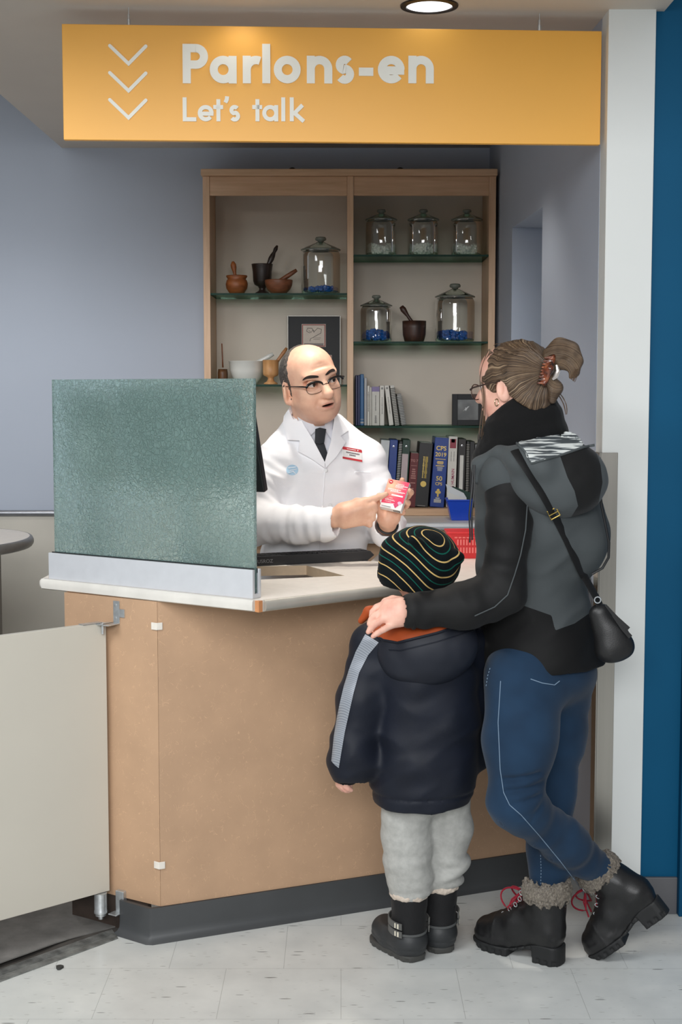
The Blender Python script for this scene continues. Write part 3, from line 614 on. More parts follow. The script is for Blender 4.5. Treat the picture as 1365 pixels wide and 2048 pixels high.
m = N('grey_photo'); co = m.coords('Object'); m.bsdf(Base_Color=m.ramp(m.noise(co, 14, 2), [(0.35, lin((92, 94, 94))), (0.7, lin((128, 130, 130)))]), Roughness=0.25)
MB().box((x0+.022, 6.097, z0+.022), (x1-.022, 6.101, z1-.022)).build('photo', m.m, pf)
mb = MB(); c = PY(934, 817, 6.096); Mq = frame((1, 0, 0), (0, 0, 1), (0, -1, 0), (c[0], 6.0965, c[2]))
mb.prism([(-.016, -.012), (-.008, -.006), (-.003, -.010), (.003, .000), (.012, .010), (.004, .008), (-.001, .002), (-.004, .006), (-.007, -.002)], 0, .0006, Mq); mb.build('pale_figure', flat('pale_grey', (196, 198, 198), .4), pf)
# ---------------------------------------------------------------- books and binders
M_GOLD = flat('gold_print', (214, 186, 104), 0.35, 0.4); M_WPR = flat('white_print', (216, 214, 206), 0.5); M_RING = flat('ring_metal', (200, 202, 204), .25, .8)
def book(nm, lab, cat, grp, bx0, bx1, tx0, tx1, ybot, ytop, z, mat, Y=6.06, dep=0.19, pages=False, spiral=None, ring=False):
    a = PY(bx0, ybot, Y); b = PY(bx1, ybot, Y); c = PY(tx0, ytop, Y); e = PY(tx1, ytop, Y)
    h = c[2]-a[2]; w = max(0.004, ((b[0]-a[0])+(e[0]-c[0]))/2*0.97); dx = c[0]-a[0]; th = math.atan2(dx, h)
    t = thing(nm, lab, cat, (a[0], Y, z), 0, grp)
    lift = max(0.0, w*math.sin(-th)) if th < 0 else 0
    M = frame((math.cos(th), 0, -math.sin(th)), (0, 1, 0), (math.sin(th), 0, math.cos(th)), (a[0], Y, z+(w*math.sin(th) if th > 0 else 0)+0.0005))
    hh = h/math.cos(th)
    if spiral:
        MB().box((w*.12, 0.004, 0), (w*.88, dep, hh), M).build('pages', spiral, t, bevel=.0006)
        mb = MB(); n = int(hh/0.0075)
        for i in range(n):
            z0 = 0.006+i*(hh-.012)/n; mb.lathe([(w*.50, -.0014), (w*.56, 0), (w*.50, .0014)], 12, M @ Matrix.Translation((w*.5, 0.006, z0)) @ Matrix.Scale(1, 4))
        mb.build('spiral_binding', mat, t)
    else:
        MB().box((0, 0, 0), (w, dep, hh), M).build('cover', mat, t, bevel=min(.002, w*.2))
        if pages: MB().box((w*.1, 0.004, hh), (w*.9, dep-.004, hh+.0006), M).build('pages', M_WPR, t)
    if ring:
        mb = MB(); mb.lathe([(w*.13, 0), (w*.13, .001), (w*.07, .0012)], 14, M @ frame((1, 0, 0), (0, 0, 1), (0, -1, 0), (w*.5, 0, hh*.90))); mb.build('finger_ring', M_RING, t, smooth=True)
    return t, M, w, hh
def spine(t, M, w, h, items, mat, nm='spine_text'):
    for it in items:
        kind, cx, cy, sz = it[0], it[1], it[2], it[3]; mm = it[5] if len(it) > 5 else mat
        Ml = M @ frame((1, 0, 0), (0, 0, 1), (0, -1, 0), (w*cx, -0.0003, h*cy))
        if kind == 'T': text(nm, it[4], w*sz, Ml, mm, t, .0002, .018)
        elif kind == 'V': text(nm, it[4], w*sz, Ml @ Matrix.Rotation(math.pi/2, 4, 'Z'), mm, t, .0002, .015)
        elif kind == 'B':
            mb = MB(); mb.box((-w*it[4][0]/2, -h*it[4][1]/2, 0), (w*it[4][0]/2, h*it[4][1]/2, .0004), Ml); mb.build('spine_band', mm, t)
        elif kind == 'D':   # a column of tiny unreadable print
            mb = MB(); n = it[4][1]
            for i in range(n):
                zz = (i+.5)/n-.5; L = random.uniform(.55, 1); mb.box((-w*it[4][0]/2*L, h*(zz*sz)-h*sz/n*.3, 0), (w*it[4][0]/2*L, h*(zz*sz)+h*sz/n*.3, .0004), Ml)
            mb.build('spine_print', mm, t)
def bmat(nm, c, r=.45): return flat(nm, c, r, var=.05)
M_BW = bmat('white_cover', (216, 212, 203)); M_BW2 = bmat('ivory_cover', (204, 201, 192)); M_NAVY = bmat('navy_cover', (38, 40, 84)); M_TB = bmat('teal_blue_cover', (28, 92, 142)); M_LG = bmat('pale_grey_cover', (172, 172, 172))
M_GREY = bmat('grey_spiral', (130, 128, 124)); M_INKB = bmat('dark_print', (96, 92, 90)); zE = ZS['e']; G1 = 'books on the middle right shelf'
book('book', 'thin navy booklet at the left end of the middle right shelf', 'book', G1, 711.5, 716, 711.5, 716, 849, 748, zE, M_NAVY)
book('book', 'second thin navy booklet, between its twin and the teal blue book', 'book', G1, 716.3, 720.8, 716.3, 720.8, 849, 748, zE, bmat('dark_blue_cover', (40, 50, 96)))
t, M, w, h = book('book', 'tall teal blue book on the middle right shelf', 'book', G1, 721, 728.5, 721, 728.5, 849, 746, zE, M_TB); spine(t, M, w, h, [('B', .5, .06, 0, (.9, .03)), ('B', .5, .12, 0, (.9, .01))], M_LG)
book('book', 'pale grey thin book right of the teal blue book', 'book', G1, 729, 734.5, 729, 734.5, 849, 753, zE, M_LG)
t, M, w, h = book('book', 'slim white book with dark print right of the pale grey one', 'book', G1, 735, 740, 735, 740, 849, 769, zE, M_BW); spine(t, M, w, h, [('D', .5, .6, .5, (.5, 16))], M_INKB)
book('book', 'very slim ivory book between white ones on the middle right shelf', 'book', G1, 740.4, 743.8, 740.4, 743.8, 849, 772, zE, M_BW2)
t, M, w, h = book('book', 'thick white book with a purple band at the top of its spine', 'book', G1, 744.2, 760, 744.2, 760, 849, 771, zE, M_BW2); spine(t, M, w, h, [('B', .5, .935, 0, (1.0, .125), bmat('purple_band', (128, 112, 158))), ('D', .5, .58, .40, (.16, 30)), ('D', .5, .16, .2, (.3, 12)), ('T', .5, .925, .45, 'Pa', M_WPR)], M_INKB)
t, M, w, h = book('book', 'upright white book with a small crest at the top of its spine', 'book', G1, 760.3, 769.5, 760.3, 769.5, 849, 769, zE, M_BW); spine(t, M, w, h, [('D', .5, .5, .42, (.2, 30)), ('B', .5, .93, 0, (.45, .05), M_GREY)], M_INKB)
t, M, w, h = book('book', 'leaning white book with a small crest at the top of its spine', 'book', G1, 779, 788, 769.5, 779, 849, 769, zE, M_BW); spine(t, M, w, h, [('D', .5, .5, .42, (.2, 30)), ('B', .5, .93, 0, (.45, .05), M_GREY)], M_INKB)
book('notebook', 'grey spiral bound notebook leaning right of the white books', 'notebook', G1, 790, 800.5, 779.5, 790.5, 849, 769, zE, M_GREY, spiral=M_BW2)
book('notebook', 'shorter white spiral bound notebook, last of the middle shelf row', 'notebook', G1, 803, 813, 793, 806, 849, 786, zE, bmat('white_wire', (206, 206, 204)), spiral=M_GREY)
zB = 1.0295; G2 = 'books and binders on the bottom shelf'
M_RB = bmat('royal_blue_cover', (30, 62, 138), .35); M_GRN = bmat('dark_green_cover', (22, 56, 44)); M_MAR = bmat('maroon_cover', (98, 26, 30)); M_BKB = bmat('black_cover', (32, 32, 33)); M_BKB2 = bmat('charcoal_cover', (40, 36, 34))
book('binder', 'pale ring binder at the left end of the bottom shelf, by the pharmacist\'s arm', 'binder', G2, 752, 772, 763, 779, 1016, 882, zB, bmat('pale_binder', (204, 208, 210)))
book('binder', 'royal blue ring binder with a metal finger ring on the bottom shelf', 'binder', G2, 773, 788, 781, 798, 1016, 881, zB, M_RB, ring=True)
book('notebook', 'white spiral bound pad with black covers beside the blue binder', 'notebook', G2, 789, 797, 799, 806, 1016, 884, zB, bmat('white_wire2', (214, 214, 210)), spiral=M_BKB)
t, M, w, h = book('binder', 'dark green ring binder with a pinkish label on its lower spine', 'binder', G2, 798, 813, 806.5, 823, 1016, 881, zB, M_GRN, ring=True)
spine(t, M, w, h, [('B', .42, .40, 0, (.80, .78), bmat('pinkish_label', (186, 170, 172)))], M_WPR)
t, M, w, h = book('book', 'maroon book with TG 7 on its spine on the bottom shelf', 'book', G2, 814.5, 832, 822, 839, 1016, 908, zB, M_MAR, pages=True)
spine(t, M, w, h, [('T', .5, .86, .42, 'TG 7'), ('B', .5, .77, 0, (.7, .008)), ('D', .5, .62, .2, (.62, 5)), ('D', .5, .45, .03, (.7, 1)), ('D', .5, .3, .12, (.4, 4))], bmat('faded_print', (170, 118, 110)))
t, M, w, h = book('book', 'black book with gold lettering and a gold seal on its spine', 'book', G2, 829.5, 857, 840, 868, 1016, 888, zB, M_BKB, pages=True)
spine(t, M, w, h, [('D', .42, .62, .34, (.14, 26)), ('D', .62, .62, .34, (.2, 22)), ('B', .62, .62, 0, (.1, .34)), ('B', .5, .02, 0, (.6, .012), M_GREY)], M_GOLD)
mb = MB(); mb.lathe([(0, .0006), (w*.22, .0006), (w*.22, 0)], 24, M @ frame((1, 0, 0), (0, 0, 1), (0, -1, 0), (w*.52, 0, h*.36))); mb.build('gold_seal', M_GOLD, t)
t, M, w, h = book('book', 'thick blue book with CPS 2019 in gold on its spine', 'book', G2, 860.5, 890, 871, 899, 1016, 877, zB, M_RB, Y=6.05, pages=True)
spine(t, M, w, h, [('T', .5, .845, .44, 'CPS'), ('T', .5, .755, .40, '2019'), ('B', .5, .692, 0, (.74, .008)), ('D', .5, .64, .05, (.62, 3)), ('B', .5, .595, 0, (.6, .012)), ('D', .5, .55, .06, (.62, 4), M_LG), ('T', .5, .41, .46, '50'), ('T', .5, .335, .30, 'CPS'), ('B', .5, .09, 0, (.52, .05), M_LG), ('B', .5, .13, 0, (.3, .02), M_LG), ('B', .5, .185, 0, (.12, .07))], M_GOLD)
mb = MB()
for a in range(3): mb.lathe([(0, .0006), (w*.10, .0006), (w*.10, 0)], 14, M @ frame((1, 0, 0), (0, 0, 1), (0, -1, 0), (w*(.40+.10*a), 0, h*(.215+(.03 if a == 1 else 0)))))
mb.build('tree_emblem', M_GOLD, t)
M_MAG = bmat('magenta_print', (168, 60, 96))
t, M, w, h = book('book', 'white book with GPS HUMAIN in magenta along its spine', 'book', G2, 893, 911, 898.5, 917, 1016, 874, zB, M_BW, Y=6.05, pages=True)
spine(t, M, w, h, [('V', .62, .38, .46, 'GPS HUMAIN', M_MAG), ('D', .34, .72, .14, (.08, 24)), ('D', .66, .72, .14, (.08, 24)), ('B', .5, .90, 0, (.7, .13), bmat('portrait_red', (146, 50, 64))), ('B', .5, .94, 0, (.4, .05), bmat('portrait_pink', (196, 120, 120)))], M_INKB)
t, M, w, h = book('binder', 'black ring binder with a long white spine label on the bottom shelf', 'binder', G2, 913, 929, 917.5, 934, 1016, 879, zB, M_BKB2, ring=True)
spine(t, M, w, h, [('B', .5, .40, 0, (.46, .72), M_WPR), ('V', .5, .42, .40, 'MISE A JOUR DES GUIDES', M_INK)], M_WPR)
book('notebook', 'black spiral bound pad right of the labelled black binder', 'notebook', G2, 931, 938, 934, 941, 1016, 884, zB, bmat('grey_wire', (170, 166, 158)), spiral=M_BKB)
book('binder', 'plain black binder half hidden behind the woman\'s jacket', 'binder', G2, 938.5, 948, 941, 951, 1016, 884, zB, M_BKB)
book('binder', 'grey spined binder at the right end behind the woman\'s jacket', 'binder', G2, 948.5, 962, 951, 965, 1016, 890, zB, bmat('grey_binder', (126, 128, 130)))
# ---------------------------------------------------------------- small things on the back counter
bb = thing('plastic_bin', 'small open blue plastic bin of papers at the front of the back counter', 'bin', (0, 5.8, 1.0))
def openbin(par, P0, P1, yb, yt, Y, dep, mat, z0, flare, nm='body', slots=False):
    a = PY(P0[0], yb, Y); b = PY(P1[0], yb, Y); c = PY(P0[1], yt, Y); e = PY(P1[1], yt, Y); th = .003
    mb = MB(); z1 = z0+(c[2]-a[2])
    lo = [(a[0], Y), (b[0], Y), (b[0], Y+dep), (a[0], Y+dep)]; hi = [(c[0], Y-flare), (e[0], Y-flare), (e[0], Y+dep+flare), (c[0], Y+dep+flare)]
    def ins(q, t): cx = sum(p[0] for p in q)/4; cy = sum(p[1] for p in q)/4; return [(p[0]+t*np.sign(cx-p[0]), p[1]+t*np.sign(cy-p[1])) for p in q]
    V = [(x, y, z0) for x, y in lo]+[(x, y, z1) for x, y in hi]+[(x, y, z0+th) for x, y in ins(lo, th)]+[(x, y, z1) for x, y in ins(hi, th)]
    F = [(0, 3, 2, 1), (8, 9, 10, 11)]+[(i, (i+1) % 4, 4+(i+1) % 4, 4+i) for i in range(4)]+[(8+(i+1) % 4, 8+i, 12+i, 12+(i+1) % 4) for i in range(4)]+[(4+i, 4+(i+1) % 4, 12+(i+1) % 4, 12+i) for i in range(4)]
    mb.add(V, F); o = mb.build(nm, mat, par)
    mr = MB(); rim = [(x, y, z1) for x, y in hi]; mr.tube(rim+[rim[0]], .0035, 8); mr.build('rim', mat, par, smooth=True)
    return lo, hi, z1
openbin(bb, (904, 895), (941, 948), 1040, 1000, 5.78, .10, flat('blue_plastic', (22, 72, 196), .3, var=.03), 1.0005, .006)
for k, (pp, lab, c) in enumerate([([(894, 984), (934, 998), (936, 1012), (900, 1012)], 'white folded paper at the front of the blue bin', (222, 222, 216)), ([(892, 968), (928, 986), (934, 996), (930, 1010), (905, 1008)], 'white envelope with a dark edge sticking up in the blue bin', (214, 218, 220)), ([(905, 972), (944, 986), (944, 1010), (908, 1010)], 'dark green card behind the papers in the blue bin', (24, 58, 46))]):
    Y = 5.80+.02*k; pts = [PY(x, y, Y) for x, y in pp]; mb = MB(); n = len(pts)
    mb.add([tuple(p) for p in pts]+[(p[0], p[1]+.003, p[2]) for p in pts], [tuple(range(n)), tuple(range(n, 2*n))[::-1]]+[(i, (i+1) % n, n+(i+1) % n, n+i) for i in range(n)])
    tag(mb.build('paper' if k < 2 else 'card', flat('paper_%d' % k, c, .6, var=.01)), lab, 'paper' if k < 2 else 'card')
rb = thing('plastic_basket', 'red slotted plastic basket on the countertop behind the child\'s hat', 'basket', (0.4, 4.6, 0.985))
lo, hi, z1 = openbin(rb, (907, 895), (985, 992), 1117, 1066, 4.585, .11, flat('red_plastic', (214, 48, 52), .35, var=.03), 0.9855, .006)
sl = MB(); M_SLT = flat('pale_red_slot', (244, 130, 124), .5)
for r_ in range(2):
    for k in range(11):
        x = PY(915+k*6, 1090, 4.58)[0]; z0 = .9855+.018+.026*r_; y = 4.585-.006*(z0-.9855)/(z1-.9855)-.0006
        sl.box((x, y-.0012, z0), (x+.0045, y+.001, z0+.018))
sl.build('slots', M_SLT, rb)
mb = MB()
for k in range(9): x = PY(910+k*8, 1076, 4.578)[0]; mb.box((x, 4.5785, z1-.0165), (x+.009, 4.581, z1-.0125))
mb.build('rim_notches', M_SLT, rb)
# ---------------------------------------------------------------- monitors and keyboard behind the glass
def monitor(lab, c, wdt, zb, ht, udir, tilt, stand=True):
    t = thing('monitor', lab, 'monitor', (c[0], c[1], 0.985), 0, 'monitors behind the glass screen')
    u = np.array([udir[0], udir[1], 0.]); n = np.array([-u[1], u[0], 0.]); n = -n if n[1] > 0 else n      # n: towards the shop side (back of the monitor)
    up = np.array([0, 0, math.cos(R(tilt))])+n*math.sin(R(tilt)); nn = np.cross(u, up); nn = nn if np.dot(nn, n) > 0 else -nn
    Mm = frame(u, nn, up, (c[0], c[1], zb))
    MB().box((-wdt/2, 0, 0), (wdt/2, .022, ht), Mm).build('housing', M_BLACK, t, bevel=.004)
    MB().box((-wdt/2+.008, -.002, .012), (wdt/2-.008, .0, ht-.008), Mm).build('screen', flat('screen_glass', (30, 34, 40), .15), t)
    if stand:
        hb = zb-0.985
        s = MB(); s.box((-.035, .022, .04), (.035, .045, ht*.6), Mm); s.build('mount', flat('silver_plastic', (205, 208, 206), .4, .2), t, bevel=.003)
        q = Mm @ Vector((0, .033, .06)); mb = MB(); mb.tube([(q.x, q.y, .99), (q.x, q.y, q.z)], [.018, .015], 12); mb.build('neck', M_BLACK, t, smooth=True)
        mb = MB(); mb.lathe([(0, .9855), (.10, .9855), (.105, .992), (.09, 1.0), (0, 1.004)], 32, Matrix.Translation((q.x, q.y, 0)) @ Matrix.Diagonal((1.1, .8, 1, 1))); mb.build('foot', M_BLACK, t, smooth=True)
    return t
gu = unit([0.84, -0.42])
E0 = np.array([-0.208, 4.06])
monitor('black monitor whose slanted right edge shows beside the frosted glass', E0-gu*0.215, 0.43, 1.245, 0.315, gu, 17)
monitor('black monitor hidden behind the left part of the frosted glass', E0-gu*0.565, 0.20, 1.26, 0.27, gu, 10)
kb = thing('keyboard', 'long black keyboard with a chamfered end in front of the pharmacist', 'keyboard', (-0.16, 4.46, 0.985))
kd = unit([0.337, 0.142]); kn = np.array([-kd[1], kd[0]]); MK = frame((kd[0], kd[1], 0), (kn[0], kn[1], 0), (0, 0, 1), (-0.40, 4.322, 0.9855))
mb = MB(); Lk = .545
mb.prism([(0, 0), (Lk-.018, 0), (Lk+.006, .017), (Lk-.008, .031), (0, .031)], 0, .060, MK @ Matrix(((1, 0, 0, 0), (0, 0, 1, 0), (0, 1, 0, 0), (0, 0, 0, 1)))); mb.build('case', flat('dark_grey_plastic', (44, 44, 46), .45), kb, bevel=.002)
mb = MB(); k = 0
for r_ in range(3):
    for i in range(30):
        x = .012+i*.0172; mb.box((x, .005+r_*.018, .031), (x+.0145, .020+r_*.018, .0335), MK)
o = mb.build('keys', flat('key_black', (30, 30, 32), .5), kb); o['kind'] = 'stuff'
text('lettering', 'USROZ', .016, MK @ frame((1, 0, 0), (0, 0, 1), (0, -1, 0), (.178, -.0004, .014)), flat('scratched_grey', (150, 150, 150), .6), kb, .0002)
bt = MB(); q = MK @ Vector((.245, -.006, -.001)); bt.box((q.x-.004, q.y-.006, .9851), (q.x+.004, q.y, .9858)); tag(bt.build('paper_scrap', flat('scrap', (240, 238, 230), .6)), 'tiny white paper scrap lying in front of the black keyboard', 'paper')
# ================================================================ implicit surfaces for people and clothes
def _hash(i, j, k): 
    n = (i*73856093) ^ (j*19349663) ^ (k*83492791); n = (n ^ (n >> 13))*1274126177; return ((n ^ (n >> 16)) & 0xffff)/65535.0
def noise3(P):
    f = np.floor(P); i = f.astype(np.int64); t = P-f; t = t*t*(3-2*t); x, y, z = t[:, 0], t[:, 1], t[:, 2]; a, b, c = i[:, 0], i[:, 1], i[:, 2]
    h = lambda u, v, w: _hash(a+u, b+v, c+w)
    l = lambda p, q, s: p+(q-p)*s
    return l(l(l(h(0, 0, 0), h(1, 0, 0), x), l(h(0, 1, 0), h(1, 1, 0), x), y), l(l(h(0, 0, 1), h(1, 0, 1), x), l(h(0, 1, 1), h(1, 1, 1), x), y), z)*2-1
def crease(P): return 1-2*np.abs(noise3(P))-.25*noise3(P*2.3)
class SDF:
    def __init__(s, far=0.05): s.ops = []; s.far = far; s.post = []
    def op(s, f, lo, hi, k=0.0, mode='u'): s.ops.append((f, np.array(lo, float), np.array(hi, float), k, mode)); return s
    def cone(s, a, b, ra, rb, k=0.0, mode='u', fold=0.0, ff=(30, 60), fl=None):
        a = np.array(a, float); b = np.array(b, float); d = b-a; L2 = max(1e-12, d@d); ax = d/math.sqrt(L2); r = max(ra, rb)+abs(fold)*1.5
        def f(P):
            q = P-a; t = np.clip(q@d/L2, 0, 1); r_ = q-t[:, None]*d
            if fl is not None:   # flattened section: direction, factor
                n, m = fl; r_ = r_+np.outer(r_@n, n)*(m-1)
            o = np.sqrt((r_*r_).sum(1))-(ra+(rb-ra)*t)
            if fold: o = o-fold*noise3(P*ff[0]+np.outer(P@ax, ax)*(ff[1]-ff[0]))
            return o
        return s.op(f, np.minimum(a, b)-r, np.maximum(a, b)+r, k, mode)
    def chain(s, pts, rad, k=0.01, **kw):
        for i in range(len(pts)-1): s.cone(pts[i], pts[i+1], rad[i], rad[i+1], k, **kw)
        return s
    def ell(s, c, r, k=0.0, mode='u', M=None, off=0.0):
        c = np.array(c, float); r = np.array(r, float); A = np.eye(3) if M is None else np.array(M, float)   # columns = axes
        ext = np.sqrt(((A*r)**2).sum(1))+abs(off)
        def f(P):
            q = (P-c)@A/r; k0 = np.sqrt((q*q).sum(1))+1e-9; q2 = q/r; k1 = np.sqrt((q2*q2).sum(1))+1e-9; return k0*(k0-1)/k1-off
        return s.op(f, c-ext, c+ext, k, mode)
    def loft(s, pts, a, b, side, k=0.0, mode='u', n=2.3, fold=0.0, ff=(20, 45), round_=0.0):
        """upright elliptic body: half widths a (along side) and b (across), smoothly interpolated over height"""
        P0 = np.array(pts, float); o = np.argsort(P0[:, 2]); P0 = P0[o]; a = np.array(a, float)[o]; b = np.array(b, float)[o]
        u = unit([side[0], side[1], 0]); w = np.array([-u[1], u[0], 0.]); z = P0[:, 2]; zz = np.linspace(z[0], z[-1], 160)
        def cr(v):
            mt = np.gradient(v, z); i = np.clip(np.searchsorted(z, zz)-1, 0, len(z)-2); h = z[i+1]-z[i]; t = (zz-z[i])/h
            return (2*t**3-3*t**2+1)*v[i]+(t**3-2*t**2+t)*h*mt[i]+(-2*t**3+3*t**2)*v[i+1]+(t**3-t**2)*h*mt[i+1]
        cx, cy, ca, cb = cr(P0[:, 0]), cr(P0[:, 1]), cr(a), cr(b); r = max(ca.max(), cb.max())+fold
        def f(P):
            Z = P[:, 2]; x = np.interp(Z, zz, cx); y = np.interp(Z, zz, cy); aa = np.interp(Z, zz, ca); bb = np.interp(Z, zz, cb)
            qx = P[:, 0]-x; qy = P[:, 1]-y; pu = np.abs(qx*u[0]+qy*u[1])/aa; pw = np.abs(qx*w[0]+qy*w[1])/bb
            rr = (pu**n+pw**n)**(1/n)+1e-9; d = (rr-1)*np.sqrt(aa*bb)*0.9
            if fold: d = d-fold*noise3(P*np.array([ff[0], ff[0], ff[1]]))
            h = np.maximum(z[0]-Z, Z-z[-1]); return np.where(h > 0, np.sqrt(np.maximum(d, 0)**2+h*h), np.maximum(d, h))
        lo = np.array([cx.min()-r, cy.min()-r, z[0]]); hi = np.array([cx.max()+r, cy.max()+r, z[-1]]); return s.op(f, lo, hi, k, mode)
    def fn(s, f, lo, hi, k=0.0, mode='u'): return s.op(f, lo, hi, k, mode)
    def __call__(s, P):
        P = np.asarray(P, float); d = np.full(len(P), s.far)
        for f, lo, hi, k, mode in s.ops:
            if mode == 'd':
                m = np.ones(len(P), bool)
            else:
                pad = s.far+k if mode == 'u' else k+0.004
                m = ((P >= lo-pad) & (P <= hi+pad)).all(1)
            if not m.any(): continue
            b = f(P[m]) if mode != 'd' else None; a = d[m]
            if mode == 'u':
                if k > 0: h = np.maximum(k-np.abs(a-b), 0)/k; d[m] = np.minimum(a, b)-h*h*k*0.25
                else: d[m] = np.minimum(a, b)
            elif mode == 's':
                b = -b
                if k > 0: h = np.maximum(k-np.abs(a-b), 0)/k; d[m] = np.maximum(a, b)+h*h*k*0.25
                else: d[m] = np.maximum(a, b)
            elif mode == 'i': d[m] = np.maximum(a, b)
            elif mode == 'add': d[m] = a+b
        for f in s.post: d = f(P, d)
        return d
    def bounds(s):
        lo = np.min([o[1] for o in s.ops if o[4] == 'u'], axis=0); hi = np.max([o[2] for o in s.ops if o[4] == 'u'], axis=0); return lo, hi
def polygonize(F, h, lo=None, hi=None):
    l, u = F.bounds(); lo = l-2*h if lo is None else np.maximum(np.array(lo, float), l-2*h); hi = u+2*h if hi is None else np.minimum(np.array(hi, float), u+2*h)
    F.far = max(F.far, 9*h); B = 8; nb = np.ceil((hi-lo)/(h*B)).astype(int)+1
    n = nb*B; D = np.full(tuple(n), F.far, np.float32)
    bi = np.stack(np.meshgrid(*[np.arange(x) for x in nb], indexing='ij'), -1).reshape(-1, 3)
    cd = F(lo+(bi*B+(B-1)/2.0)*h); act = np.abs(cd) < h*B*0.87*1.7+0.004; ins = cd < 0
    sub = np.stack(np.meshgrid(*[np.arange(B)]*3, indexing='ij'), -1).reshape(-1, 3)
    D6 = D.reshape(nb[0], B, nb[1], B, nb[2], B)
    for b in bi[(~act) & ins]: D6[b[0], :, b[1], :, b[2], :] = -F.far
    A = bi[act]; CH = 400
    for c in range(0, len(A), CH):
        blk = A[c:c+CH]; idx = (blk[:, None, :]*B+sub[None]).reshape(-1, 3); v = F(lo+idx*h); D[idx[:, 0], idx[:, 1], idx[:, 2]] = v
    I = (D < 0); S = np.zeros(tuple(n-1), np.uint8)
    for a in (0, 1):
        for b in (0, 1):
            for c in (0, 1): S += I[a:n[0]-1+a, b:n[1]-1+b, c:n[2]-1+c]
    cells = np.argwhere((S > 0) & (S < 8)); cid = np.full(tuple(n-1), -1, np.int32); cid[cells[:, 0], cells[:, 1], cells[:, 2]] = np.arange(len(cells))
    cor = np.array([[a, b, c] for a in (0, 1) for b in (0, 1) for c in (0, 1)]); val = np.stack([D[cells[:, 0]+q[0], cells[:, 1]+q[1], cells[:, 2]+q[2]] for q in cor], 1)
    acc = np.zeros((len(cells), 3)); cnt = np.zeros(len(cells))
    for i in range(8):
        for j in range(i+1, 8):
            if np.abs(cor[i]-cor[j]).sum() != 1: continue
            m = (val[:, i] < 0) != (val[:, j] < 0); t = val[m, i]/(val[m, i]-val[m, j]); acc[m] += cor[i]+t[:, None]*(cor[j]-cor[i]); cnt[m] += 1
    V = lo+(cells+acc/cnt[:, None])*h; Q = []
    for ax in range(3):
        s0 = [slice(1, -1)]*3; s0[ax] = slice(0, n[ax]-1); s1 = list(s0); s1[ax] = slice(1, n[ax])
        a = I[tuple(s0)]; b = I[tuple(s1)]; e = np.argwhere(a != b)
        if not len(e): continue
        flip = a[e[:, 0], e[:, 1], e[:, 2]]; off = np.ones(3, int); off[ax] = 0; e = e+off
        o1 = np.zeros(3, int); o2 = np.zeros(3, int); o1[(ax+1) % 3] = 1; o2[(ax+2) % 3] = 1
        g = lambda q: cid[q[:, 0], q[:, 1], q[:, 2]]
        q = np.stack([g(e-o1-o2), g(e-o2), g(e), g(e-o1)], 1); q[~flip] = q[~flip][:, ::-1]; Q.append(q)
    return V, np.concatenate(Q)
def mesh_from(name, V, Q, mats, parent, attrs=None, pmat=None, sm=True, relax=0):
    V = np.asarray(V, float)
    for _ in range(relax):
        acc = np.zeros_like(V); c = np.zeros(len(V)); 
        for i in range(4): a = Q[:, i]; b = Q[:, (i+1) % 4]; np.add.at(acc, a, V[b]); np.add.at(c, a, 1); np.add.at(acc, b, V[a]); np.add.at(c, b, 1)
        V = V*0.5+0.5*acc/np.maximum(c, 1)[:, None]
    me = bpy.data.meshes.new(name); L = V-origin(parent) if parent is not None else V
    me.vertices.add(len(V)); me.vertices.foreach_set('co', L.astype(np.float32).ravel()); me.loops.add(Q.size); me.loops.foreach_set('vertex_index', Q.astype(np.int32).ravel())
    me.polygons.add(len(Q)); me.polygons.foreach_set('loop_start', np.arange(0, Q.size, Q.shape[1], dtype=np.int32)); me.polygons.foreach_set('use_smooth', [sm]*len(Q))
    for m in (mats if isinstance(mats, (list, tuple)) else [mats]): me.materials.append(m)
    if pmat is not None: me.polygons.foreach_set('material_index', pmat(V[Q].mean(1)).astype(np.int32))
    for k, f in (attrs or {}).items():
        a = me.attributes.new(k, 'FLOAT', 'POINT'); a.data.foreach_set('value', np.asarray(f(V), np.float32))
    me.update(); me.validate(); return link(name, me, parent)
def sdf_obj(name, F, h, mats, parent, relax=1, **kw):
    lo = kw.pop('lo', None); hi = kw.pop('hi', None); V, Q = polygonize(F, h, lo, hi); return mesh_from(name, V, Q, mats, parent, relax=relax, **kw)
def in_poly(px, py, poly):
    """signed pixel distance to a polygon, negative inside"""
    P = np.array(poly, float); n = len(P); d = np.full(len(px), 1e9); ins = np.zeros(len(px), bool)
    for i in range(n):
        a = P[i]; b = P[(i+1) % n]; e = b-a; w0 = px-a[0]; w1 = py-a[1]; t = np.clip((w0*e[0]+w1*e[1])/(e@e+1e-9), 0, 1)
        d = np.minimum(d, (w0-e[0]*t)**2+(w1-e[1]*t)**2); c = (a[1] > py) != (b[1] > py)
        with np.errstate(divide='ignore', invalid='ignore'): x = (b[0]-a[0])*(py-a[1])/(b[1]-a[1]+1e-12)+a[0]
        ins ^= c & (px < x)
    d = np.sqrt(d); return np.where(ins, -d, d)
def trace(F, px, py, y0, y1=None, off=0.0, steps=40):
    px = np.asarray(px, float); py = np.asarray(py, float); r = np.stack([ray(a, b) for a, b in zip(px, py)]); r /= np.linalg.norm(r, axis=1)[:, None]; o = np.array([0, 0, HC]); t = y0/r[:, 1]
    for _ in range(steps): t = t+np.clip((F(o+r*t[:, None])-off)*0.8, -0.02, 0.05)
    Q = o+r*t[:, None]; bad = (np.abs(F(Q)-off) > .006) | (np.abs(Q[:, 1]-y0) > .62)
    if bad.any() and not bad.all():
        g = np.where(~bad)[0]; b = np.where(bad)[0]; nn = g[np.argmin((px[b][:, None]-px[g][None])**2+(py[b][:, None]-py[g][None])**2, 1)]; t[b] = Q[nn, 1]/r[b, 1]; Q = o+r*t[:, None]
    return Q
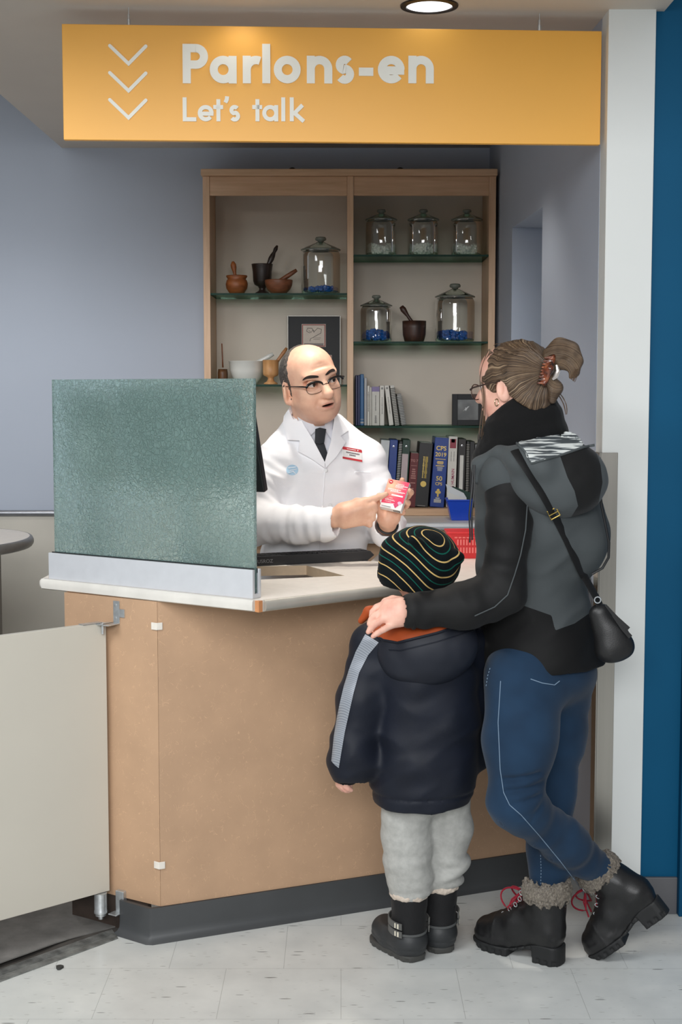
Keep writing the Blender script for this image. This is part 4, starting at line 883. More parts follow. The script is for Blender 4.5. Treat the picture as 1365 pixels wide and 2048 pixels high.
def smooth_poly(poly, n=4):
    P = np.array(poly, float); out = []
    for i in range(len(P)):
        p0, p1, p2, p3 = P[i-1], P[i], P[(i+1) % len(P)], P[(i+2) % len(P)]
        for t in np.linspace(0, 1, n, endpoint=False): out.append(0.5*((2*p1)+(-p0+p2)*t+(2*p0-5*p1+4*p2-p3)*t*t+(-p0+3*p1-3*p2+p3)*t**3))
    return [tuple(p) for p in out]
def drape(name, F, poly, y0, mat, parent, step=4.0, off=0.0015, th=0.003, sm=1, maxdepth=None):
    """a cloth panel laid on a surface: its outline is cut out and laid on the body, then thickened"""
    if sm > 1: poly = smooth_poly(poly, sm)
    P = np.array(poly, float); bm = bmesh.new(); vs = [bm.verts.new((p[0], p[1], 0)) for p in P]
    n = len(P); ds = []
    f = bm.faces.new(vs); bmesh.ops.triangulate(bm, faces=[f])
    for _ in range(6):
        long = [e for e in bm.edges if e.calc_length() > step*1.6]
        if not long: break
        bmesh.ops.subdivide_edges(bm, edges=long, cuts=1, use_grid_fill=False); bmesh.ops.triangulate(bm, faces=bm.faces[:])
        bmesh.ops.beautify_fill(bm, faces=bm.faces[:], edges=[e for e in bm.edges if not e.is_boundary])
    bm.verts.ensure_lookup_table(); bm.verts.index_update(); xy = np.array([v.co[:2] for v in bm.verts]); tri = [[v.index for v in f.verts] for f in bm.faces]; bnd = [(e.verts[0].index, e.verts[1].index) for e in bm.edges if e.is_boundary]; bm.free()
    A = trace(F, xy[:, 0], xy[:, 1], y0, off=off+th); Bk = trace(F, xy[:, 0], xy[:, 1], y0, off=off-0.002)
    if maxdepth is not None: A[:, 1] = np.minimum(A[:, 1], maxdepth); Bk[:, 1] = np.minimum(Bk[:, 1], maxdepth+.004)
    m = len(xy); mb = MB(); mb.add(np.concatenate([A, Bk]), [t for t in tri]+[[i+m for i in t][::-1] for t in tri]+[(a, b, b+m, a+m) for a, b in bnd])
    return mb.build(name, mat, parent, smooth=True)
def seam(name, F, pts, y0, mat, parent, w=0.0012, off=0.0008, dash=None):
    P = []
    for a, b in zip(pts[:-1], pts[1:]):
        m = max(2, int(math.hypot(b[0]-a[0], b[1]-a[1])/3)); P += [(a[0]+(b[0]-a[0])*t, a[1]+(b[1]-a[1])*t) for t in np.linspace(0, 1, m, endpoint=False)]
    P.append(pts[-1]); P = np.array(P); Q = trace(F, P[:, 0], P[:, 1], y0, off=off); mb = MB()
    if dash:
        for i in range(0, len(Q)-dash[0], dash[0]+dash[1]): mb.tube(Q[i:i+dash[0]+1], w, 5)
    else: mb.tube(Q, w, 6)
    return mb.build(name, mat, parent, smooth=True)
def cloth(name, c, rough=0.8, weave=900, bump=0.12, sheen=0.2, var=0.05, vs=12, spec=0.3):
    if name in MATS: return MATS[name]
    m = N(name); co = m.coords('Object'); c4 = lin(c); nz = m.noise(co, vs, 3)
    col = m.ramp(nz, [(0.3, tuple(x*(1-var*1.5) for x in c4[:3])+(1,)), (0.7, tuple(min(1, x*(1+var)) for x in c4[:3])+(1,))])
    m.bsdf(Base_Color=col, Roughness=rough, Sheen_Weight=sheen*.25); m.p.inputs['Specular IOR Level'].default_value = spec; m.bump(m.noise(co, weave, 2), bump, 0.002); MATS[name] = m.m; return m.m
def skin(name, c, red, lips=False):
    m = N(name); co = m.coords('Object'); n1 = m.noise(co, 22, 4); n2 = m.noise(co, 90, 3)
    col = m.ramp(n1, [(0.3, lin(red)), (0.62, lin(c))]); col = m.mix(m.math('MULTIPLY', m.math('GREATER_THAN', n2, 0.68), 0.10), col, lin([x*0.8 for x in red]))
    if lips:
        col = m.mix(m.math('MULTIPLY', m.attr('beard'), 0.30), col, lin((150, 118, 106)))
        col = m.mix(m.math('MULTIPLY', m.attr('lip'), 0.75), col, lin((196, 118, 106))); col = m.mix(m.attr('mouth'), col, lin((40, 18, 16)))
    m.bsdf(Base_Color=col, Roughness=0.48, Subsurface_Weight=0.05); m.p.inputs['Subsurface Radius'].default_value = (0.9, 0.35, 0.2); m.p.inputs['Subsurface Scale'].default_value = 0.006
    m.bump(m.noise(co, 420, 3), 0.08, 0.0015); return m.m
def fingers(F, specs, k=0.004):
    for pts, rad in specs: F.chain(pts, rad, k)
# ================================================================ the pharmacist
man = thing('person', 'balding man in a white coat and black tie pointing at a small box', 'person', (-0.08, 4.68, 0))
MSK = skin('skin_tan', (238, 192, 164), (222, 168, 142), True)
YM = 4.60
HS = 1.09                                   # head size
hf = unit([0.48, -0.87, -0.12]); hr0 = unit(np.cross(hf, [0, 0, 1])); hu0 = np.cross(hr0, hf)     # facing, his-left.. (viewer right), up
# roll: crown leans to the viewer's left
hr0 = -hr0 if hr0[0] < 0 else hr0; hu0 = -hu0 if hu0[2] < 0 else hu0
ra = R(13); hr = hr0*math.cos(ra)+hu0*math.sin(ra); hu = hu0*math.cos(ra)-hr0*math.sin(ra)
HCn = PY(620, 768, YM)
def HL(x, y, z): return HCn+HS*(hr*x - hf*y + hu*z)       # local: x viewer-right, y back(+)/front(-), z up
HM = np.stack([hr, -hf, hu], 1)
def rot_l(ax, ang):
    return HM@np.array(Matrix.Rotation(R(ang), 3, ax))
B = SDF(0.03)
def he(c, r, k, mode='u', M=None): B.ell(HL(*c), np.array(r)*HS, k*HS, mode, HM if M is None else M)
def hc(a, b, ra, rb, k, mode='u'): B.cone(HL(*a), HL(*b), ra*HS, rb*HS, k*HS, mode)
he((0, .012, .030), (.073, .092, .082), 0)
he((0, -.022, .050), (.062, .068, .060), .03)
he((0, -.030, -.028), (.058, .066, .074), .035)
he((0, .000, -.038), (.058, .064, .056), .03)               # jowls
he((0, -.068, -.079), (.026, .022, .018), .03)              # chin
he((0, -.042, -.080), (.042, .042, .024), .03)              # double chin
for s in (-1, 1):
    he((.036*s, -.066, -.014), (.024, .022, .022), .025)      # cheek
    he((.027*s, -.080, .036), (.021, .010, .007), .030)       # brow ridge
    he((.034*s, -.079, .016), (.021, .018, .014), .012, 's')  # eye socket
    he((.038*s, -.052, -.052), (.018, .028, .026), .03)
hc((0, -.087, .024), (0, -.112, -.014), .0090, .0135, .013)   # nose
he((0, -.111, -.018), (.0150, .013, .012), .010)
for s in (-1, 1):
    he((.0150*s, -.096, -.020), (.0090, .012, .0090), .008)
    he((.0075*s, -.108, -.0290), (.0044, .006, .003), .003, 's')
he((0, -.088, -.046), (.024, .014, .012), .014)
# mouth: slightly open
he((0, -.0975, -.0430), (.022, .0075, .0050), .006); he((0, -.0950, -.0605), (.019, .0085, .0058), .006)
he((.002, -.102, -.0515), (.0215, .024, .0038), .002, 's')
for s in (-1, 1):
    hc((.019*s, -.104, -.014), (.031*s, -.094, -.046), .0012, .0012, .012, 's')
for z_ in (.060, .070): hc((-.03, -.0890, z_), (.03, -.0890, z_+.002), .0010, .0010, .010, 's')
for s in (-1, 1):                                            # eyelids around the eyeballs
    e = HL(.033*s, -.0775, .015); r = .0132*HS
    def lid(P, e=e, r=r, s=s):
        q = (P-e)@HM; d = np.sqrt((q*q).sum(1))-r*1.10; x = q[:, 0]/(.0135*HS); 
        op = np.abs(q[:, 2]-.0008*HS)-(.0066*HS)*np.sqrt(np.clip(1-x*x, 0, 1)); return np.maximum(d, -np.maximum(op, q[:, 1]))
    B.fn(lid, e-.02, e+.02, .003)
    # ears
    ec = HL(.076*s, .014, -.012); Me = rot_l('Z', 36*s)
    B.ell(ec, np.array([.009, .021, .035])*HS, .008, 'u', Me); B.ell(HL(.084*s, .009, -.009), np.array([.006, .010, .019])*HS, .004, 's', Me); B.ell(HL(.071*s, .006, -.040), np.array([.007, .009, .010])*HS, .008, 'u', Me)
# neck, trunk and arms as one body
nk = HL(0, .020, -.09); nb_ = PY(632, 905, 4.665)
B.cone(HL(0, .012, -.050), nb_, .056, .070, .03)
shR = PY(562, 916, 4.61); elR = PY(488, 1040, 4.53); wrR = PY(668, 1036, 4.425)
shL = PY(733, 918, 4.72); elL = PY(772, 1050, 4.70); wrL = PY(775, 1052, 4.515)
tp = [PY(634, 905, 4.665), PY(636, 940, 4.665), PY(636, 1020, 4.665), PY(630, 1110, 4.67), np.array([-0.085, 4.68, 0.90])]
fside = unit([0.93, 0.36, 0])
B.loft(tp, [.08, .145, .150, .165, .15], [.07, .088, .092, .098, .09], fside, .03)
B.chain([tp[1]*.5+tp[0]*.5, shR, elR, wrR], [.055, .045, .038, .026], .02); B.chain([tp[1]*.5+tp[0]*.5, shL, elL, wrL], [.055, .045, .038, .026], .02)
for x in (-.16, .0): B.chain([(-.08+x+.08, 4.68, .92), (-.08+x+.08, 4.70, .48), (-.08+x+.08, 4.72, .06)], [.075, .05, .035], .03)
# right hand: pointing
Yh = 4.405
def q(x, y, dy=0.0): return PY(x, y, Yh+dy)
B.chain([wrR, q(690, 1030, .005), q(722, 1016, .0)], [.027, .026, .020], .02)
B.chain([q(684, 1018, .012), q(731, 1003, .004)], [.020, .0145], .014); B.chain([q(690, 1026, 0), q(736, 1017, -.002)], [.022, .0135], .014)
B.chain([q(690, 1038, 0), q(733, 1032, 0)], [.021, .0125], .014); B.chain([q(690, 1046, .006), q(728, 1044, .004)], [.018, .0115], .014)
fingers(B, [([q(731, 1003, .003), q(749, 998, 0), q(762, 993, -.002), q(773, 988, -.004)], [.0118, .0104, .0096, .0078]),
            ([q(736, 1016, -.002), q(748, 1010, -.006), q(750, 1019, -.004), q(738, 1022, .014)], [.0118, .0108, .0100, .0086]),
            ([q(733, 1032, 0), q(746, 1028, -.004), q(746, 1037, -.002), q(734, 1036, .016)], [.0112, .0102, .0094, .0082]),
            ([q(728, 1044, .004), q(740, 1043, 0), q(740, 1050, .003), q(729, 1047, .018)], [.0102, .0092, .0086, .0076]),
            ([q(690, 1020, .022), q(714, 1004, .030), q(732, 1003, .034), q(745, 1005, .034)], [.0160, .0130, .0112, .0088])], .0035)
# left hand: palm up, holding the box from behind
def p(x, y, dy=0.0): return PY(x, y, 4.46+dy)
B.chain([wrL, p(778, 1040, .012), p(784, 1024, .012)], [.027, .024, .021], .02)
B.chain([p(766, 1038, .008), p(768, 1014, .012)], [.018, .014], .014); B.chain([p(776, 1040, .004), p(784, 1010, .016)], [.020, .014], .014); B.chain([p(790, 1036, .008), p(798, 1012, .012)], [.017, .014], .014)
fingers(B, [([p(794, 996, .020), p(802, 978, .018), p(806, 966, .004), p(805, 960, -.012)], [.0122, .0110, .0100, .0084]),
            ([p(798, 1004, .016), p(816, 992, .006), p(822, 985, -.014), p(819, 981, -.030)], [.0120, .0108, .0100, .0084]),
            ([p(799, 1014, .010), p(813, 1011, 0), p(816, 1006, -.018), p(811, 1003, -.032)], [.0114, .0104, .0096, .0082]),
            ([p(797, 1026, .004), p(806, 1025, -.006), p(806, 1020, -.020), p(801, 1017, -.030)], [.0100, .0090, .0082, .0072]),
            ([p(766, 1030, .004), p(755, 1012, -.002), p(753, 1000, -.012), p(759, 991, -.030)], [.0155, .0128, .0112, .0090])], .0035)
def lipf(V):
    q_ = (V-HCn)@HM/HS; a = np.sqrt((q_[:, 0]/.025)**2+((q_[:, 2]+.0515)/.0135)**2); return np.where(q_[:, 1] < -.07, np.clip(1.6-1.6*a, 0, 1), 0)
def mouthf(V):
    q_ = (V-HCn)@HM/HS; a = np.sqrt(((q_[:, 0]-.002)/.0225)**2+((q_[:, 2]+.0515)/.0044)**2); return np.where((q_[:, 1] < -.06) & (q_[:, 1] > -.0985), np.clip(3-3*a, 0, 1), 0)
def beardf(V):
    q_ = (V-HCn)@HM/HS; return np.clip((-.036-q_[:, 2])/.02, 0, 1)*np.clip((.02-q_[:, 1])/.03, 0, 1)*np.clip((q_[:, 2]+.12)/.02, 0, 1)
body = sdf_obj('body', B, 0.0028, MSK, man, relax=1, attrs={'lip': lipf, 'mouth': mouthf, 'beard': beardf})
# eyes
m = N('iris'); m.bsdf(Base_Color=lin((52, 34, 24)), Roughness=0.1); M_IRIS = m.m; M_PUP = flat('pupil', (8, 8, 8), .1); m = N('eye_white'); m.bsdf(Base_Color=lin((226, 216, 210)), Roughness=0.15); M_EYE = m.m
gz = unit([0.75, -0.66, -0.02])
for s in (-1, 1):
    e = HL(.033*s, -.0775, .015); r = .0132*HS; u_ = unit(np.cross(gz, [0, 0, 1])); Mx = frame(u_, np.cross(u_, gz)*-1, gz, e)
    prof = [(r*math.sin(a), r*math.cos(a)) for a in (0, .14, .27, .40, .54, .9, 1.4, 2.0, 2.6, math.pi)]
    mb = MB(); mb.cur = 0; k = len(prof); mb.lathe(prof, 24, Mx); mb.mi = [(2 if qd < 1 else 1 if qd < 4 else 0) for i in range(24) for qd in range(k-1)]
    mb.build('eye', [M_EYE, M_IRIS, M_PUP], man, smooth='all')
# eyebrows and hair
M_HAIR = N('short_hair'); co = M_HAIR.coords('Object', (1, 1, .35)); nz = M_HAIR.noise(co, 420, 3, .8); M_HAIR.bsdf(Base_Color=M_HAIR.ramp(nz, [(.38, lin((34, 29, 27))), (.56, lin((92, 84, 78))), (.75, lin((140, 130, 122)))]), Roughness=.7); M_HAIR.bump(nz, .6, .004); M_HAIR = M_HAIR.m
M_BROW = cloth('eyebrow_hair', (40, 30, 26), .8, 1500, .3)
for pl in ([(605, 761), (611, 754), (622, 750.5), (636, 751.5), (637, 755), (625, 756.5), (613, 758)], [(651, 750), (658, 741), (667, 737), (671, 742), (663, 744.5), (656, 749.5)]):
    drape('eyebrow', B, pl, 4.35, M_BROW, man, step=3, off=.0, th=.0022, sm=3)
HF = SDF(.03)
def hairf(P):
    q_ = (P-HCn)@HM/HS; d = B(P)-.0035*HS-.0012*noise3(P*260); x, y, z = q_[:, 0], q_[:, 1], q_[:, 2]
    line = -.016+.30*np.maximum(z-.035, 0)+.5*np.maximum(z-.085, 0)-.35*np.minimum(z+.0, 0)*(z < 0); low = -.052-.30*np.maximum(y-.03, 0)+1.2*np.maximum(.012-y, 0)
    reg = np.minimum(y-line, (z-low)); reg = np.minimum(reg, .02)
    ear = np.sqrt(((np.abs(x)-.080)/.016)**2+((y-.012)/.024)**2+((z+.012)/.040)**2)-1
    reg = np.minimum(reg, ear*.02)+.006*noise3(P*120)
    return B(P)-.0046*np.clip(reg/.012, -1, 1)-.0010*noise3(P*280)
HF.fn(hairf, HCn-.15, HCn+.15)
sdf_obj('hair', HF, .0024, M_HAIR, man, relax=1)
# spectacles
M_GF = flat('black_spectacle', (20, 18, 18), .25); M_GM = flat('bronze_wire', (96, 76, 66), .3, .8); gls = None
mb = MB(); lens = []
for s in (-1, 1):
    c = np.array([.0345*s, -.104+.004*abs(s), .008]); 
    ring = [HL(c[0]+.0255*math.copysign(abs(math.cos(a))**.7, math.cos(a)), c[1]+.004*abs(math.cos(a))**2*(1 if math.cos(a)*s > 0 else 0), c[2]+.0165*math.copysign(abs(math.sin(a))**.75, math.sin(a))) for a in np.linspace(0, 2*math.pi, 40)]
    mb.tube(ring, .0009*HS, 6); lens.append(ring)
mb.tube([HL(-.0095, -.104, .012), HL(0, -.1085, .015), HL(.0095, -.104, .012)], .0012*HS, 8)
gls = mb.build('spectacles', M_GM, man, smooth=True)
mb = MB()
for s in (-1, 1):
    mb.tube([HL(.0345*s+.0255*math.cos(a)*1.02*s, -.1025+.004*max(0, math.cos(a)), .0095+.0160*math.sin(a)**.8) for a in np.linspace(.12, math.pi-.12, 18)], [.0019*HS+.0022*HS*math.sin(t*math.pi)**.3*(1-.4*t) for t in np.linspace(0.03, 1, 18)], 8)
    mb.tube([HL(.060*s, -.100, .016), HL(.068*s, -.092, .018), HL(.0745*s, -.04, .014), HL(.0775*s, .004, .010)], [.0022*HS, .0024*HS, .0013*HS, .0012*HS], 8)
mb.build('browline', M_GF, gls, smooth=True)
M_LENS = thin_glass('spectacle_lens', (.99, .99, .99, 1), 0.0, .22)
for ring in lens:
    mb = MB(); mb.add(ring[:-1], [tuple(range(len(ring)-1))]); mb.build('lens', M_LENS, gls)
# shirt and tie
SH = SDF(.03); M_SHIRT = cloth('white_shirt', (222, 222, 228), .7)
SH.loft(tp[:4], [.088, .150, .155, .170], [.082, .094, .098, .104], fside, .02); nv = HL(0, .012, -.050)-nb_; SH.cone(nb_, nb_+nv*.55, .083, .070, .02); SH.cone(tp[0], shR, .062, .05, .03); SH.cone(tp[0], shL, .062, .05, .03)
shirt = sdf_obj('shirt', SH, .005, M_SHIRT, man)
# coat
CO = SDF(.05); M_COAT = cloth('white_coat', (245, 245, 248), .75, 700, .1, .1, .01)
hp_ = np.array([-0.085, 4.69, 0.42])
CO.loft([PY(634, 885, 4.672), PY(636, 935, 4.667), PY(634, 1020, 4.667), PY(627, 1110, 4.668), np.array([-0.09, 4.68, .80]), hp_], [.085, .150, .166, .182, .19, .21], [.070, .104, .110, .116, .118, .13], fside, .03, fold=.006, ff=(11, 26))
CO.cone(PY(634, 878, 4.68), shR, .062, .060, .05); CO.cone(PY(634, 878, 4.68), shL, .062, .056, .05)
CO.chain([shR, elR+np.array([.006, 0, -.01])], [.064, .070], .03, fold=.011, ff=(16, 55)); CO.chain([elR+np.array([.0, 0, -.012]), PY(655, 1049, 4.43)], [.069, .056], .03, fold=.008, ff=(14, 55))
CO.chain([shL, elL+np.array([0, 0, 0])], [.058, .062], .03, fold=.008, ff=(14, 46)); CO.chain([elL, PY(772, 1062, 4.535)], [.062, .052], .02, fold=.004, ff=(14, 40)); CO.cone(PY(772, 1060, 4.545), PY(767, 1074, 4.53), .044, .022, .025)
CO.cone(nb_-nv*.1, nb_+nv*.40, .094, .083, .03); CO.cone(PY(597, 853, 4.672), shR, .050, .060, .03); CO.cone(PY(668, 853, 4.68), shL, .044, .056, .03)
# V opening at the chest and open cuffs
def vcut(P):
    x, y = proj(P); d = in_poly(x, y, [(584, 800), (606, 846), (626, 880), (650, 926), (663, 884), (669, 845), (672, 815), (640, 770)])/620.; return np.maximum(d, P[:, 1]-4.665)
CO.fn(vcut, PY(580, 930, 4.45), PY(680, 760, 4.70), .004, 's')
CO.cone(PY(662, 1048, 4.427), PY(740, 1036, 4.40), .040, .045, .004, 's'); CO.cone(PY(773, 1058, 4.53), PY(776, 1030, 4.45), .036, .040, .004, 's')
CO.cone(nb_+nv*.15, nb_+nv*1.2, .077, .074, .003, 's')
coat = sdf_obj('coat', CO, .0045, M_COAT, man)
M_LAP = cloth('white_lapel', (247, 247, 250), .75, 700, .1, .1, .01); YC = 4.45
drape('lapel', CO, [(586, 806), (568, 832), (566, 845), (576, 880), (599, 881), (597, 903), (622, 917), (650, 936), (650, 924), (628, 882), (606, 846)], YC, M_LAP, coat, off=.003, th=.006, step=5, maxdepth=4.655)
drape('lapel', CO, [(671, 822), (688, 846), (697, 861), (682, 872), (692, 885), (673, 914), (652, 936), (650, 924), (662, 884), (667, 850)], YC, M_LAP, coat, off=.003, th=.006, step=5, maxdepth=4.655)
drape('shirt_collar', SH, [(584, 806), (600, 846), (617, 876), (635, 858), (620, 840), (600, 815)], YC, M_SHIRT, shirt, off=.003, th=.004, step=4, maxdepth=4.655)
drape('shirt_collar', SH, [(668, 826), (666, 858), (664, 880), (650, 859), (650, 845)], YC, M_SHIRT, shirt, off=.003, th=.004, step=4, maxdepth=4.655)
M_TIE = cloth('black_tie', (44, 46, 50), .5, 900, .1, 0, .05)
tie = drape('tie', SH, [(631, 885), (648, 884), (656, 908), (650, 930), (636, 905)], YC, M_TIE, man, off=.002, th=.006, step=4)
drape('tie_knot', SH, [(631, 858), (640, 855), (653, 858), (649, 885), (640, 888), (630, 886)], YC, M_TIE, tie, off=.003, th=.012, step=4)
seam('front_edge', CO, [(651, 938), (648, 975), (643, 1040), (640, 1106)], YC, M_LAP, coat, .0016, .001)
for bx_, by_ in ((652, 941), (661, 1011)):
    c = trace(CO, [bx_], [by_], YC, off=.001)[0]; mb = MB(); mb.lathe([(0, .003), (.005, .003), (.0065, .0015), (.0065, 0)], 16, frame((1, 0, 0), (0, 0, 1), (0, -1, 0), c)); mb.build('button', flat('white_button', (228, 228, 228), .3), coat, smooth=True)
seam('pocket_edge', CO, [(711, 944), (741, 945)], YC, M_LAP, coat, .0018, .001)
lp = drape('round_patch', CO, [(585+12*math.cos(a), 940+10.5*math.sin(a)) for a in np.linspace(0, 6.283, 25)[:-1]], YC, cloth('pale_blue_print', (176, 208, 230), .7, var=.02), coat, off=.0006, th=.001, step=6)
for a_, b_ in (((577, 936), (592, 934)), ((580, 941), (594, 938)), ((578, 946), (588, 942)), ((586, 942), (592, 948))): seam('patch_mark', CO, [a_, b_], YC, M_COAT, lp, .0010, .0020)
M_BDW = flat('badge_white', (236, 234, 232), .35); M_BDR = flat('badge_red', (198, 58, 64), .4)
bt_ = trace(CO, [687, 726, 725, 686], [893, 899, 924, 917], YC, off=.006); c0 = bt_[3]; ux = bt_[2]-bt_[3]; wB = np.linalg.norm(ux); ux /= wB; uz = bt_[0]-bt_[3]; hB = np.linalg.norm(uz); uz = unit(uz-ux*(uz@ux)); uy = np.cross(uz, ux); uy = uy if uy[1] > 0 else -uy
MBd = frame(ux, uy, uz, c0); bd = MB().box((0, 0, 0), (wB, .003, hB), MBd).build('name_badge', M_BDW, man, bevel=.0008)
MB().box((0, -.0005, hB*.76), (wB, .0005, hB), MBd).build('badge_band', M_BDR, bd); MB().box((0, -.0005, 0), (wB, .0005, hB*.16), MBd).build('badge_band', M_BDR, bd)
mb = MB(); rr = random.Random(3)
for row, z_, x0_, x1_ in ((0, .58, .18, .86), (1, .40, .34, .66)):
    x = x0_
    while x < x1_: w_ = rr.uniform(.02, .05); mb.box((wB*x, -.0006, hB*(z_-.05)), (wB*(x+w_), 0, hB*(z_+.05)), MBd); x += w_+.012
mb.build('badge_print', flat('badge_ink', (110, 104, 106), .5), bd)
mb = MB(); mb.box((wB*.22, -.0008, hB*.85), (wB*.68, -.0005, hB*.90), MBd); mb.lathe([(0, .0003), (hB*.06, 0)], 10, MBd @ frame((1, 0, 0), (0, 0, 1), (0, -1, 0), (wB*.78, -.0006, hB*.88))); mb.build('badge_logo', M_BDW, bd)
# bracelet
mb = MB(); ax = unit(p(778, 1040, .012)-wrL); u_ = unit(np.cross(ax, [0, 1, 0])); v_ = np.cross(ax, u_); cW = wrL+ax*.014
mb.tube([cW+.0315*(u_*math.cos(a)+v_*math.sin(a)) for a in np.linspace(0, 2*math.pi, 30)], .0042, 8); mb.build('bracelet', M_BLACK, man, smooth=True)
# trousers and shoes behind the counter
TR = SDF(.05)
for x in (-.165, -.005): TR.chain([(x, 4.69, .86), (x, 4.71, .46), (x, 4.73, .08)], [.085, .066, .058], .03)
sdf_obj('trousers', TR, .009, cloth('dark_trousers', (44, 46, 54), .8), man)
for x in (-.165, -.005):
    S_ = SDF(.05); S_.cone((x, 4.75, .05), (x+.03, 4.62, .036), .048, .036, .02); S_.op(lambda P: -P[:, 2]+0.001, (-1, 4, -.1), (1, 5, .2), 0, 'i'); sdf_obj('shoe', S_, .006, M_BLACK, man)
# ---------------------------------------------------------------- the medicine box in his hand
n_ = unit([-.20, -.86, .46]); uu = np.array([.19, 0, 1.]); uu = unit(uu-n_*(uu@n_)); rx_ = np.cross(uu, n_); rx_ = rx_ if rx_[0] > 0 else -rx_
bo = PY(760, 1013, 4.415); bw, bh, bdp = .0695, .098, .022
Mbx = frame(rx_, -n_, uu, bo)
bxo = thing('medicine_box', 'small pink and white medicine box held up by the pharmacist', 'medicine box', tuple(bo))
m = N('box_print'); tc = m.n('Attribute', {'attribute_name': 'uvz'}); MB_W = flat('box_white', (240, 238, 236), .4)
MB().box((0, 0, 0), (bw, bdp, bh), Mbx).build('carton', MB_W, bxo, bevel=.0006)
PK = N('pink_gradient'); a1 = PK.attr('gx'); PK.bsdf(Base_Color=PK.ramp(a1, [(0.0, lin((250, 206, 168))), (0.35, lin((246, 160, 140))), (0.75, lin((232, 84, 112))), (1.0, lin((226, 60, 100)))]), Roughness=.4)
nx, nz_ = 24, 30; vs = []; fs = []; gx = []
def lower(x): return bh*(.20+.10*x/bw+.05*max(0, x/bw-.55)*2)
for i in range(nx+1):
    x = bw*i/nx; z0 = bh*.155+bh*.10*(i/nx)**1.5
    for j in range(nz_+1):
        z = z0+(bh*.995-z0)*j/nz_; vs.append(tuple(Mbx @ Vector((x, -.0005, z)))); ux_, uz_ = x/bw, z/bh; gx.append(min(1, max(0, 1.55*math.hypot((ux_-.22)*.8, uz_-.78))))
for i in range(nx):
    for j in range(nz_): a = i*(nz_+1)+j; fs.append((a, a+nz_+1, a+nz_+2, a+1))
mb = MB(); mb.add(vs, fs); o = mb.build('printed_front', PK.m, bxo); at = o.data.attributes.new('gx', 'FLOAT', 'POINT'); at.data.foreach_set('value', np.array(gx, np.float32))
Mf = Mbx @ frame((1, 0, 0), (0, 0, 1), (0, -1, 0), (0, -.0008, 0)); M_PW = flat('print_white', (250, 248, 246), .4); M_PR = flat('print_red', (206, 50, 62), .4); M_PP = flat('print_pink', (214, 60, 110), .4); M_PGY = flat('print_grey', (120, 112, 112), .5)
mb = MB(); mb.lathe([(0, .0004), (bw*.095, .0004), (bw*.095, 0)], 24, Mf @ Matrix.Translation((bw*.16, bh*.90, 0))); mb.build('round_logo', M_PR, bxo)
mb = MB(); mb.box((-bw*.05, -bh*.012, 0), (bw*.05, bh*.012, .0006), Mf @ Matrix.Translation((bw*.16, bh*.90, 0))); mb.build('logo_mark', M_PW, bxo)
mb = MB(); rr = random.Random(5)
for z_, x0_, x1_, hh in ((.87, .48, .80, .010), (.82, .42, .98, .013), (.775, .42, .80, .012), (.735, .42, .95, .006), (.67, .12, .72, .012), (.635, .12, .62, .008), (.605, .26, .94, .013), (.575, .26, .86, .006), (.36, .30, .46, .009), (.33, .16, .30, .007), (.30, .12, .55, .007), (.275, .14, .60, .007), (.225, .14, .45, .006)):
    x = x0_
    while x < x1_: w_ = min(rr.uniform(.03, .09), x1_-x); mb.box((bw*x, bh*(z_-hh), 0), (bw*(x+w_), bh*(z_+hh), .0004), Mf); x += w_+.014
mb.build('print', M_PW, bxo)
mb = MB(); mb.prism([(bw*(.36+.54*t[0]), bh*(.475+.05*t[1])) for t in [(0, -.4), (.04, -.5), (.96, -.5), (1, -.4), (1, .4), (.96, .5), (.04, .5), (0, .4)]], 0, .0005, Mf); mb.build('print_band', M_PW, bxo)
mb = MB()
for k, (x, z) in enumerate(((.62, .165), (.70, .165), (.78, .165), (.66, .125), (.74, .125), (.70, .088), (.66, .205), (.74, .205))): mb.lathe([(0, .0005), (bw*.038, .0005), (bw*.038, 0)], 10, Mf @ Matrix.Translation((bw*x, bh*z, 0)))
mb.build('berry_picture', M_PP, bxo); mb = MB(); mb.prism([(bw*(.84+.1*math.cos(a)), bh*(.245+.055*math.sin(a))) for a in np.linspace(0, 6.28, 14)[:-1]], 0, .0004, Mf); mb.build('capsule_picture', flat('print_lilac', (222, 186, 214), .4), bxo)
mb = MB(); mb.box((bw*.05, bh*.05, 0), (bw*.5, bh*.065, .0004), Mf); mb.build('small_print', M_PGY, bxo)
mb = MB()
for k in range(14): x = bw*(.62+.024*k); mb.box((x, bdp*.18, -.0005), (x+bw*rr.choice((.006, .012)), bdp*.8, 0), Mbx)
mb.build('barcode', M_INK, bxo)
# ================================================================ boots
def place(f, up, o): f = unit(f); up = np.array(up, float); up = unit(up-f*(up@f)); return frame(f, np.cross(up, f), up, o)
def sdf_local(name, F, h, mats, parent, M, relax=1, **kw):
    V, Q = polygonize(F, h); A = np.array(M); V = V@A[:3, :3].T+A[:3, 3]; return mesh_from(name, V, Q, mats, parent, relax=relax, **kw)
M_LEA = cloth('black_leather', (24, 24, 25), .42, 300, .12, .0, .1, 25, .5); M_RUB = cloth('black_rubber', (30, 31, 32), .6, 200, .1, 0, .08, 25, .4); M_LACE = cloth('red_lace', (132, 22, 40), .8, 600, .2)
fm = N('grey_brown_fur'); co = fm.coords('Object', (1, 1, .45)); nz = fm.noise(co, 300, 4, .8); fm.bsdf(Base_Color=fm.ramp(nz, [(.32, lin((62, 54, 46))), (.5, lin((138, 124, 106))), (.68, lin((196, 184, 166)))]), Roughness=.9, Sheen_Weight=.3); fm.bump(nz, 1.0, .012); M_FUR = fm.m
OUT = smooth_poly([(-.072, 0), (-.062, .032), (-.02, .036), (.04, .036), (.10, .047), (.155, .044), (.192, .022), (.200, 0), (.192, -.022), (.155, -.042), (.10, -.044), (.04, -.035), (-.02, -.035), (-.062, -.032)], 3)
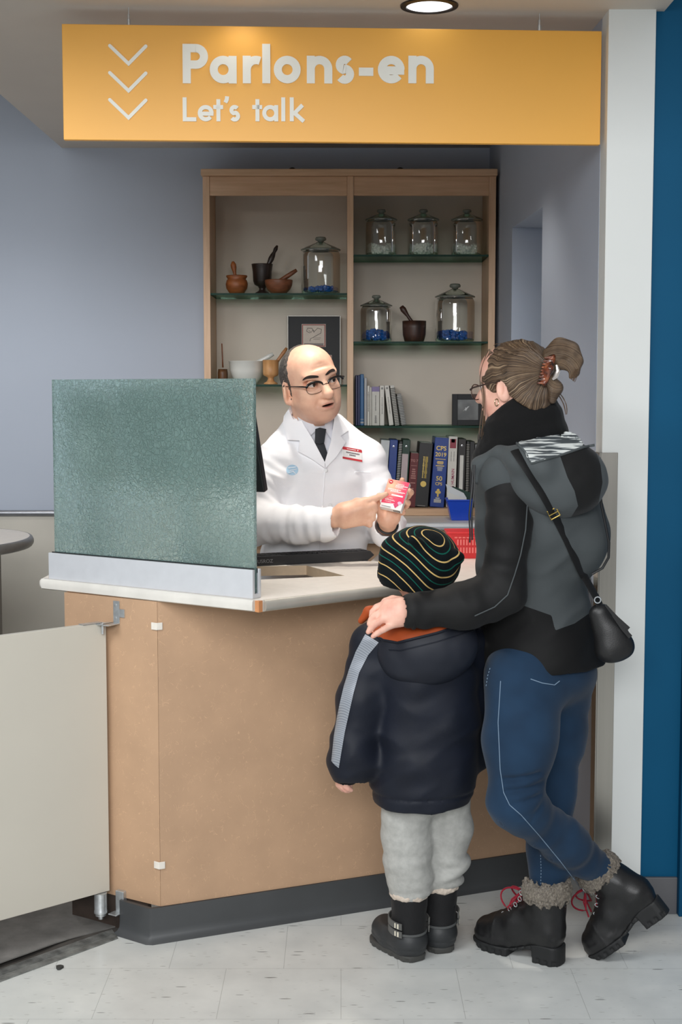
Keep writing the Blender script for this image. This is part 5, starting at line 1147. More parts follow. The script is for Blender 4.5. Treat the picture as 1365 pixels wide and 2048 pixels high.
def sole_f(P):
    x, y, z = P[:, 0], P[:, 1], P[:, 2]; d2 = in_poly(x, y, OUT); sm = lambda t: np.clip(t, 0, 1)**2*(3-2*np.clip(t, 0, 1))
    zt = .024+.028*sm((.085-x)/.11); zb = .016*np.clip((x-.14)/.055, 0, 1)**2+np.where((x > .004) & (x < .075), .020+.012*sm((.06-x)/.05), 0)
    lug = .0035*(np.sin(x*2*math.pi/.022) > .45)*(d2 > -.012)*(z < zb+.014); return np.maximum(np.maximum(d2+lug, z-zt), zb-z)
def woman_boot(parent, M, lean=0.0, bow=True):
    F = SDF(.05); F.chain([(-.032, 0, .092), (.05, 0, .080), (.115, 0, .060), (.156, 0, .050)], [.038, .041, .040, .036], .02); F.chain([(-.022, 0, .100), (-.020+.05*lean, 0, .150), (-.022+.09*lean, 0, .190)], [.044, .046, .051], .03)
    F.cone((.02, 0, .13), (.075, 0, .092), .032, .034, .03)
    F.fn(lambda P: np.maximum(in_poly(P[:, 0], P[:, 1], OUT)+.006, np.abs(P[:, 2]-(.030+.028*np.clip((.085-P[:, 0])/.11, 0, 1)))-.010), (-.08, -.055, .01), (.205, .055, .075), .018)
    F.op(lambda P: .014+.028*np.clip((.085-P[:, 0])/.11, 0, 1)-P[:, 2], (-.2, -.2, -.1), (.3, .2, .4), .004, 'i')
    F.op(lambda P: P[:, 2]-.188+.25*lean*(P[:, 0]+.02)-.25*np.clip(-P[:, 0]-.045, 0, 1), (-.2, -.2, .15), (.3, .2, .4), .004, 'i')
    F.cone((-.022+.055*lean, 0, .155), (-.022+.16*lean, 0, .26), .043, .047, .003, 's')
    F.post.append(lambda P, d: d-.0014*noise3(P*42)-.0018*np.clip(1-np.abs(P[:, 0]-.122)/.004, 0, 1))
    b = sdf_local('boot', F, .0038, M_LEA, parent, M)
    S = SDF(.05); S.fn(sole_f, (-.08, -.055, -.002), (.205, .055, .056)); sdf_local('sole', S, .0032, M_RUB, b, M, relax=0)
    C = SDF(.05)
    def fur(P):
        q_ = P-np.array([-.022+.095*lean, 0, .196]); r = np.sqrt(q_[:, 0]**2+(q_[:, 1]*1.02)**2); t = np.sqrt(((r-.0535)/.0135)**2+((q_[:, 2]+.10*np.clip(q_[:, 0]-.03, 0, 1))/.030)**2); return (t-1)*.0125-.0045*noise3(P*170)-.002*noise3(P*380)
    C.fn(fur, (-.10, -.08, .155), (.06, .08, .24)); C.op(lambda P: np.maximum(np.abs(P[:, 1])-.014, .022-P[:, 0]), (-.2, -.2, .1), (.3, .2, .4), .006, 's')
    sdf_local('fur_cuff', C, .003, M_FUR, b, M, relax=0)
    # lacing
    pts = [(.107, .091), (.088, .106), (.068, .124), (.050, .141), (.036+.05*lean, .160), (.031+.08*lean, .178)]; mb = MB(); off = .013; lift = .012
    pos = lambda i, s: M @ Vector((pts[i][0]+lift*.75, s*(.020+.001*i), pts[i][1]+lift*.45))
    for i in range(5):
        for s in (-1, 1): a = pos(i, s); c_ = pos(i+1, -s); m_ = (a+c_)/2+(M.to_3x3() @ Vector((.006, 0, .004))); mb.tube([a, m_, c_], .0023, 6)
    if bow:
        t0 = M @ Vector((.054+.07*lean, 0, .175))
        for s in (-1, 1):
            mb.tube([t0+(M.to_3x3() @ Vector((.006+.045*math.sin(a)*(.8 if s < 0 else 1), s*(.004+.032*(1-math.cos(a))*.55), .004-.050*(1-math.cos(a))*.5+.012*math.sin(a)))) for a in np.linspace(0, 2.75, 12)]+[t0], .0025, 6)
            mb.tube([t0, t0+(M.to_3x3() @ Vector((.022, s*.014, -.022))), t0+(M.to_3x3() @ Vector((.034, s*.022, -.062)))], .0023, 6)
    mb.build('laces', M_LACE, b, smooth=True)
    for i in range(6):
        for s in (-1, 1):
            c_ = pos(i, s*1.28); e = MB(); Me = M @ Matrix.Translation((0, 0, 0)); ax = M.to_3x3(); fx = ax @ Vector((0, s, .35)).normalized(); zx = ax @ Vector((.6, 0, .8)); ux = fx.cross(zx).normalized()
            e.tube([c_-fx*.004+ux*.0045*math.cos(a)+fx.cross(ux)*.0062*math.sin(a) for a in np.linspace(0, 6.283, 13)], .0013, 5); e.build('eyelet', M_CHROME, b, smooth=True)
    mb = MB(); mb.box((-.082+.085*lean, -.012, .165), (-.070+.085*lean, .012, .205), M); mb.build('pull_tab', M_LEA, b, bevel=.003)
    return b
# ================================================================ the woman
wo = thing('person', 'woman with clipped-up hair, grey and black jacket and jeans, hand on the child\'s shoulder', 'person', (0.5, 3.72, 0))
WSK = skin('skin_fair', (232, 184, 164), (216, 156, 138))
wf = unit([-.76, .62, -.10]); wl = unit(np.cross([0, 0, 1], wf)); wu = np.cross(wf, wl); WC = PY(1030, 772, 3.70); WS = 1.0
def WL(x, y, z): return WC+WS*(wl*x-wf*y+wu*z)      # x her left, y back, z up
WM = np.stack([wl, -wf, wu], 1)
WB = SDF(.03)
def we(c, r, k, mode='u', M=None): WB.ell(WL(*c), np.array(r)*WS, k, mode, WM if M is None else M)
we((0, .010, .030), (.070, .090, .078), 0); we((0, -.030, .045), (.058, .062, .055), .03); we((0, -.032, -.035), (.052, .060, .075), .03); we((0, -.070, -.090), (.022, .022, .018), .03)
for s in (-1, 1):
    we((.034*s, -.066, -.020), (.022, .020, .022), .02); we((.031*s, -.082, .004), (.018, .016, .011), .01, 's'); we((.048*s, -.030, -.060), (.012, .030, .022), .02)
    Me = WM@np.array(Matrix.Rotation(R(22*s), 3, 'Z'))
    WB.ell(WL(.067*s, .006, -.012), np.array([.008, .017, .029]), .006, 'u', Me); WB.ell(WL(.074*s, .003, -.008), np.array([.005, .009, .016]), .004, 's', Me)
WB.cone(WL(0, -.088, .014), WL(0, -.112, -.024), .008, .0115, .012)
for s in (-1, 1): we((.011*s, -.098, -.030), (.0075, .009, .007), .006)
we((0, -.092, -.052), (.020, .009, .005), .006); we((0, -.089, -.064), (.017, .009, .006), .006)
tW = [PY(1052, 900, 3.735), PY(1066, 950, 3.74), PY(1078, 1040, 3.75), PY(1068, 1165, 3.76), PY(1088, 1300, 3.76), PY(1090, 1380, 3.76)]
WB.cone(WL(0, .020, -.05), tW[0], .048, .058, .03); WB.loft(tW, [.08, .13, .14, .115, .145, .12], [.07, .10, .12, .105, .12, .11], wl, .03)
shW = PY(1010, 940, 3.645); elW = PY(1004, 1184, 3.585); wrW = PY(822, 1222, 3.56); shW2 = PY(1122, 938, 3.85); elW2 = PY(1100, 1150, 3.97); wrW2 = PY(1062, 1270, 3.93)
WB.chain([tW[1], shW, elW, wrW], [.06, .045, .036, .024], .02); WB.chain([tW[1], shW2, elW2, wrW2], [.06, .045, .036, .026], .02)
WB.chain([wrW2, wrW2+np.array([-.02, -.01, -.05]), wrW2+np.array([-.03, -.02, -.08])], [.026, .028, .02], .01)
for i in range(4): WB.chain([wrW2+np.array([-.03, -.04+.018*i, -.08]), wrW2+np.array([-.04, -.045+.018*i, -.12]), wrW2+np.array([-.03, -.045+.018*i, -.14])], [.010, .009, .008], .003)
h1 = PZ(1126, 1930, 0.0); t1 = PZ(982, 1892, 0.0); f1 = unit(t1-h1); M1 = place(f1, (0, 0, 1), h1+f1*.072)
f2 = unit([-.72, .25, -.64]); M2 = place(f2, (0, 0, 1), (0, 0, 0)); M2 = M2 @ Matrix.Scale(.96, 4); o2 = PZ(1196, 1912, 0.0)-np.array(M2.to_3x3() @ Vector((.178, 0, .008))); M2.translation = Vector(o2); LEAN2 = .45
hpL = PY(1052, 1350, 3.69); knL = PY(1032, 1606, 3.575); anL = np.array(M2 @ Vector((-.022+.08*LEAN2, 0, .185))); hpR = PY(1112, 1350, 3.82); knR = PY(1102, 1580, 3.79); anR = np.array(M1 @ Vector((-.022, 0, .185)))
WB.chain([hpL, knL, anL], [.085, .050, .034], .03); WB.chain([hpR, knR, anR], [.085, .050, .034], .03)
# hand on the child's shoulder
def k_(x, y, dy=0.0): return PY(x, y, 3.545+dy)
WB.chain([wrW, k_(800, 1222, .010)], [.026, .024], .015)
WB.chain([k_(802, 1210, .012), k_(774, 1208, .022)], [.020, .0135], .014); WB.chain([k_(802, 1220, .006), k_(769, 1222, .008)], [.021, .0135], .014); WB.chain([k_(802, 1230, .002), k_(769, 1236, -.004)], [.020, .0130], .014); WB.chain([k_(802, 1240, .004), k_(786, 1248, -.006)], [.018, .0120], .014)
fingers(WB, [([k_(774, 1207, .022), k_(754, 1215, .026), k_(746, 1224, .022), k_(743, 1233, .014)], [.0108, .0094, .0086, .0070]),
             ([k_(770, 1222, .008), k_(750, 1232, .004), k_(743, 1240, -.004), k_(739, 1248, -.012)], [.0108, .0094, .0086, .0070]),
             ([k_(769, 1237, -.004), k_(750, 1249, -.014), k_(742, 1257, -.022), k_(737, 1264, -.028)], [.0104, .0092, .0084, .0068]),
             ([k_(788, 1248, -.006), k_(768, 1259, -.020), k_(756, 1266, -.028), k_(746, 1273, -.034)], [.0094, .0084, .0076, .0062]),
             ([k_(800, 1204, .026), k_(786, 1200, .042), k_(772, 1204, .052), k_(763, 1212, .056)], [.0150, .0125, .0110, .0090])], .0022)
sdf_obj('body', WB, .0032, WSK, wo, relax=1)
for s in (-1, 1):
    mb = MB(); r = .0115; e = WL(.031*s, -.074, .004); prof = [(r*math.sin(a), r*math.cos(a)) for a in (0, .2, .5, 1, 1.6, 2.3, math.pi)]; mb.lathe(prof, 16, frame(wl, wu, wf, e)); mb.mi = [(1 if qd < 2 else 0) for i in range(16) for qd in range(6)]; mb.build('eye', [M_EYE, M_IRIS], wo, smooth='all')
# hair gathered at the clip
CLP = PY(1098, 742, 3.625)
hm = N('dark_blond_hair'); st = hm.attr('strand'); nz1 = hm.n('TexNoise', {'noise_dimensions': '1D'}); hm.set(nz1.inputs['W'], st); nz1.inputs['Scale'].default_value = 26; nz1.inputs['Detail'].default_value = 5; nz1.inputs['Roughness'].default_value = .75
n2 = hm.noise(hm.coords('Object'), 26, 2)
hm.bsdf(Base_Color=hm.ramp(hm.math('ADD', hm.math('MULTIPLY', nz1.outputs[0], .8), hm.math('MULTIPLY', n2, .2)), [(.36, lin((38, 28, 21))), (.52, lin((94, 74, 56))), (.66, lin((172, 148, 120)))]), Roughness=.42, Anisotropic=.4)
hm.bump(nz1.outputs[0], .5, .006); M_WH = hm.m
def strand(V): x, y = proj(V); return np.arctan2(y-742, x-1100)+.0016*np.hypot(x-1100, y-742)+.06*noise3(V*26)+.03*noise3(V*60)
WH = SDF(.04)
def hairw(P):
    q_ = (P-WC)@WM/WS; x, y, z = q_[:, 0], q_[:, 1], q_[:, 2]
    k0 = np.sqrt((x/.079)**2+((y-.014)/.102)**2+((z-.030)/.088)**2); d = (k0-1)*.085
    low = np.sqrt((x/.070)**2+((y-.050)/.056)**2+((z+.035)/.060)**2); d2 = (low-1)*.058; h = np.maximum(.03-np.abs(d-d2), 0)/.03; d = np.minimum(d, d2)-h*h*.0075
    a = strand(P); d = d-.0022*noise3(np.stack([a*16, a*0+3.3, a*0], 1))-.0012*noise3(np.stack([a*45, a*0+1.3, a*0], 1))
    # hair line: face stays free, ear free
    face = np.maximum(y+.040+.30*np.maximum(z-.03, 0)*1.0-.35*np.minimum(z-.03, 0)*0, 0)
    lim = -.084-.12*np.clip(z-.02, -.02, .08)+np.where(z < .012, (.012-z)*1.15, 0)
    reg = lim-y; low_ = np.maximum(-.085, -.016-.85*np.maximum(y-.012, 0))-z
    ear = np.sqrt(((y-.002)/.020)**2+((z+.016)/.030)**2)-1; reg = np.maximum(reg, -ear*.02*(np.abs(x) > .03)-1*(np.abs(x) <= .03))
    return np.maximum(np.maximum(d, reg*.8), low_)
WH.fn(hairw, WC-.14, WC+.15)
hair = sdf_obj('hair', WH, .003, M_WH, wo, relax=1, attrs={'strand': strand})
BN = SDF(.03); bp = [(1094, 742, 3.628), (1104, 712, 3.615), (1122, 697, 3.605), (1141, 701, 3.600), (1152, 722, 3.600), (1150, 744, 3.602), (1141, 755, 3.604)]; bp = [PY(*t) for t in bp]
BN.chain(bp, [.018, .022, .024, .022, .017, .011, .004], .014, fold=.003, ff=(90, 30), fl=(np.array([0., 1., 0.]), 1.2))
BN.chain([PY(1100, 760, 3.612), PY(1112, 776, 3.612), PY(1106, 800, 3.62)], [.016, .017, .010], .012); BN.chain([PY(1098, 735, 3.62), PY(1126, 730, 3.605), PY(1142, 740, 3.602)], [.014, .010, .005], .01)
def strand2(V): x, y = proj(V); return np.hypot(x-1118, y-752)*.035
sdf_obj('hair_bun', BN, .0028, M_WH, hair, relax=1, attrs={'strand': strand2})
mb = MB(); rr = random.Random(11)
def wisp(pts, w=.0007, y=3.62): 
    P = smooth_poly(pts, 5)[:5*(len(pts)-1)+1]; mb.tube([PY(p_[0], p_[1], y+.02*math.sin(i*.2)) for i, p_ in enumerate(P[:-4])], w, 5)
for i in range(9):
    d_ = rr.uniform(-6, 6); wisp([(985+d_, 712+d_), (970+d_*.6, 725), (965+d_, 760), (968+d_*.5, 800), (964+d_, 850+rr.uniform(0, 25)), (958, 880)], .0006, 3.68)
for i in range(6): d_ = rr.uniform(-5, 5); wisp([(1108, 780+d_), (1122+d_, 790), (1132+d_, 808), (1134+d_*.5, 826), (1130, 830)], .0006, 3.63)
for i in range(10): d_ = rr.uniform(-14, 14); wisp([(1110+d_*.4, 725+d_*.5), (1128+d_*.5, 697+d_*.4), (1150+d_*.3, 704+d_*.4), (1157+d_*.2, 730), (1148+d_*.4, 758+d_*.3), (1140, 765)], .0008, 3.592)
for i in range(14): d_ = rr.uniform(0, 1); wisp([(990+20*d_, 690+70*d_), (1020+15*d_, 682+62*d_), (1060+8*d_, 690+45*d_), (1090, 718+20*d_), (1100, 740)], .0007, 3.595+.02*d_)
mb.build('loose_strands', M_WH, hair, smooth=True)
# hair clip
tm = N('tortoiseshell'); tz = tm.noise(tm.coords('Object'), 60, 3); tm.bsdf(Base_Color=tm.ramp(tz, [(.35, lin((36, 18, 14))), (.6, lin((120, 60, 36))), (.8, lin((176, 110, 72)))]), Roughness=.15, Coat_Weight=.5)
HCP = SDF(.03)
HCP.chain([PY(1108, 712, 3.594), PY(1101, 738, 3.584), PY(1090, 768, 3.592)], [.006, .0085, .006], .006); HCP.chain([PY(1101, 714, 3.596), PY(1094, 740, 3.588), PY(1082, 765, 3.598)], [.005, .006, .005], .006)
for i in range(9): t = i/8; HCP.cone(PY(1107-17*t, 714+52*t, 3.586), PY(1091-15*t, 716+50*t, 3.592), .0035, .0028, .002)
clip = sdf_obj('hair_clip', HCP, .0022, tm.m, wo, relax=0)
mb = MB(); mb.tube([PY(1114, 730, 3.588), PY(1117, 742, 3.586), PY(1112, 754, 3.586), PY(1106, 759, 3.588)], [.003, .006, .006, .003], 8); mb.build('clip_highlight', flat('clip_glint', (214, 206, 200), .2, .6), clip, smooth=True)  # pale tube stands in for the white highlight on the clip
mb = MB(); e0 = PY(994, 805, 3.615)
mb.tube([e0+np.array([.0055*math.cos(a)*.9, .004*math.cos(a), .009*math.sin(a)]) for a in np.linspace(0, 6.283, 25)], .0016, 8); mb.build('earring', flat('gold_earring', (222, 186, 150), .25, .9), wo, smooth=True)
mb = MB(); mb.tube([WL(.074, .004, .012), WL(.073, -.03, .010), WL(.068, -.085, .004), WL(.062, -.096, .0)], [.0014, .0016, .0024, .003], 8); mb.tube([WL(-.074, .004, .012), WL(-.073, -.03, .010), WL(-.062, -.096, .0)], .0018, 8)
gl2 = mb.build('spectacles', flat('dark_brown_frame', (52, 38, 34), .3), wo, smooth=True)
for s in (-1, 1):
    mb = MB(); ring = [WL(s*.034+.026*math.cos(a), -.100+.005*abs(math.cos(a)), -.006+.020*math.sin(a)) for a in np.linspace(0, 6.283, 29)]; mb.tube(ring, .0014, 6); mb.build('lens_rim', M_GM, gl2, smooth=True); mb = MB(); mb.add(ring[:-1], [tuple(range(28))]); mb.build('lens', M_LENS, gl2)
# neck warmer
NW = SDF(.05); M_NW = cloth('black_fleece', (14, 14, 15), .95, 500, .3, .25, .1)
na = unit(WL(0, .02, -.02)-tW[0]+np.array([.02, 0, .0]))
n0 = PY(1042, 895, 3.72); n1 = PY(1042, 858, 3.715); n2 = PY(1044, 826, 3.712)
ta = unit(wf*1.0+np.array([0, 0, -.42])); tl = unit(np.cross([0, 0, 1], wf)); tn = np.cross(ta, tl); tn = tn if tn[2] > 0 else -tn
def ringd(c, Ra, Rb, r, k, f0): 
    def f(P, c=c):
        q_ = P-c; x = q_@ta/Ra; y = q_@tl/Rb; z = q_@tn; rr_ = np.sqrt(x*x+y*y)+1e-9; return np.sqrt(((rr_-1)*min(Ra, Rb))**2+(z*.8)**2)-r-f0*noise3(P*16)-.0012*noise3(P*70)
    return f
for c, Ra, Rb, r in ((n0, .100, .092, .034), (n1, .088, .080, .030), (n2, .076, .070, .020)): NW.fn(ringd(c, Ra, Rb, r, .02, .006), c-.17, c+.17, .012)
sdf_obj('neck_warmer', NW, .0045, M_NW, wo, relax=1)
# jacket
JK = SDF(.06)
JK.loft([PY(1052, 892, 3.735), PY(1066, 945, 3.74), PY(1078, 1040, 3.755), PY(1066, 1165, 3.765), PY(1084, 1270, 3.765), PY(1090, 1352, 3.765)], [.085, .150, .166, .142, .160, .166], [.075, .122, .150, .132, .146, .150], wl, .03, fold=.007, ff=(9, 17))
JK.cone(tW[0]+np.array([0, 0, -.01]), shW, .070, .058, .05); JK.cone(tW[0], shW2, .07, .06, .05); JK.ell(PY(1168, 1080, 3.70), (.062, .07, .085), .07)
JK.chain([shW2, elW2, wrW2], [.065, .058, .045], .03)
JK.cone(PY(1050, 860, 3.72), PY(1050, 905, 3.735), .072, .080, .01, 's')
JK.op(lambda P: .800-P[:, 2], (-1, 3, .6), (2, 5, 2), .01, 'i')
def wr1(P, d): return d-.0042*crease(np.stack([P[:, 0]*6+P[:, 2]*8, P[:, 1]*6, P[:, 2]*17-P[:, 0]*11], 1))
JK.post.append(wr1)
GREYP = [(930, 870), (1230, 870), (1240, 1100), (1222, 1178), (1186, 1222), (1150, 1247), (1111, 1261), (1104, 1231), (1050, 1212), (1002, 1196), (960, 1180), (925, 1120)]
jm = N('grey_black_softshell'); g_ = jm.attr('grey'); cw = jm.noise(jm.coords('Object'), 700, 2); sel = jm.math('LESS_THAN', g_, 0.0)
jm.bsdf(Base_Color=jm.mix(sel, lin((13, 13, 14)), lin((70, 75, 77))), Roughness=.75, Sheen_Weight=.02); jm.p.inputs['Specular IOR Level'].default_value = .3; jm.bump(cw, .1, .002)
M_JBLK = cloth('black_softshell', (15, 15, 16), .7, 700, .1, .12, .08, 12, .35); M_JGRY = cloth('grey_softshell', (76, 81, 83), .75, 700, .1, .12, .04)
def greyf(V): x, y = proj(V); return in_poly(x, y, GREYP)
jacket = sdf_obj('jacket', JK, .006, jm.m, wo, relax=1, attrs={'grey': greyf})
SL_ = SDF(.06)
SL_.chain([PY(1014, 932, 3.66), PY(1019, 1050, 3.60), elW], [.058, .054, .052], .03, fold=.006, ff=(10, 32)); SL_.chain([elW, PY(930, 1212, 3.57), PY(828, 1222, 3.56)], [.053, .052, .045], .04, fold=.007, ff=(12, 36)); SL_.cone(PY(834, 1222, 3.56), PY(780, 1222, 3.55), .036, .038, .004, 's')
SL_.post.append(lambda P, d: d-.0045*crease(np.stack([P[:, 0]*15+P[:, 2]*9, P[:, 1]*7, P[:, 2]*12-P[:, 0]*7], 1)))
slv = sdf_obj('sleeve', SL_, .005, M_JBLK, jacket, relax=1)
seam('sleeve_piping', SL_, [(1056, 1000), (1052, 1060), (1042, 1110), (1030, 1150), (1016, 1190), (990, 1214), (950, 1232)], 3.40, M_JGRY, slv, .0016, .001)
def cuffr(): 
    mb = MB(); a = PY(828, 1222, 3.56); d = unit(a-PY(880, 1218, 3.565)); u_ = unit(np.cross(d, [0, 1, 0])); v_ = np.cross(d, u_)
    mb.tube([a+d*.004+.042*(u_*math.cos(t)+v_*math.sin(t)) for t in np.linspace(0, 6.283, 33)], .0058, 8); return mb.build('cuff', M_JBLK, slv, smooth=True)
cuffr()
HD = SDF(.06); hc0 = PY(1118, 955, 3.60); hrad = np.array([.128, .085, .100]); HA = np.array(Matrix.Rotation(R(12), 3, 'Y'))
def hoodf(P):
    q_ = (P-hc0)@HA/hrad; q_ = q_*np.array([1, 1, 1]); k0 = np.sqrt((q_*q_).sum(1))+1e-9; q2 = q_/hrad; k1 = np.sqrt((q2*q2).sum(1))+1e-9; d = k0*(k0-1)/k1
    d = d-.006*noise3(P*13+5)-.0025*noise3(P*30); sh = np.maximum(d, -(d+.016))
    rim = P[:, 2]-(1.475+.55*(P[:, 1]-3.52)+.05*(P[:, 0]-.52)); return np.maximum(sh, rim)
HD.fn(hoodf, hc0-.17, hc0+.17)
HD.chain([PY(1000, 905, 3.615), PY(1040, 918, 3.565), PY(1085, 935, 3.53)], [.020, .028, .028], .03); HD.chain([PY(985, 912, 3.64), PY(960, 930, 3.66), PY(955, 960, 3.66)], [.018, .018, .012], .02)
BLKP = [(1120, 909), (1168, 893), (1188, 888), (1202, 930), (1206, 965), (1198, 1006), (1180, 1036), (1142, 1036), (1157, 1012), (1150, 982), (1136, 955)]
def hblk(V): x, y = proj(V); return in_poly(x, y, BLKP)
def hinner(V):
    q_ = (V-hc0)@HA/hrad; k0 = np.sqrt((q_*q_).sum(1)); x, y = proj(V); return np.where((V[:, 1] > 3.545) & (V[:, 2] > 1.40), (k0-.93), .3)
hm_ = N('hood_cloth'); bsel = hm_.math('LESS_THAN', hm_.attr('black'), 0.0); isel = hm_.math('LESS_THAN', hm_.attr('inner'), 0.0)
cp = hm_.coords('Object', (22, 22, 240), (0, R(12), 0)); sn_ = hm_.noise(cp, 1.0, 2, .5); pat = hm_.ramp(sn_, [(.44, lin((84, 90, 94))), (.5, lin((150, 156, 158))), (.56, lin((206, 210, 208)))])
hcol = hm_.mix(bsel, lin((72, 77, 79)), lin((12, 12, 13))); hm_.bsdf(Base_Color=hcol, Roughness=.75, Sheen_Weight=.1); hm_.p.inputs['Specular IOR Level'].default_value = .3
sdf_obj('hood', HD, .005, hm_.m, jacket, relax=1, attrs={'black': hblk, 'inner': hinner})

JHU = SDF(.06); JHU.ops = JK.ops+HD.ops+SL_.ops
lm_ = N('patterned_lining'); cp = lm_.coords('Object', (16, 16, 230), (0, R(14), 0)); sn_ = lm_.noise(cp, 1.0, 2, .5); lm_.bsdf(Base_Color=lm_.ramp(sn_, [(.46, lin((66, 72, 76))), (.5, lin((140, 146, 148))), (.55, lin((204, 208, 206)))]), Roughness=.75)
lin_ = drape('hood_lining', JHU, [(1036, 882), (1060, 874), (1100, 867), (1132, 863), (1152, 868), (1163, 880), (1166, 892), (1122, 908), (1064, 924), (1050, 900)], 3.35, lm_.m, jacket, step=6, off=.001, th=.004, sm=2)
seam('hood_edge', JHU, [(1032, 884), (1050, 902), (1064, 926), (1122, 910), (1168, 894), (1190, 890)], 3.35, M_JGRY, jacket, .0035, .002)
mb = MB()
for dx in (0, 5): mb.tube([PY(948+dx*.4, 930, 3.62), PY(944+dx, 980, 3.60), PY(939+dx, 1030, 3.60), PY(941+dx*.8, 1070, 3.60), PY(940+dx, 1085-dx, 3.60)], .0022, 6)
mb.build('drawstring', M_BLACK, jacket, smooth=True)
# jeans
JN = SDF(.06); JN.chain([hpL, PY(1040, 1480, 3.62), knL], [.108, .088, .064], .05, fold=.004, ff=(10, 20)); JN.chain([knL, knL*.45+anL*.55, anL], [.066, .056, .045], .04, fold=.005, ff=(12, 34))
JN.chain([hpR, PY(1106, 1470, 3.81), knR, knR*.45+anR*.55, anR], [.104, .086, .062, .052, .045], .04, fold=.004, ff=(12, 30)); JN.ell(PY(1092, 1340, 3.76), (.13, .13, .09), .05)
def jfold(P, d):
    for (x0, y0, x1, y1, Y0, A) in ((1010, 1560, 1080, 1548, 3.53, .011), (1012, 1582, 1085, 1570, 3.53, .010), (1022, 1604, 1080, 1592, 3.53, .010), (1060, 1640, 1092, 1600, 3.53, .004), (1040, 1630, 1080, 1618, 3.53, .004), (1130, 1745, 1180, 1728, 3.55, .003), (1120, 1728, 1175, 1705, 3.55, .003)):
        a = PY(x0, y0, Y0); b = PY(x1, y1, Y0); e = b-a; t = np.clip((P-a)@e/(e@e), 0, 1); r = P-a-t[:, None]*e; r = r*np.array([1, .22, 1]); d = d+A*np.exp(-(r*r).sum(1)/(.007**2))
    return d
JN.post.append(jfold)
dm = N('blue_denim'); co = dm.coords('Object'); wv = dm.n('TexWave', {'wave_type': 'BANDS', 'bands_direction': 'DIAGONAL'}); dm.set(wv.inputs[0], co); wv.inputs['Scale'].default_value = 420; fade = dm.noise(co, 5, 3)
dcol = dm.ramp(fade, [(.35, lin((11, 29, 49))), (.65, lin((26, 51, 76)))]); dcol = dm.mix(dm.math('MULTIPLY', wv.outputs[1], .22), dcol, lin((64, 96, 128))); dm.bsdf(Base_Color=dcol, Roughness=.85, Sheen_Weight=.1); dm.p.inputs['Specular IOR Level'].default_value = .2; dm.bump(wv.outputs[1], .15, .001)
jeans = sdf_obj('jeans', JN, .0055, dm.m, wo, relax=1)
M_TH = cloth('pale_thread', (120, 142, 164), .8)
seam('side_seam', JN, [(1002, 1362), (997, 1445), (1001, 1538), (1008, 1585), (1020, 1610), (1043, 1630), (1080, 1672), (1121, 1722), (1150, 1760)], 3.40, M_TH, jeans, .0011, .0004)
seam('inner_seam', JN, [(1082, 1710), (1083, 1740), (1082, 1778)], 3.6, M_TH, jeans, .0010, .0004, (1, 1)); seam('pocket_seam', JN, [(1062, 1358), (1085, 1366), (1110, 1370), (1120, 1362)], 3.45, M_TH, jeans, .0012, .0005)
seam('fly_stitch', JN, [(981, 1336), (976, 1352), (973, 1372)], 3.5, M_TH, jeans, .0012, .0005, (1, 1))
woman_boot(wo, M1); woman_boot(wo, M2, LEAN2)
# shoulder bag
bg = thing('shoulder_bag', 'small black leather shoulder bag on a long strap hanging behind the woman\'s hip', 'bag', tuple(PY(1225, 1260, 3.62)))
BG = SDF(.05); Yb = 3.62
BG.chain([PY(1196, 1228, Yb), PY(1222, 1296, Yb)], [.020, .036], .03, fl=(np.array([0., 1., 0.]), 1.3)); BG.chain([PY(1206, 1226, Yb), PY(1245, 1292, Yb)], [.016, .026], .04, fl=(np.array([0., 1., 0.]), 1.3)); BG.chain([PY(1218, 1298, Yb), PY(1246, 1290, Yb)], [.030, .026], .02); BG.ell(PY(1226, 1275, Yb), (.036, .026, .045), .02)
BG.post.append(lambda P, d: d-.002*noise3(P*26))
bgo = sdf_obj('bag_body', BG, .004, M_LEA, bg, relax=1)
def strap(nm, pts, w, mat, par, F=None):
    P = np.array(smooth_poly(pts, 6)[:6*(len(pts)-1)+1-5] if False else pts, float); mb = MB(); mb.tube([PY(*p_) for p_ in P], w, 8, flat=.22, up=(0, 1, 0)); return mb.build(nm, mat, par, smooth=True)
def ontop(F, pts, y0, off):
    out = []
    for a, b in zip(pts[:-1], pts[1:]):
        m_ = max(2, int(math.hypot(b[0]-a[0], b[1]-a[1])/6)); out += [(a[0]+(b[0]-a[0])*t, a[1]+(b[1]-a[1])*t) for t in np.linspace(0, 1, m_, endpoint=False)]
    out = np.array(out+[pts[-1]]); return trace(F, out[:, 0], out[:, 1], y0, off=off)
q1 = ontop(JHU, [(1030, 900), (1062, 948), (1088, 990), (1108, 1026), (1135, 1080), (1162, 1140), (1172, 1158)], 3.35, .003); q1 = np.concatenate([q1, [PY(1184, 1176, 3.62), PY(1196, 1198, 3.615), PY(1202, 1214, 3.615)]])
for i in range(2): q1[1:-1] = .25*q1[:-2]+.5*q1[1:-1]+.25*q1[2:]
mb = MB(); mb.tube(q1, .0125, 8, flat=.18, up=(0.3, -1, 0.2)); mb.build('strap', cloth('black_strap', (14, 14, 15), .6), bg, smooth=True)
mb = MB(); mb.tube([PY(1200, 980, 3.60), PY(1204, 1010, 3.60), PY(1212, 1050, 3.60), PY(1219, 1085, 3.605), PY(1218, 1115, 3.61), PY(1206, 1136, 3.615), PY(1185, 1148, 3.62)], .0036, 8); mb.build('strap_cord', M_BLACK, bg, smooth=True)
c = trace(JHU, [1108], [1027], 3.35, off=.008)[0]; dd_ = unit(PY(1120, 1050, 3.6)-PY(1096, 1004, 3.6)); uu_ = unit(np.cross(dd_, [0, -1, 0]))
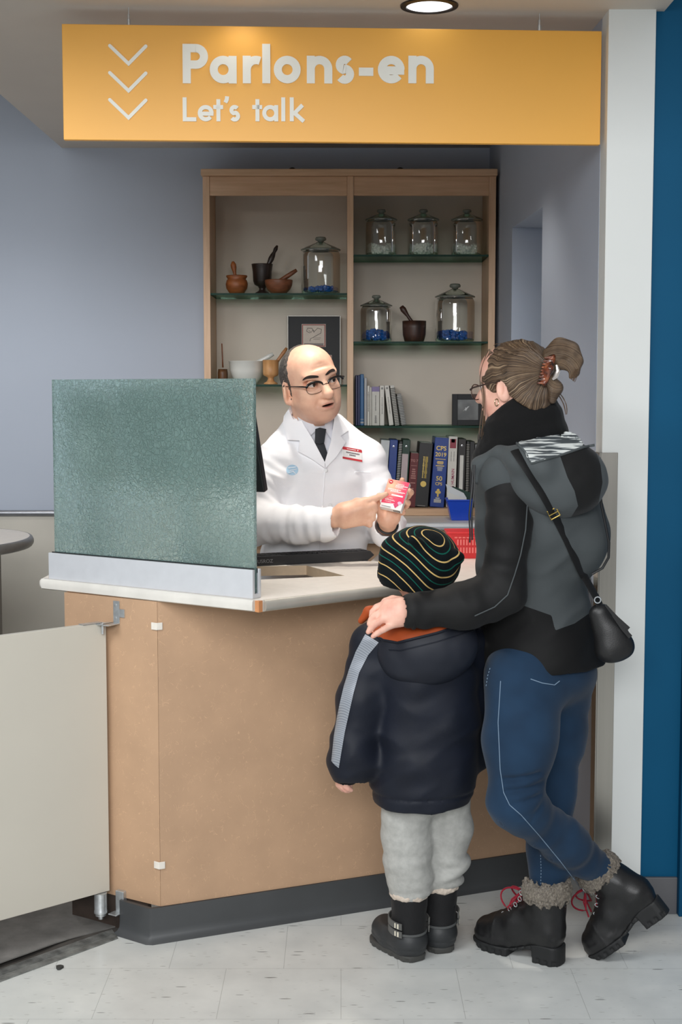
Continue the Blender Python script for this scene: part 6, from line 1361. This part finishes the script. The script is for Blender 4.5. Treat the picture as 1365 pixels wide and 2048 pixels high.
mb = MB(); rc = [c+uu_*.0125*sx+dd_*.011*sy for sx, sy in ((-1, -1), (1, -1), (1, 1), (-1, 1), (-1, -1))]; mb.tube(rc, .0022, 8); mb.tube([c-uu_*.013, c+uu_*.013], .0016, 6); mb.build('buckle', flat('brass', (206, 176, 96), .3, .9), bg, smooth=True)
mb = MB(); c = PY(1196, 1200, 3.608); mb.tube([c+np.array([.008*math.cos(a), 0, .008*math.sin(a)]) for a in np.linspace(0, 6.283, 19)], .0018, 6); mb.build('ring', M_CHROME, bg, smooth=True)
for pts in ([(1212, 1210), (1234, 1236), (1258, 1258)], [(1226, 1230), (1246, 1256), (1262, 1274)]):
    mb = MB(); mb.tube([PY(x, y, 3.592) for x, y in pts], [.003, .006, .0065], 6, flat=.3, up=(0, 1, 0)); mb.build('tassel', M_LEA, bg, smooth=True)
# ================================================================ the child
ch = thing('person', 'child seen from behind in a navy hooded jacket, striped knit hat and grey trousers', 'person', (0.2, 3.74, 0))
YK = 3.715; cside = np.array([.97, .25, 0]); CSK = WSK
KB = SDF(.04); ck = lambda x, y, d=0.0: PY(x, y, YK+d)
hcK = ck(843, 1122, .0)
KB.ell(hcK, (.070, .080, .085), 0); KB.ell(hcK+np.array([-.02, .05, -.05]), (.05, .05, .05), .03); KB.cone(hcK+np.array([0, .02, -.05]), ck(848, 1215), .045, .05, .03)
KB.ell(hcK+np.array([-.035, .092, -.045]), (.010, .014, .012), .01)
for s in (-1, 1): KB.ell(hcK+np.array([.072*s, .02, -.035]), (.008, .016, .024), .006)
kt = [ck(848, 1215), ck(848, 1280, .005), ck(850, 1400, .005), ck(848, 1520, .005), ck(850, 1600, .01)]
KB.loft(kt, [.05, .105, .115, .115, .11], [.05, .08, .09, .095, .09], cside, .03)
shK = ck(748, 1288, -.01); elK = ck(716, 1420, -.02); wrK = ck(694, 1545, -.03); shK2 = ck(940, 1280, .05); elK2 = ck(958, 1400, .06); wrK2 = ck(956, 1505, .05)
KB.chain([kt[1], shK, elK, wrK], [.05, .034, .028, .019], .02); KB.chain([kt[1], shK2, elK2, wrK2], [.05, .034, .028, .019], .02)
lk = lambda x, y, d=0.0: PY(x, y, YK-.035+d)
KB.chain([wrK, lk(690, 1560)], [.021, .019], .012); KB.chain([lk(684, 1558, .004), lk(682, 1568, .004)], [.014, .012], .01)
fingers(KB, [([lk(688, 1564, -.008), lk(692, 1572, -.012), lk(697, 1577, -.012), lk(703, 1580, -.008)], [.0090, .0080, .0074, .0064]),
             ([lk(684, 1566, -.002), lk(687, 1575, -.004), lk(692, 1580, -.003), lk(698, 1582, 0)], [.0090, .0080, .0074, .0064]),
             ([lk(680, 1565, .006), lk(682, 1574, .006), lk(687, 1579, .008), lk(692, 1580, .011)], [.0086, .0076, .0070, .0060]),
             ([lk(676, 1562, .012), lk(677, 1570, .014), lk(681, 1575, .017), lk(686, 1576, .020)], [.0078, .0070, .0064, .0056]),
             ([lk(694, 1556, .012), lk(700, 1566, .018), lk(701, 1573, .022)], [.0096, .0084, .0068])], .003)
rk = lambda x, y, d=0.0: PY(x, y, YK+.045+d)
KB.chain([wrK2, rk(957, 1520)], [.021, .018], .012)
fingers(KB, [([rk(958-3*i, 1524, .006*i), rk(960-3*i, 1533, .006*i-.004), rk(958-4*i, 1539, .006*i+.004)], [.0088, .0078, .0064]) for i in range(4)]+[([rk(964, 1516, .02), rk(967, 1526, .024), rk(966, 1533, .026)], [.0094, .0082, .0066])], .003)
ha = PZ(838, 1925, 0.0); tb_ = PZ(766, 1882, 0.0); fa = unit(tb_-ha); MA = place(fa, (0, 0, 1), ha+fa*.060); hb_ = PZ(889, 1909, 0.0); fb = unit([-.25, 1.0, 0]); MBb = place(fb, (0, 0, 1), hb_+fb*.060)
legA = np.array(MA @ Vector((-.014, 0, .19))); legB = np.array(MBb @ Vector((-.014, 0, .19)))
for q0_, q1_ in ((ck(812, 1590, .01), legA), (ck(898, 1590, .05), legB)): KB.chain([q0_, (q0_+q1_)/2, q1_, q1_+np.array([0, 0, -.10])], [.055, .036, .028, .026], .02)
sdf_obj('body', KB, .0032, CSK, ch, relax=1)
# knit hat
HT = SDF(.04); hx = unit([.30, -.62, .73])   # the crown tips back towards the viewer
hcc = ck(842, 1122, 0)
HT.ell(hcc, (.106, .104, .094), 0); HT.ell(hcc+np.array([-.02, .01, -.05]), (.085, .085, .055), .05)
HT.cone(ck(786, 1100, -.02), ck(768, 1142, -.03), .03, .008, .03)
for x, y, d, r in ((828, 1082, -.096, .0135), (910, 1110, -.060, .0120)): HT.ell(PY(x, y, YK+d), (r, r, r*.9), .010); HT.cone(PY(x+8, y+6, YK+d+.01), PY(x, y, YK+d), .016, .011, .015)
HT.op(lambda P: (1.03+.30*(P[:, 1]-YK)-P[:, 2]) , (-1, 3, .8), (1, 5, 1.2), .01, 'i')
HT.post.append(lambda P, d: d-.0035*noise3(P*20)-.0012*noise3(P*60))
cA = PY(872, 1086, YK-.075)
def hatphase(V):
    u_ = unit(np.cross(hx, [0, 0, 1])); w_ = np.cross(hx, u_); q_ = V-(hcc-hx*.0); n = np.linalg.norm(q_, axis=1); th = np.arccos(np.clip(q_@hx/n, -1, 1)); ph = np.arctan2(q_@w_, q_@u_)
    return th*(1+.12*np.sin(ph*2+.6)+.06*np.sin(ph*3))+.05*np.sin(ph+1)
km = N('striped_knit'); ph = km.attr('phase')
def band(c, w): return km.math('LESS_THAN', km.math('ABSOLUTE', km.math('SUBTRACT', ph, c)), w)
kco = km.coords('Object'); knit = km.n('TexWave', {'bands_direction': 'X'}); km.set(knit.inputs[0], kco); knit.inputs['Scale'].default_value = 130
kcol = km.ramp(km.noise(kco, 40, 2), [(.3, lin((7, 13, 16))), (.7, lin((13, 21, 25)))])
for c, w, col in ((.30, .016, (208, 176, 112)), (.48, .014, (16, 92, 78)), (.66, .017, (208, 176, 112)), (.84, .014, (16, 92, 78)), (1.0, .017, (208, 176, 112)), (1.18, .014, (16, 92, 78)), (1.36, .017, (208, 176, 112)), (1.54, .014, (16, 92, 78)), (1.74, .016, (208, 176, 112)), (2.05, .016, (208, 176, 112))): kcol = km.mix(band(c, w), kcol, lin(col))
km.bsdf(Base_Color=kcol, Roughness=.95, Sheen_Weight=.03); km.p.inputs['Specular IOR Level'].default_value = .15; km.bump(knit.outputs[1], .25, .002)
sdf_obj('knit_hat', HT, .004, km.m, ch, relax=1, attrs={'phase': hatphase})
# jacket
KJ = SDF(.06); M_NVY = cloth('navy_shell', (10, 17, 32), .6, 500, .1, .1, .1, 14, .35)
KJ.loft([ck(848, 1235, .0), ck(846, 1285, .005), ck(852, 1380, .008), ck(852, 1500, .01), ck(846, 1570, .012), ck(843, 1603, .012)], [.07, .118, .134, .140, .136, .126], [.065, .098, .115, .122, .120, .112], cside, .03, fold=.006, ff=(10, 18))
KJ.cone(kt[0]+np.array([0, 0, -.04]), shK, .05, .048, .04); KJ.cone(kt[0]+np.array([0, 0, -.04]), shK2, .05, .048, .04)
KJ.chain([shK, ck(722, 1400, -.02), ck(706, 1512, -.03), ck(704, 1536, -.03)], [.050, .057, .059, .052], .035, fold=.006, ff=(10, 26)); KJ.chain([shK2, elK2, wrK2], [.05, .048, .042], .03, fold=.005, ff=(10, 26))
KJ.cone(ck(848, 1150), ck(848, 1240), .062, .066, .01, 's')
KJ.cone(lk(700, 1540), lk(692, 1600), .034, .036, .004, 's')
KJ.post.append(lambda P, d: d-.0042*crease(np.stack([P[:, 0]*7+P[:, 2]*9, P[:, 1]*6, P[:, 2]*15-P[:, 0]*9], 1))+.004*np.exp(-((P[:, 2]-(ck(845, 1580)[2]+.02*(P[:, 0]-.2)))/.004)**2))
kj = sdf_obj('jacket', KJ, .005, M_NVY, ch, relax=1)
mb = SDF(.04); mb.chain([lk(697, 1532, .0), lk(693, 1556, .0)], [.031, .028], .0); mb.cone(lk(694, 1548), lk(690, 1590), .022, .023, .003, 's'); sdf_obj('cuff', mb, .003, cloth('black_knit_cuff', (20, 20, 22), .9, 300, .3), kj, relax=0)
sm_ = N('reflective_grey'); wv = sm_.n('TexWave', {'bands_direction': 'DIAGONAL'}); sm_.set(wv.inputs[0], sm_.coords('Object')); wv.inputs['Scale'].default_value = 90; sm_.bsdf(Base_Color=sm_.mix(wv.outputs[1], lin((124, 130, 140)), lin((158, 164, 172))), Roughness=.4, Metallic=.1)
drape('reflective_stripe', KJ, [(731, 1268), (758, 1285), (737, 1310), (719, 1345), (708, 1385), (700, 1420), (690, 1465), (684, 1500), (678, 1536), (670, 1530), (663, 1522), (668, 1472), (674, 1435), (681, 1402), (688, 1372), (698, 1340), (712, 1303)], 3.45, sm_.m, kj, step=6, off=.0004, th=.0012, sm=1)
KH = SDF(.05); kc0 = ck(856, 1296, -.075); krad = np.array([.132, .072, .100]); KA = np.array(Matrix.Rotation(R(-13), 3, 'Y'))
def khood(P):
    q_ = (P-kc0)@KA/krad; k0 = np.sqrt((q_*q_).sum(1))+1e-9; q2 = q_/krad; k1 = np.sqrt((q2*q2).sum(1))+1e-9; d = k0*(k0-1)/k1-.005*noise3(P*15+3)-.002*noise3(P*34)
    z0 = ck(862, 1256, -.13)[2]; return np.maximum(d, P[:, 2]-(z0+.60*(P[:, 1]-(YK-.13))+.22*(P[:, 0]-.235)))
KH.fn(khood, kc0-.16, kc0+.16)
def kinn(V): q_ = (V-kc0)@KA/krad; k0 = np.sqrt((q_*q_).sum(1)); return k0-.90
nh = N('navy_hood'); nh.bsdf(Base_Color=nh.mix(nh.math('LESS_THAN', nh.attr('inner'), 0.0), lin((10, 17, 32)), lin((170, 78, 34))), Roughness=.6)
hood = sdf_obj('hood', KH, .0042, nh.m, kj, relax=1, attrs={'inner': kinn})
KHU = SDF(.06); KHU.ops = KJ.ops+KH.ops
M_OR = cloth('orange_lining', (172, 76, 32), .6)
drape('orange_lining', KHU, [(740, 1262), (736, 1240), (752, 1226), (800, 1232), (860, 1226), (915, 1212), (950, 1208), (958, 1228), (945, 1240), (872, 1264), (795, 1283), (766, 1279)], 3.45, M_OR, hood, step=6, off=.001, th=.004, sm=2)
seam('hood_edge', KHU, [(752, 1272), (768, 1280), (796, 1285), (874, 1266), (946, 1242), (960, 1230)], 3.45, M_NVY, hood, .0042, .002)
seam('hood_stitch', KHU, [(778, 1300), (800, 1302), (874, 1284), (946, 1262), (956, 1254)], 3.45, M_NVY, hood, .0016, .0006)
OC = SDF(.04); OC.chain([ck(722, 1242, .02), ck(738, 1222, .015), ck(760, 1216, .02)], [.008, .012, .012], .01, fold=.004, ff=(20, 30)); sdf_obj('orange_collar', OC, .004, M_OR, kj, relax=1)
# trousers
KT = SDF(.05); M_TRS = cloth('grey_marl', (174, 174, 170), .9, 600, .2, .2, .09, 55)
l0 = [ck(812, 1585, .005), ck(813, 1680, .015), legA*.5+ck(815, 1700, .02)*.5, legA+np.array([0, 0, -.005])]; r0 = [ck(898, 1585, .05), ck(901, 1660, .06), legB*.5+ck(897, 1690, .07)*.5, legB+np.array([0, 0, -.002])]
KT.chain(l0, [.068, .062, .056, .050], .03, fold=.006, ff=(12, 24)); KT.chain(r0, [.060, .054, .046, .042], .03, fold=.006, ff=(12, 24)); KT.ell(ck(850, 1575, .02), (.10, .09, .06), .04)
def tor(x, y, d, Rr, r, tx=0.0, ty=0.0):
    c_ = ck(x, y, d)
    def f(P, c_=c_): q_ = P-c_; z = q_[:, 2]-tx*q_[:, 0]-ty*q_[:, 1]; return np.sqrt((np.sqrt(q_[:, 0]**2+q_[:, 1]**2)-Rr)**2+z*z*1.3)-r
    KT.fn(f, c_-Rr-r-.03, c_+Rr+r+.03, .016)
tor(814, 1712, .02, .044, .019, .10, .1); tor(817, 1738, .025, .043, .019, -.25, -.1); tor(821, 1760, .028, .041, .018, .1, 0); tor(823, 1779, .03, .045, .012, .05, .05)
tor(898, 1712, .075, .038, .017, -.2, 0); tor(896, 1736, .08, .042, .020, .35, .1); tor(891, 1758, .085, .041, .012, 0, 0)
trs = sdf_obj('trousers', KT, .0042, M_TRS, ch, relax=1)
# snow boots
M_FLC = cloth('cream_fleece', (206, 192, 178), .95, 260, .6, .3, .12, 60); M_STR = cloth('grey_strap', (92, 92, 90), .6); M_REF = flat('reflective_tab', (214, 208, 190), .4)
KO = smooth_poly([(-.058, 0), (-.048, .032), (-.01, .040), (.05, .045), (.10, .046), (.136, .030), (.146, 0), (.136, -.030), (.10, -.046), (.05, -.045), (-.01, -.040), (-.048, -.032)], 3)
def snow_boot(parent, M):
    F = SDF(.05); F.chain([(-.012, 0, .07), (-.014, 0, .18)], [.046, .050], .02); F.cone((-.014, 0, .12), (-.014, 0, .23), .040, .044, .003, 's'); F.op(lambda P: P[:, 2]-.174, (-.2, -.2, .1), (.2, .2, .3), 0, 'i')
    F.post.append(lambda P, d: d-.0016*noise3(P*40)); b = sdf_local('boot', F, .0038, cloth('black_nylon', (24, 24, 26), .65, 300, .2), parent, M)
    G = SDF(.05); G.chain([(-.020, 0, .040), (.05, 0, .044), (.098, 0, .040)], [.040, .046, .042], .03); G.cone((-.012, 0, .05), (-.006, 0, .080), .050, .046, .02); G.op(lambda P: np.maximum(P[:, 2]-(.074+.10*np.clip(P[:, 0], 0, .05)), .012-P[:, 2]), (-.2, -.2, -.1), (.3, .2, .3), .004, 'i')
    G.post.append(lambda P, d: d+.0022*np.exp(-((P[:, 2]-.034-.08*np.clip(P[:, 0]-.03, 0, 1))/.003)**2)); sh = sdf_local('rubber_shell', G, .0036, cloth('dark_grey_rubber', (46, 48, 50), .5, 200, .06, 0, .06, 30, .45), b, M)
    S = SDF(.05)
    def so(P): d2 = in_poly(P[:, 0], P[:, 1], KO); zb = .012*np.clip((P[:, 0]-.1)/.045, 0, 1)**2; lug = .003*(np.sin(P[:, 0]*2*math.pi/.026) > .3)*(P[:, 2] < .010); return np.maximum(np.maximum(d2+lug, P[:, 2]-.018), zb-P[:, 2])
    S.fn(so, (-.07, -.06, 0), (.155, .06, .02)); sdf_local('sole', S, .003, cloth('grey_rubber', (66, 66, 64), .6), b, M, relax=0)
    mb = MB(); mb.tube([M @ Vector((-.007+.052*math.cos(a), .0495*math.sin(a), .078+.004*math.cos(a))) for a in np.linspace(0, 6.283, 37)], .0035, 6); mb.build('shell_trim', flat('grey_trim', (84, 86, 86), .5), b, smooth=True)
    C = SDF(.04); C.fn(lambda P: np.sqrt((np.sqrt((P[:, 0]+.014)**2+P[:, 1]**2)-.0455)**2+((P[:, 2]-.178)*.8)**2)-.008-.003*noise3(P*120), (-.08, -.07, .16), (.05, .07, .197)); sdf_local('fleece_lining', C, .003, M_FLC, b, M, relax=0)
    for zz, rr_ in ((.104, .0535), (.082, .0530)):
        mb = MB(); P = [M @ Vector((-.012+rr_*math.cos(a), rr_*math.sin(a), zz+.006*math.cos(a))) for a in np.linspace(-2.2, 2.2, 25)]; up = M.to_3x3() @ Vector((0, 0, 1)); mb.tube(P, .0095, 8, flat=1.0, up=up)
        mb2 = MB()
        for p_, q_ in zip(P[:-1], P[1:]): pass
        so_ = MB(); n = len(P); vs = []
        for i, p_ in enumerate(P): a = np.linspace(-2.2, 2.2, 25)[i]; o_ = M.to_3x3() @ Vector((math.cos(a), math.sin(a), 0)); vs += [p_-up*.0085, p_+up*.0085, p_+up*.0085+o_*.003, p_-up*.0085+o_*.003]
        fs = [(i*4+j, i*4+(j+1) % 4, i*4+4+(j+1) % 4, i*4+4+j) for i in range(n-1) for j in range(4)]+[(0, 1, 2, 3), ((n-1)*4+3, (n-1)*4+2, (n-1)*4+1, (n-1)*4)]
        so_.add(vs, fs); st_ = so_.build('strap', M_STR, b, smooth=True)
        for sgn_ in (-1, 1):
            for da in (0, .16):
                a = sgn_*(2.0-da); o_ = M.to_3x3() @ Vector((math.cos(a), math.sin(a), 0)); c_ = M @ Vector((-.012+(rr_+.003)*math.cos(a), (rr_+.003)*math.sin(a), zz+.006*math.cos(a))); tq = up.cross(o_)
                t_ = MB(); t_.box((-.0022, -.0065, 0), (.0022, .0065, .0008), frame(tq, up, o_, c_)); t_.build('strap_tab', M_REF, b)
    return b
snow_boot(ch, MA); snow_boot(ch, MBb)
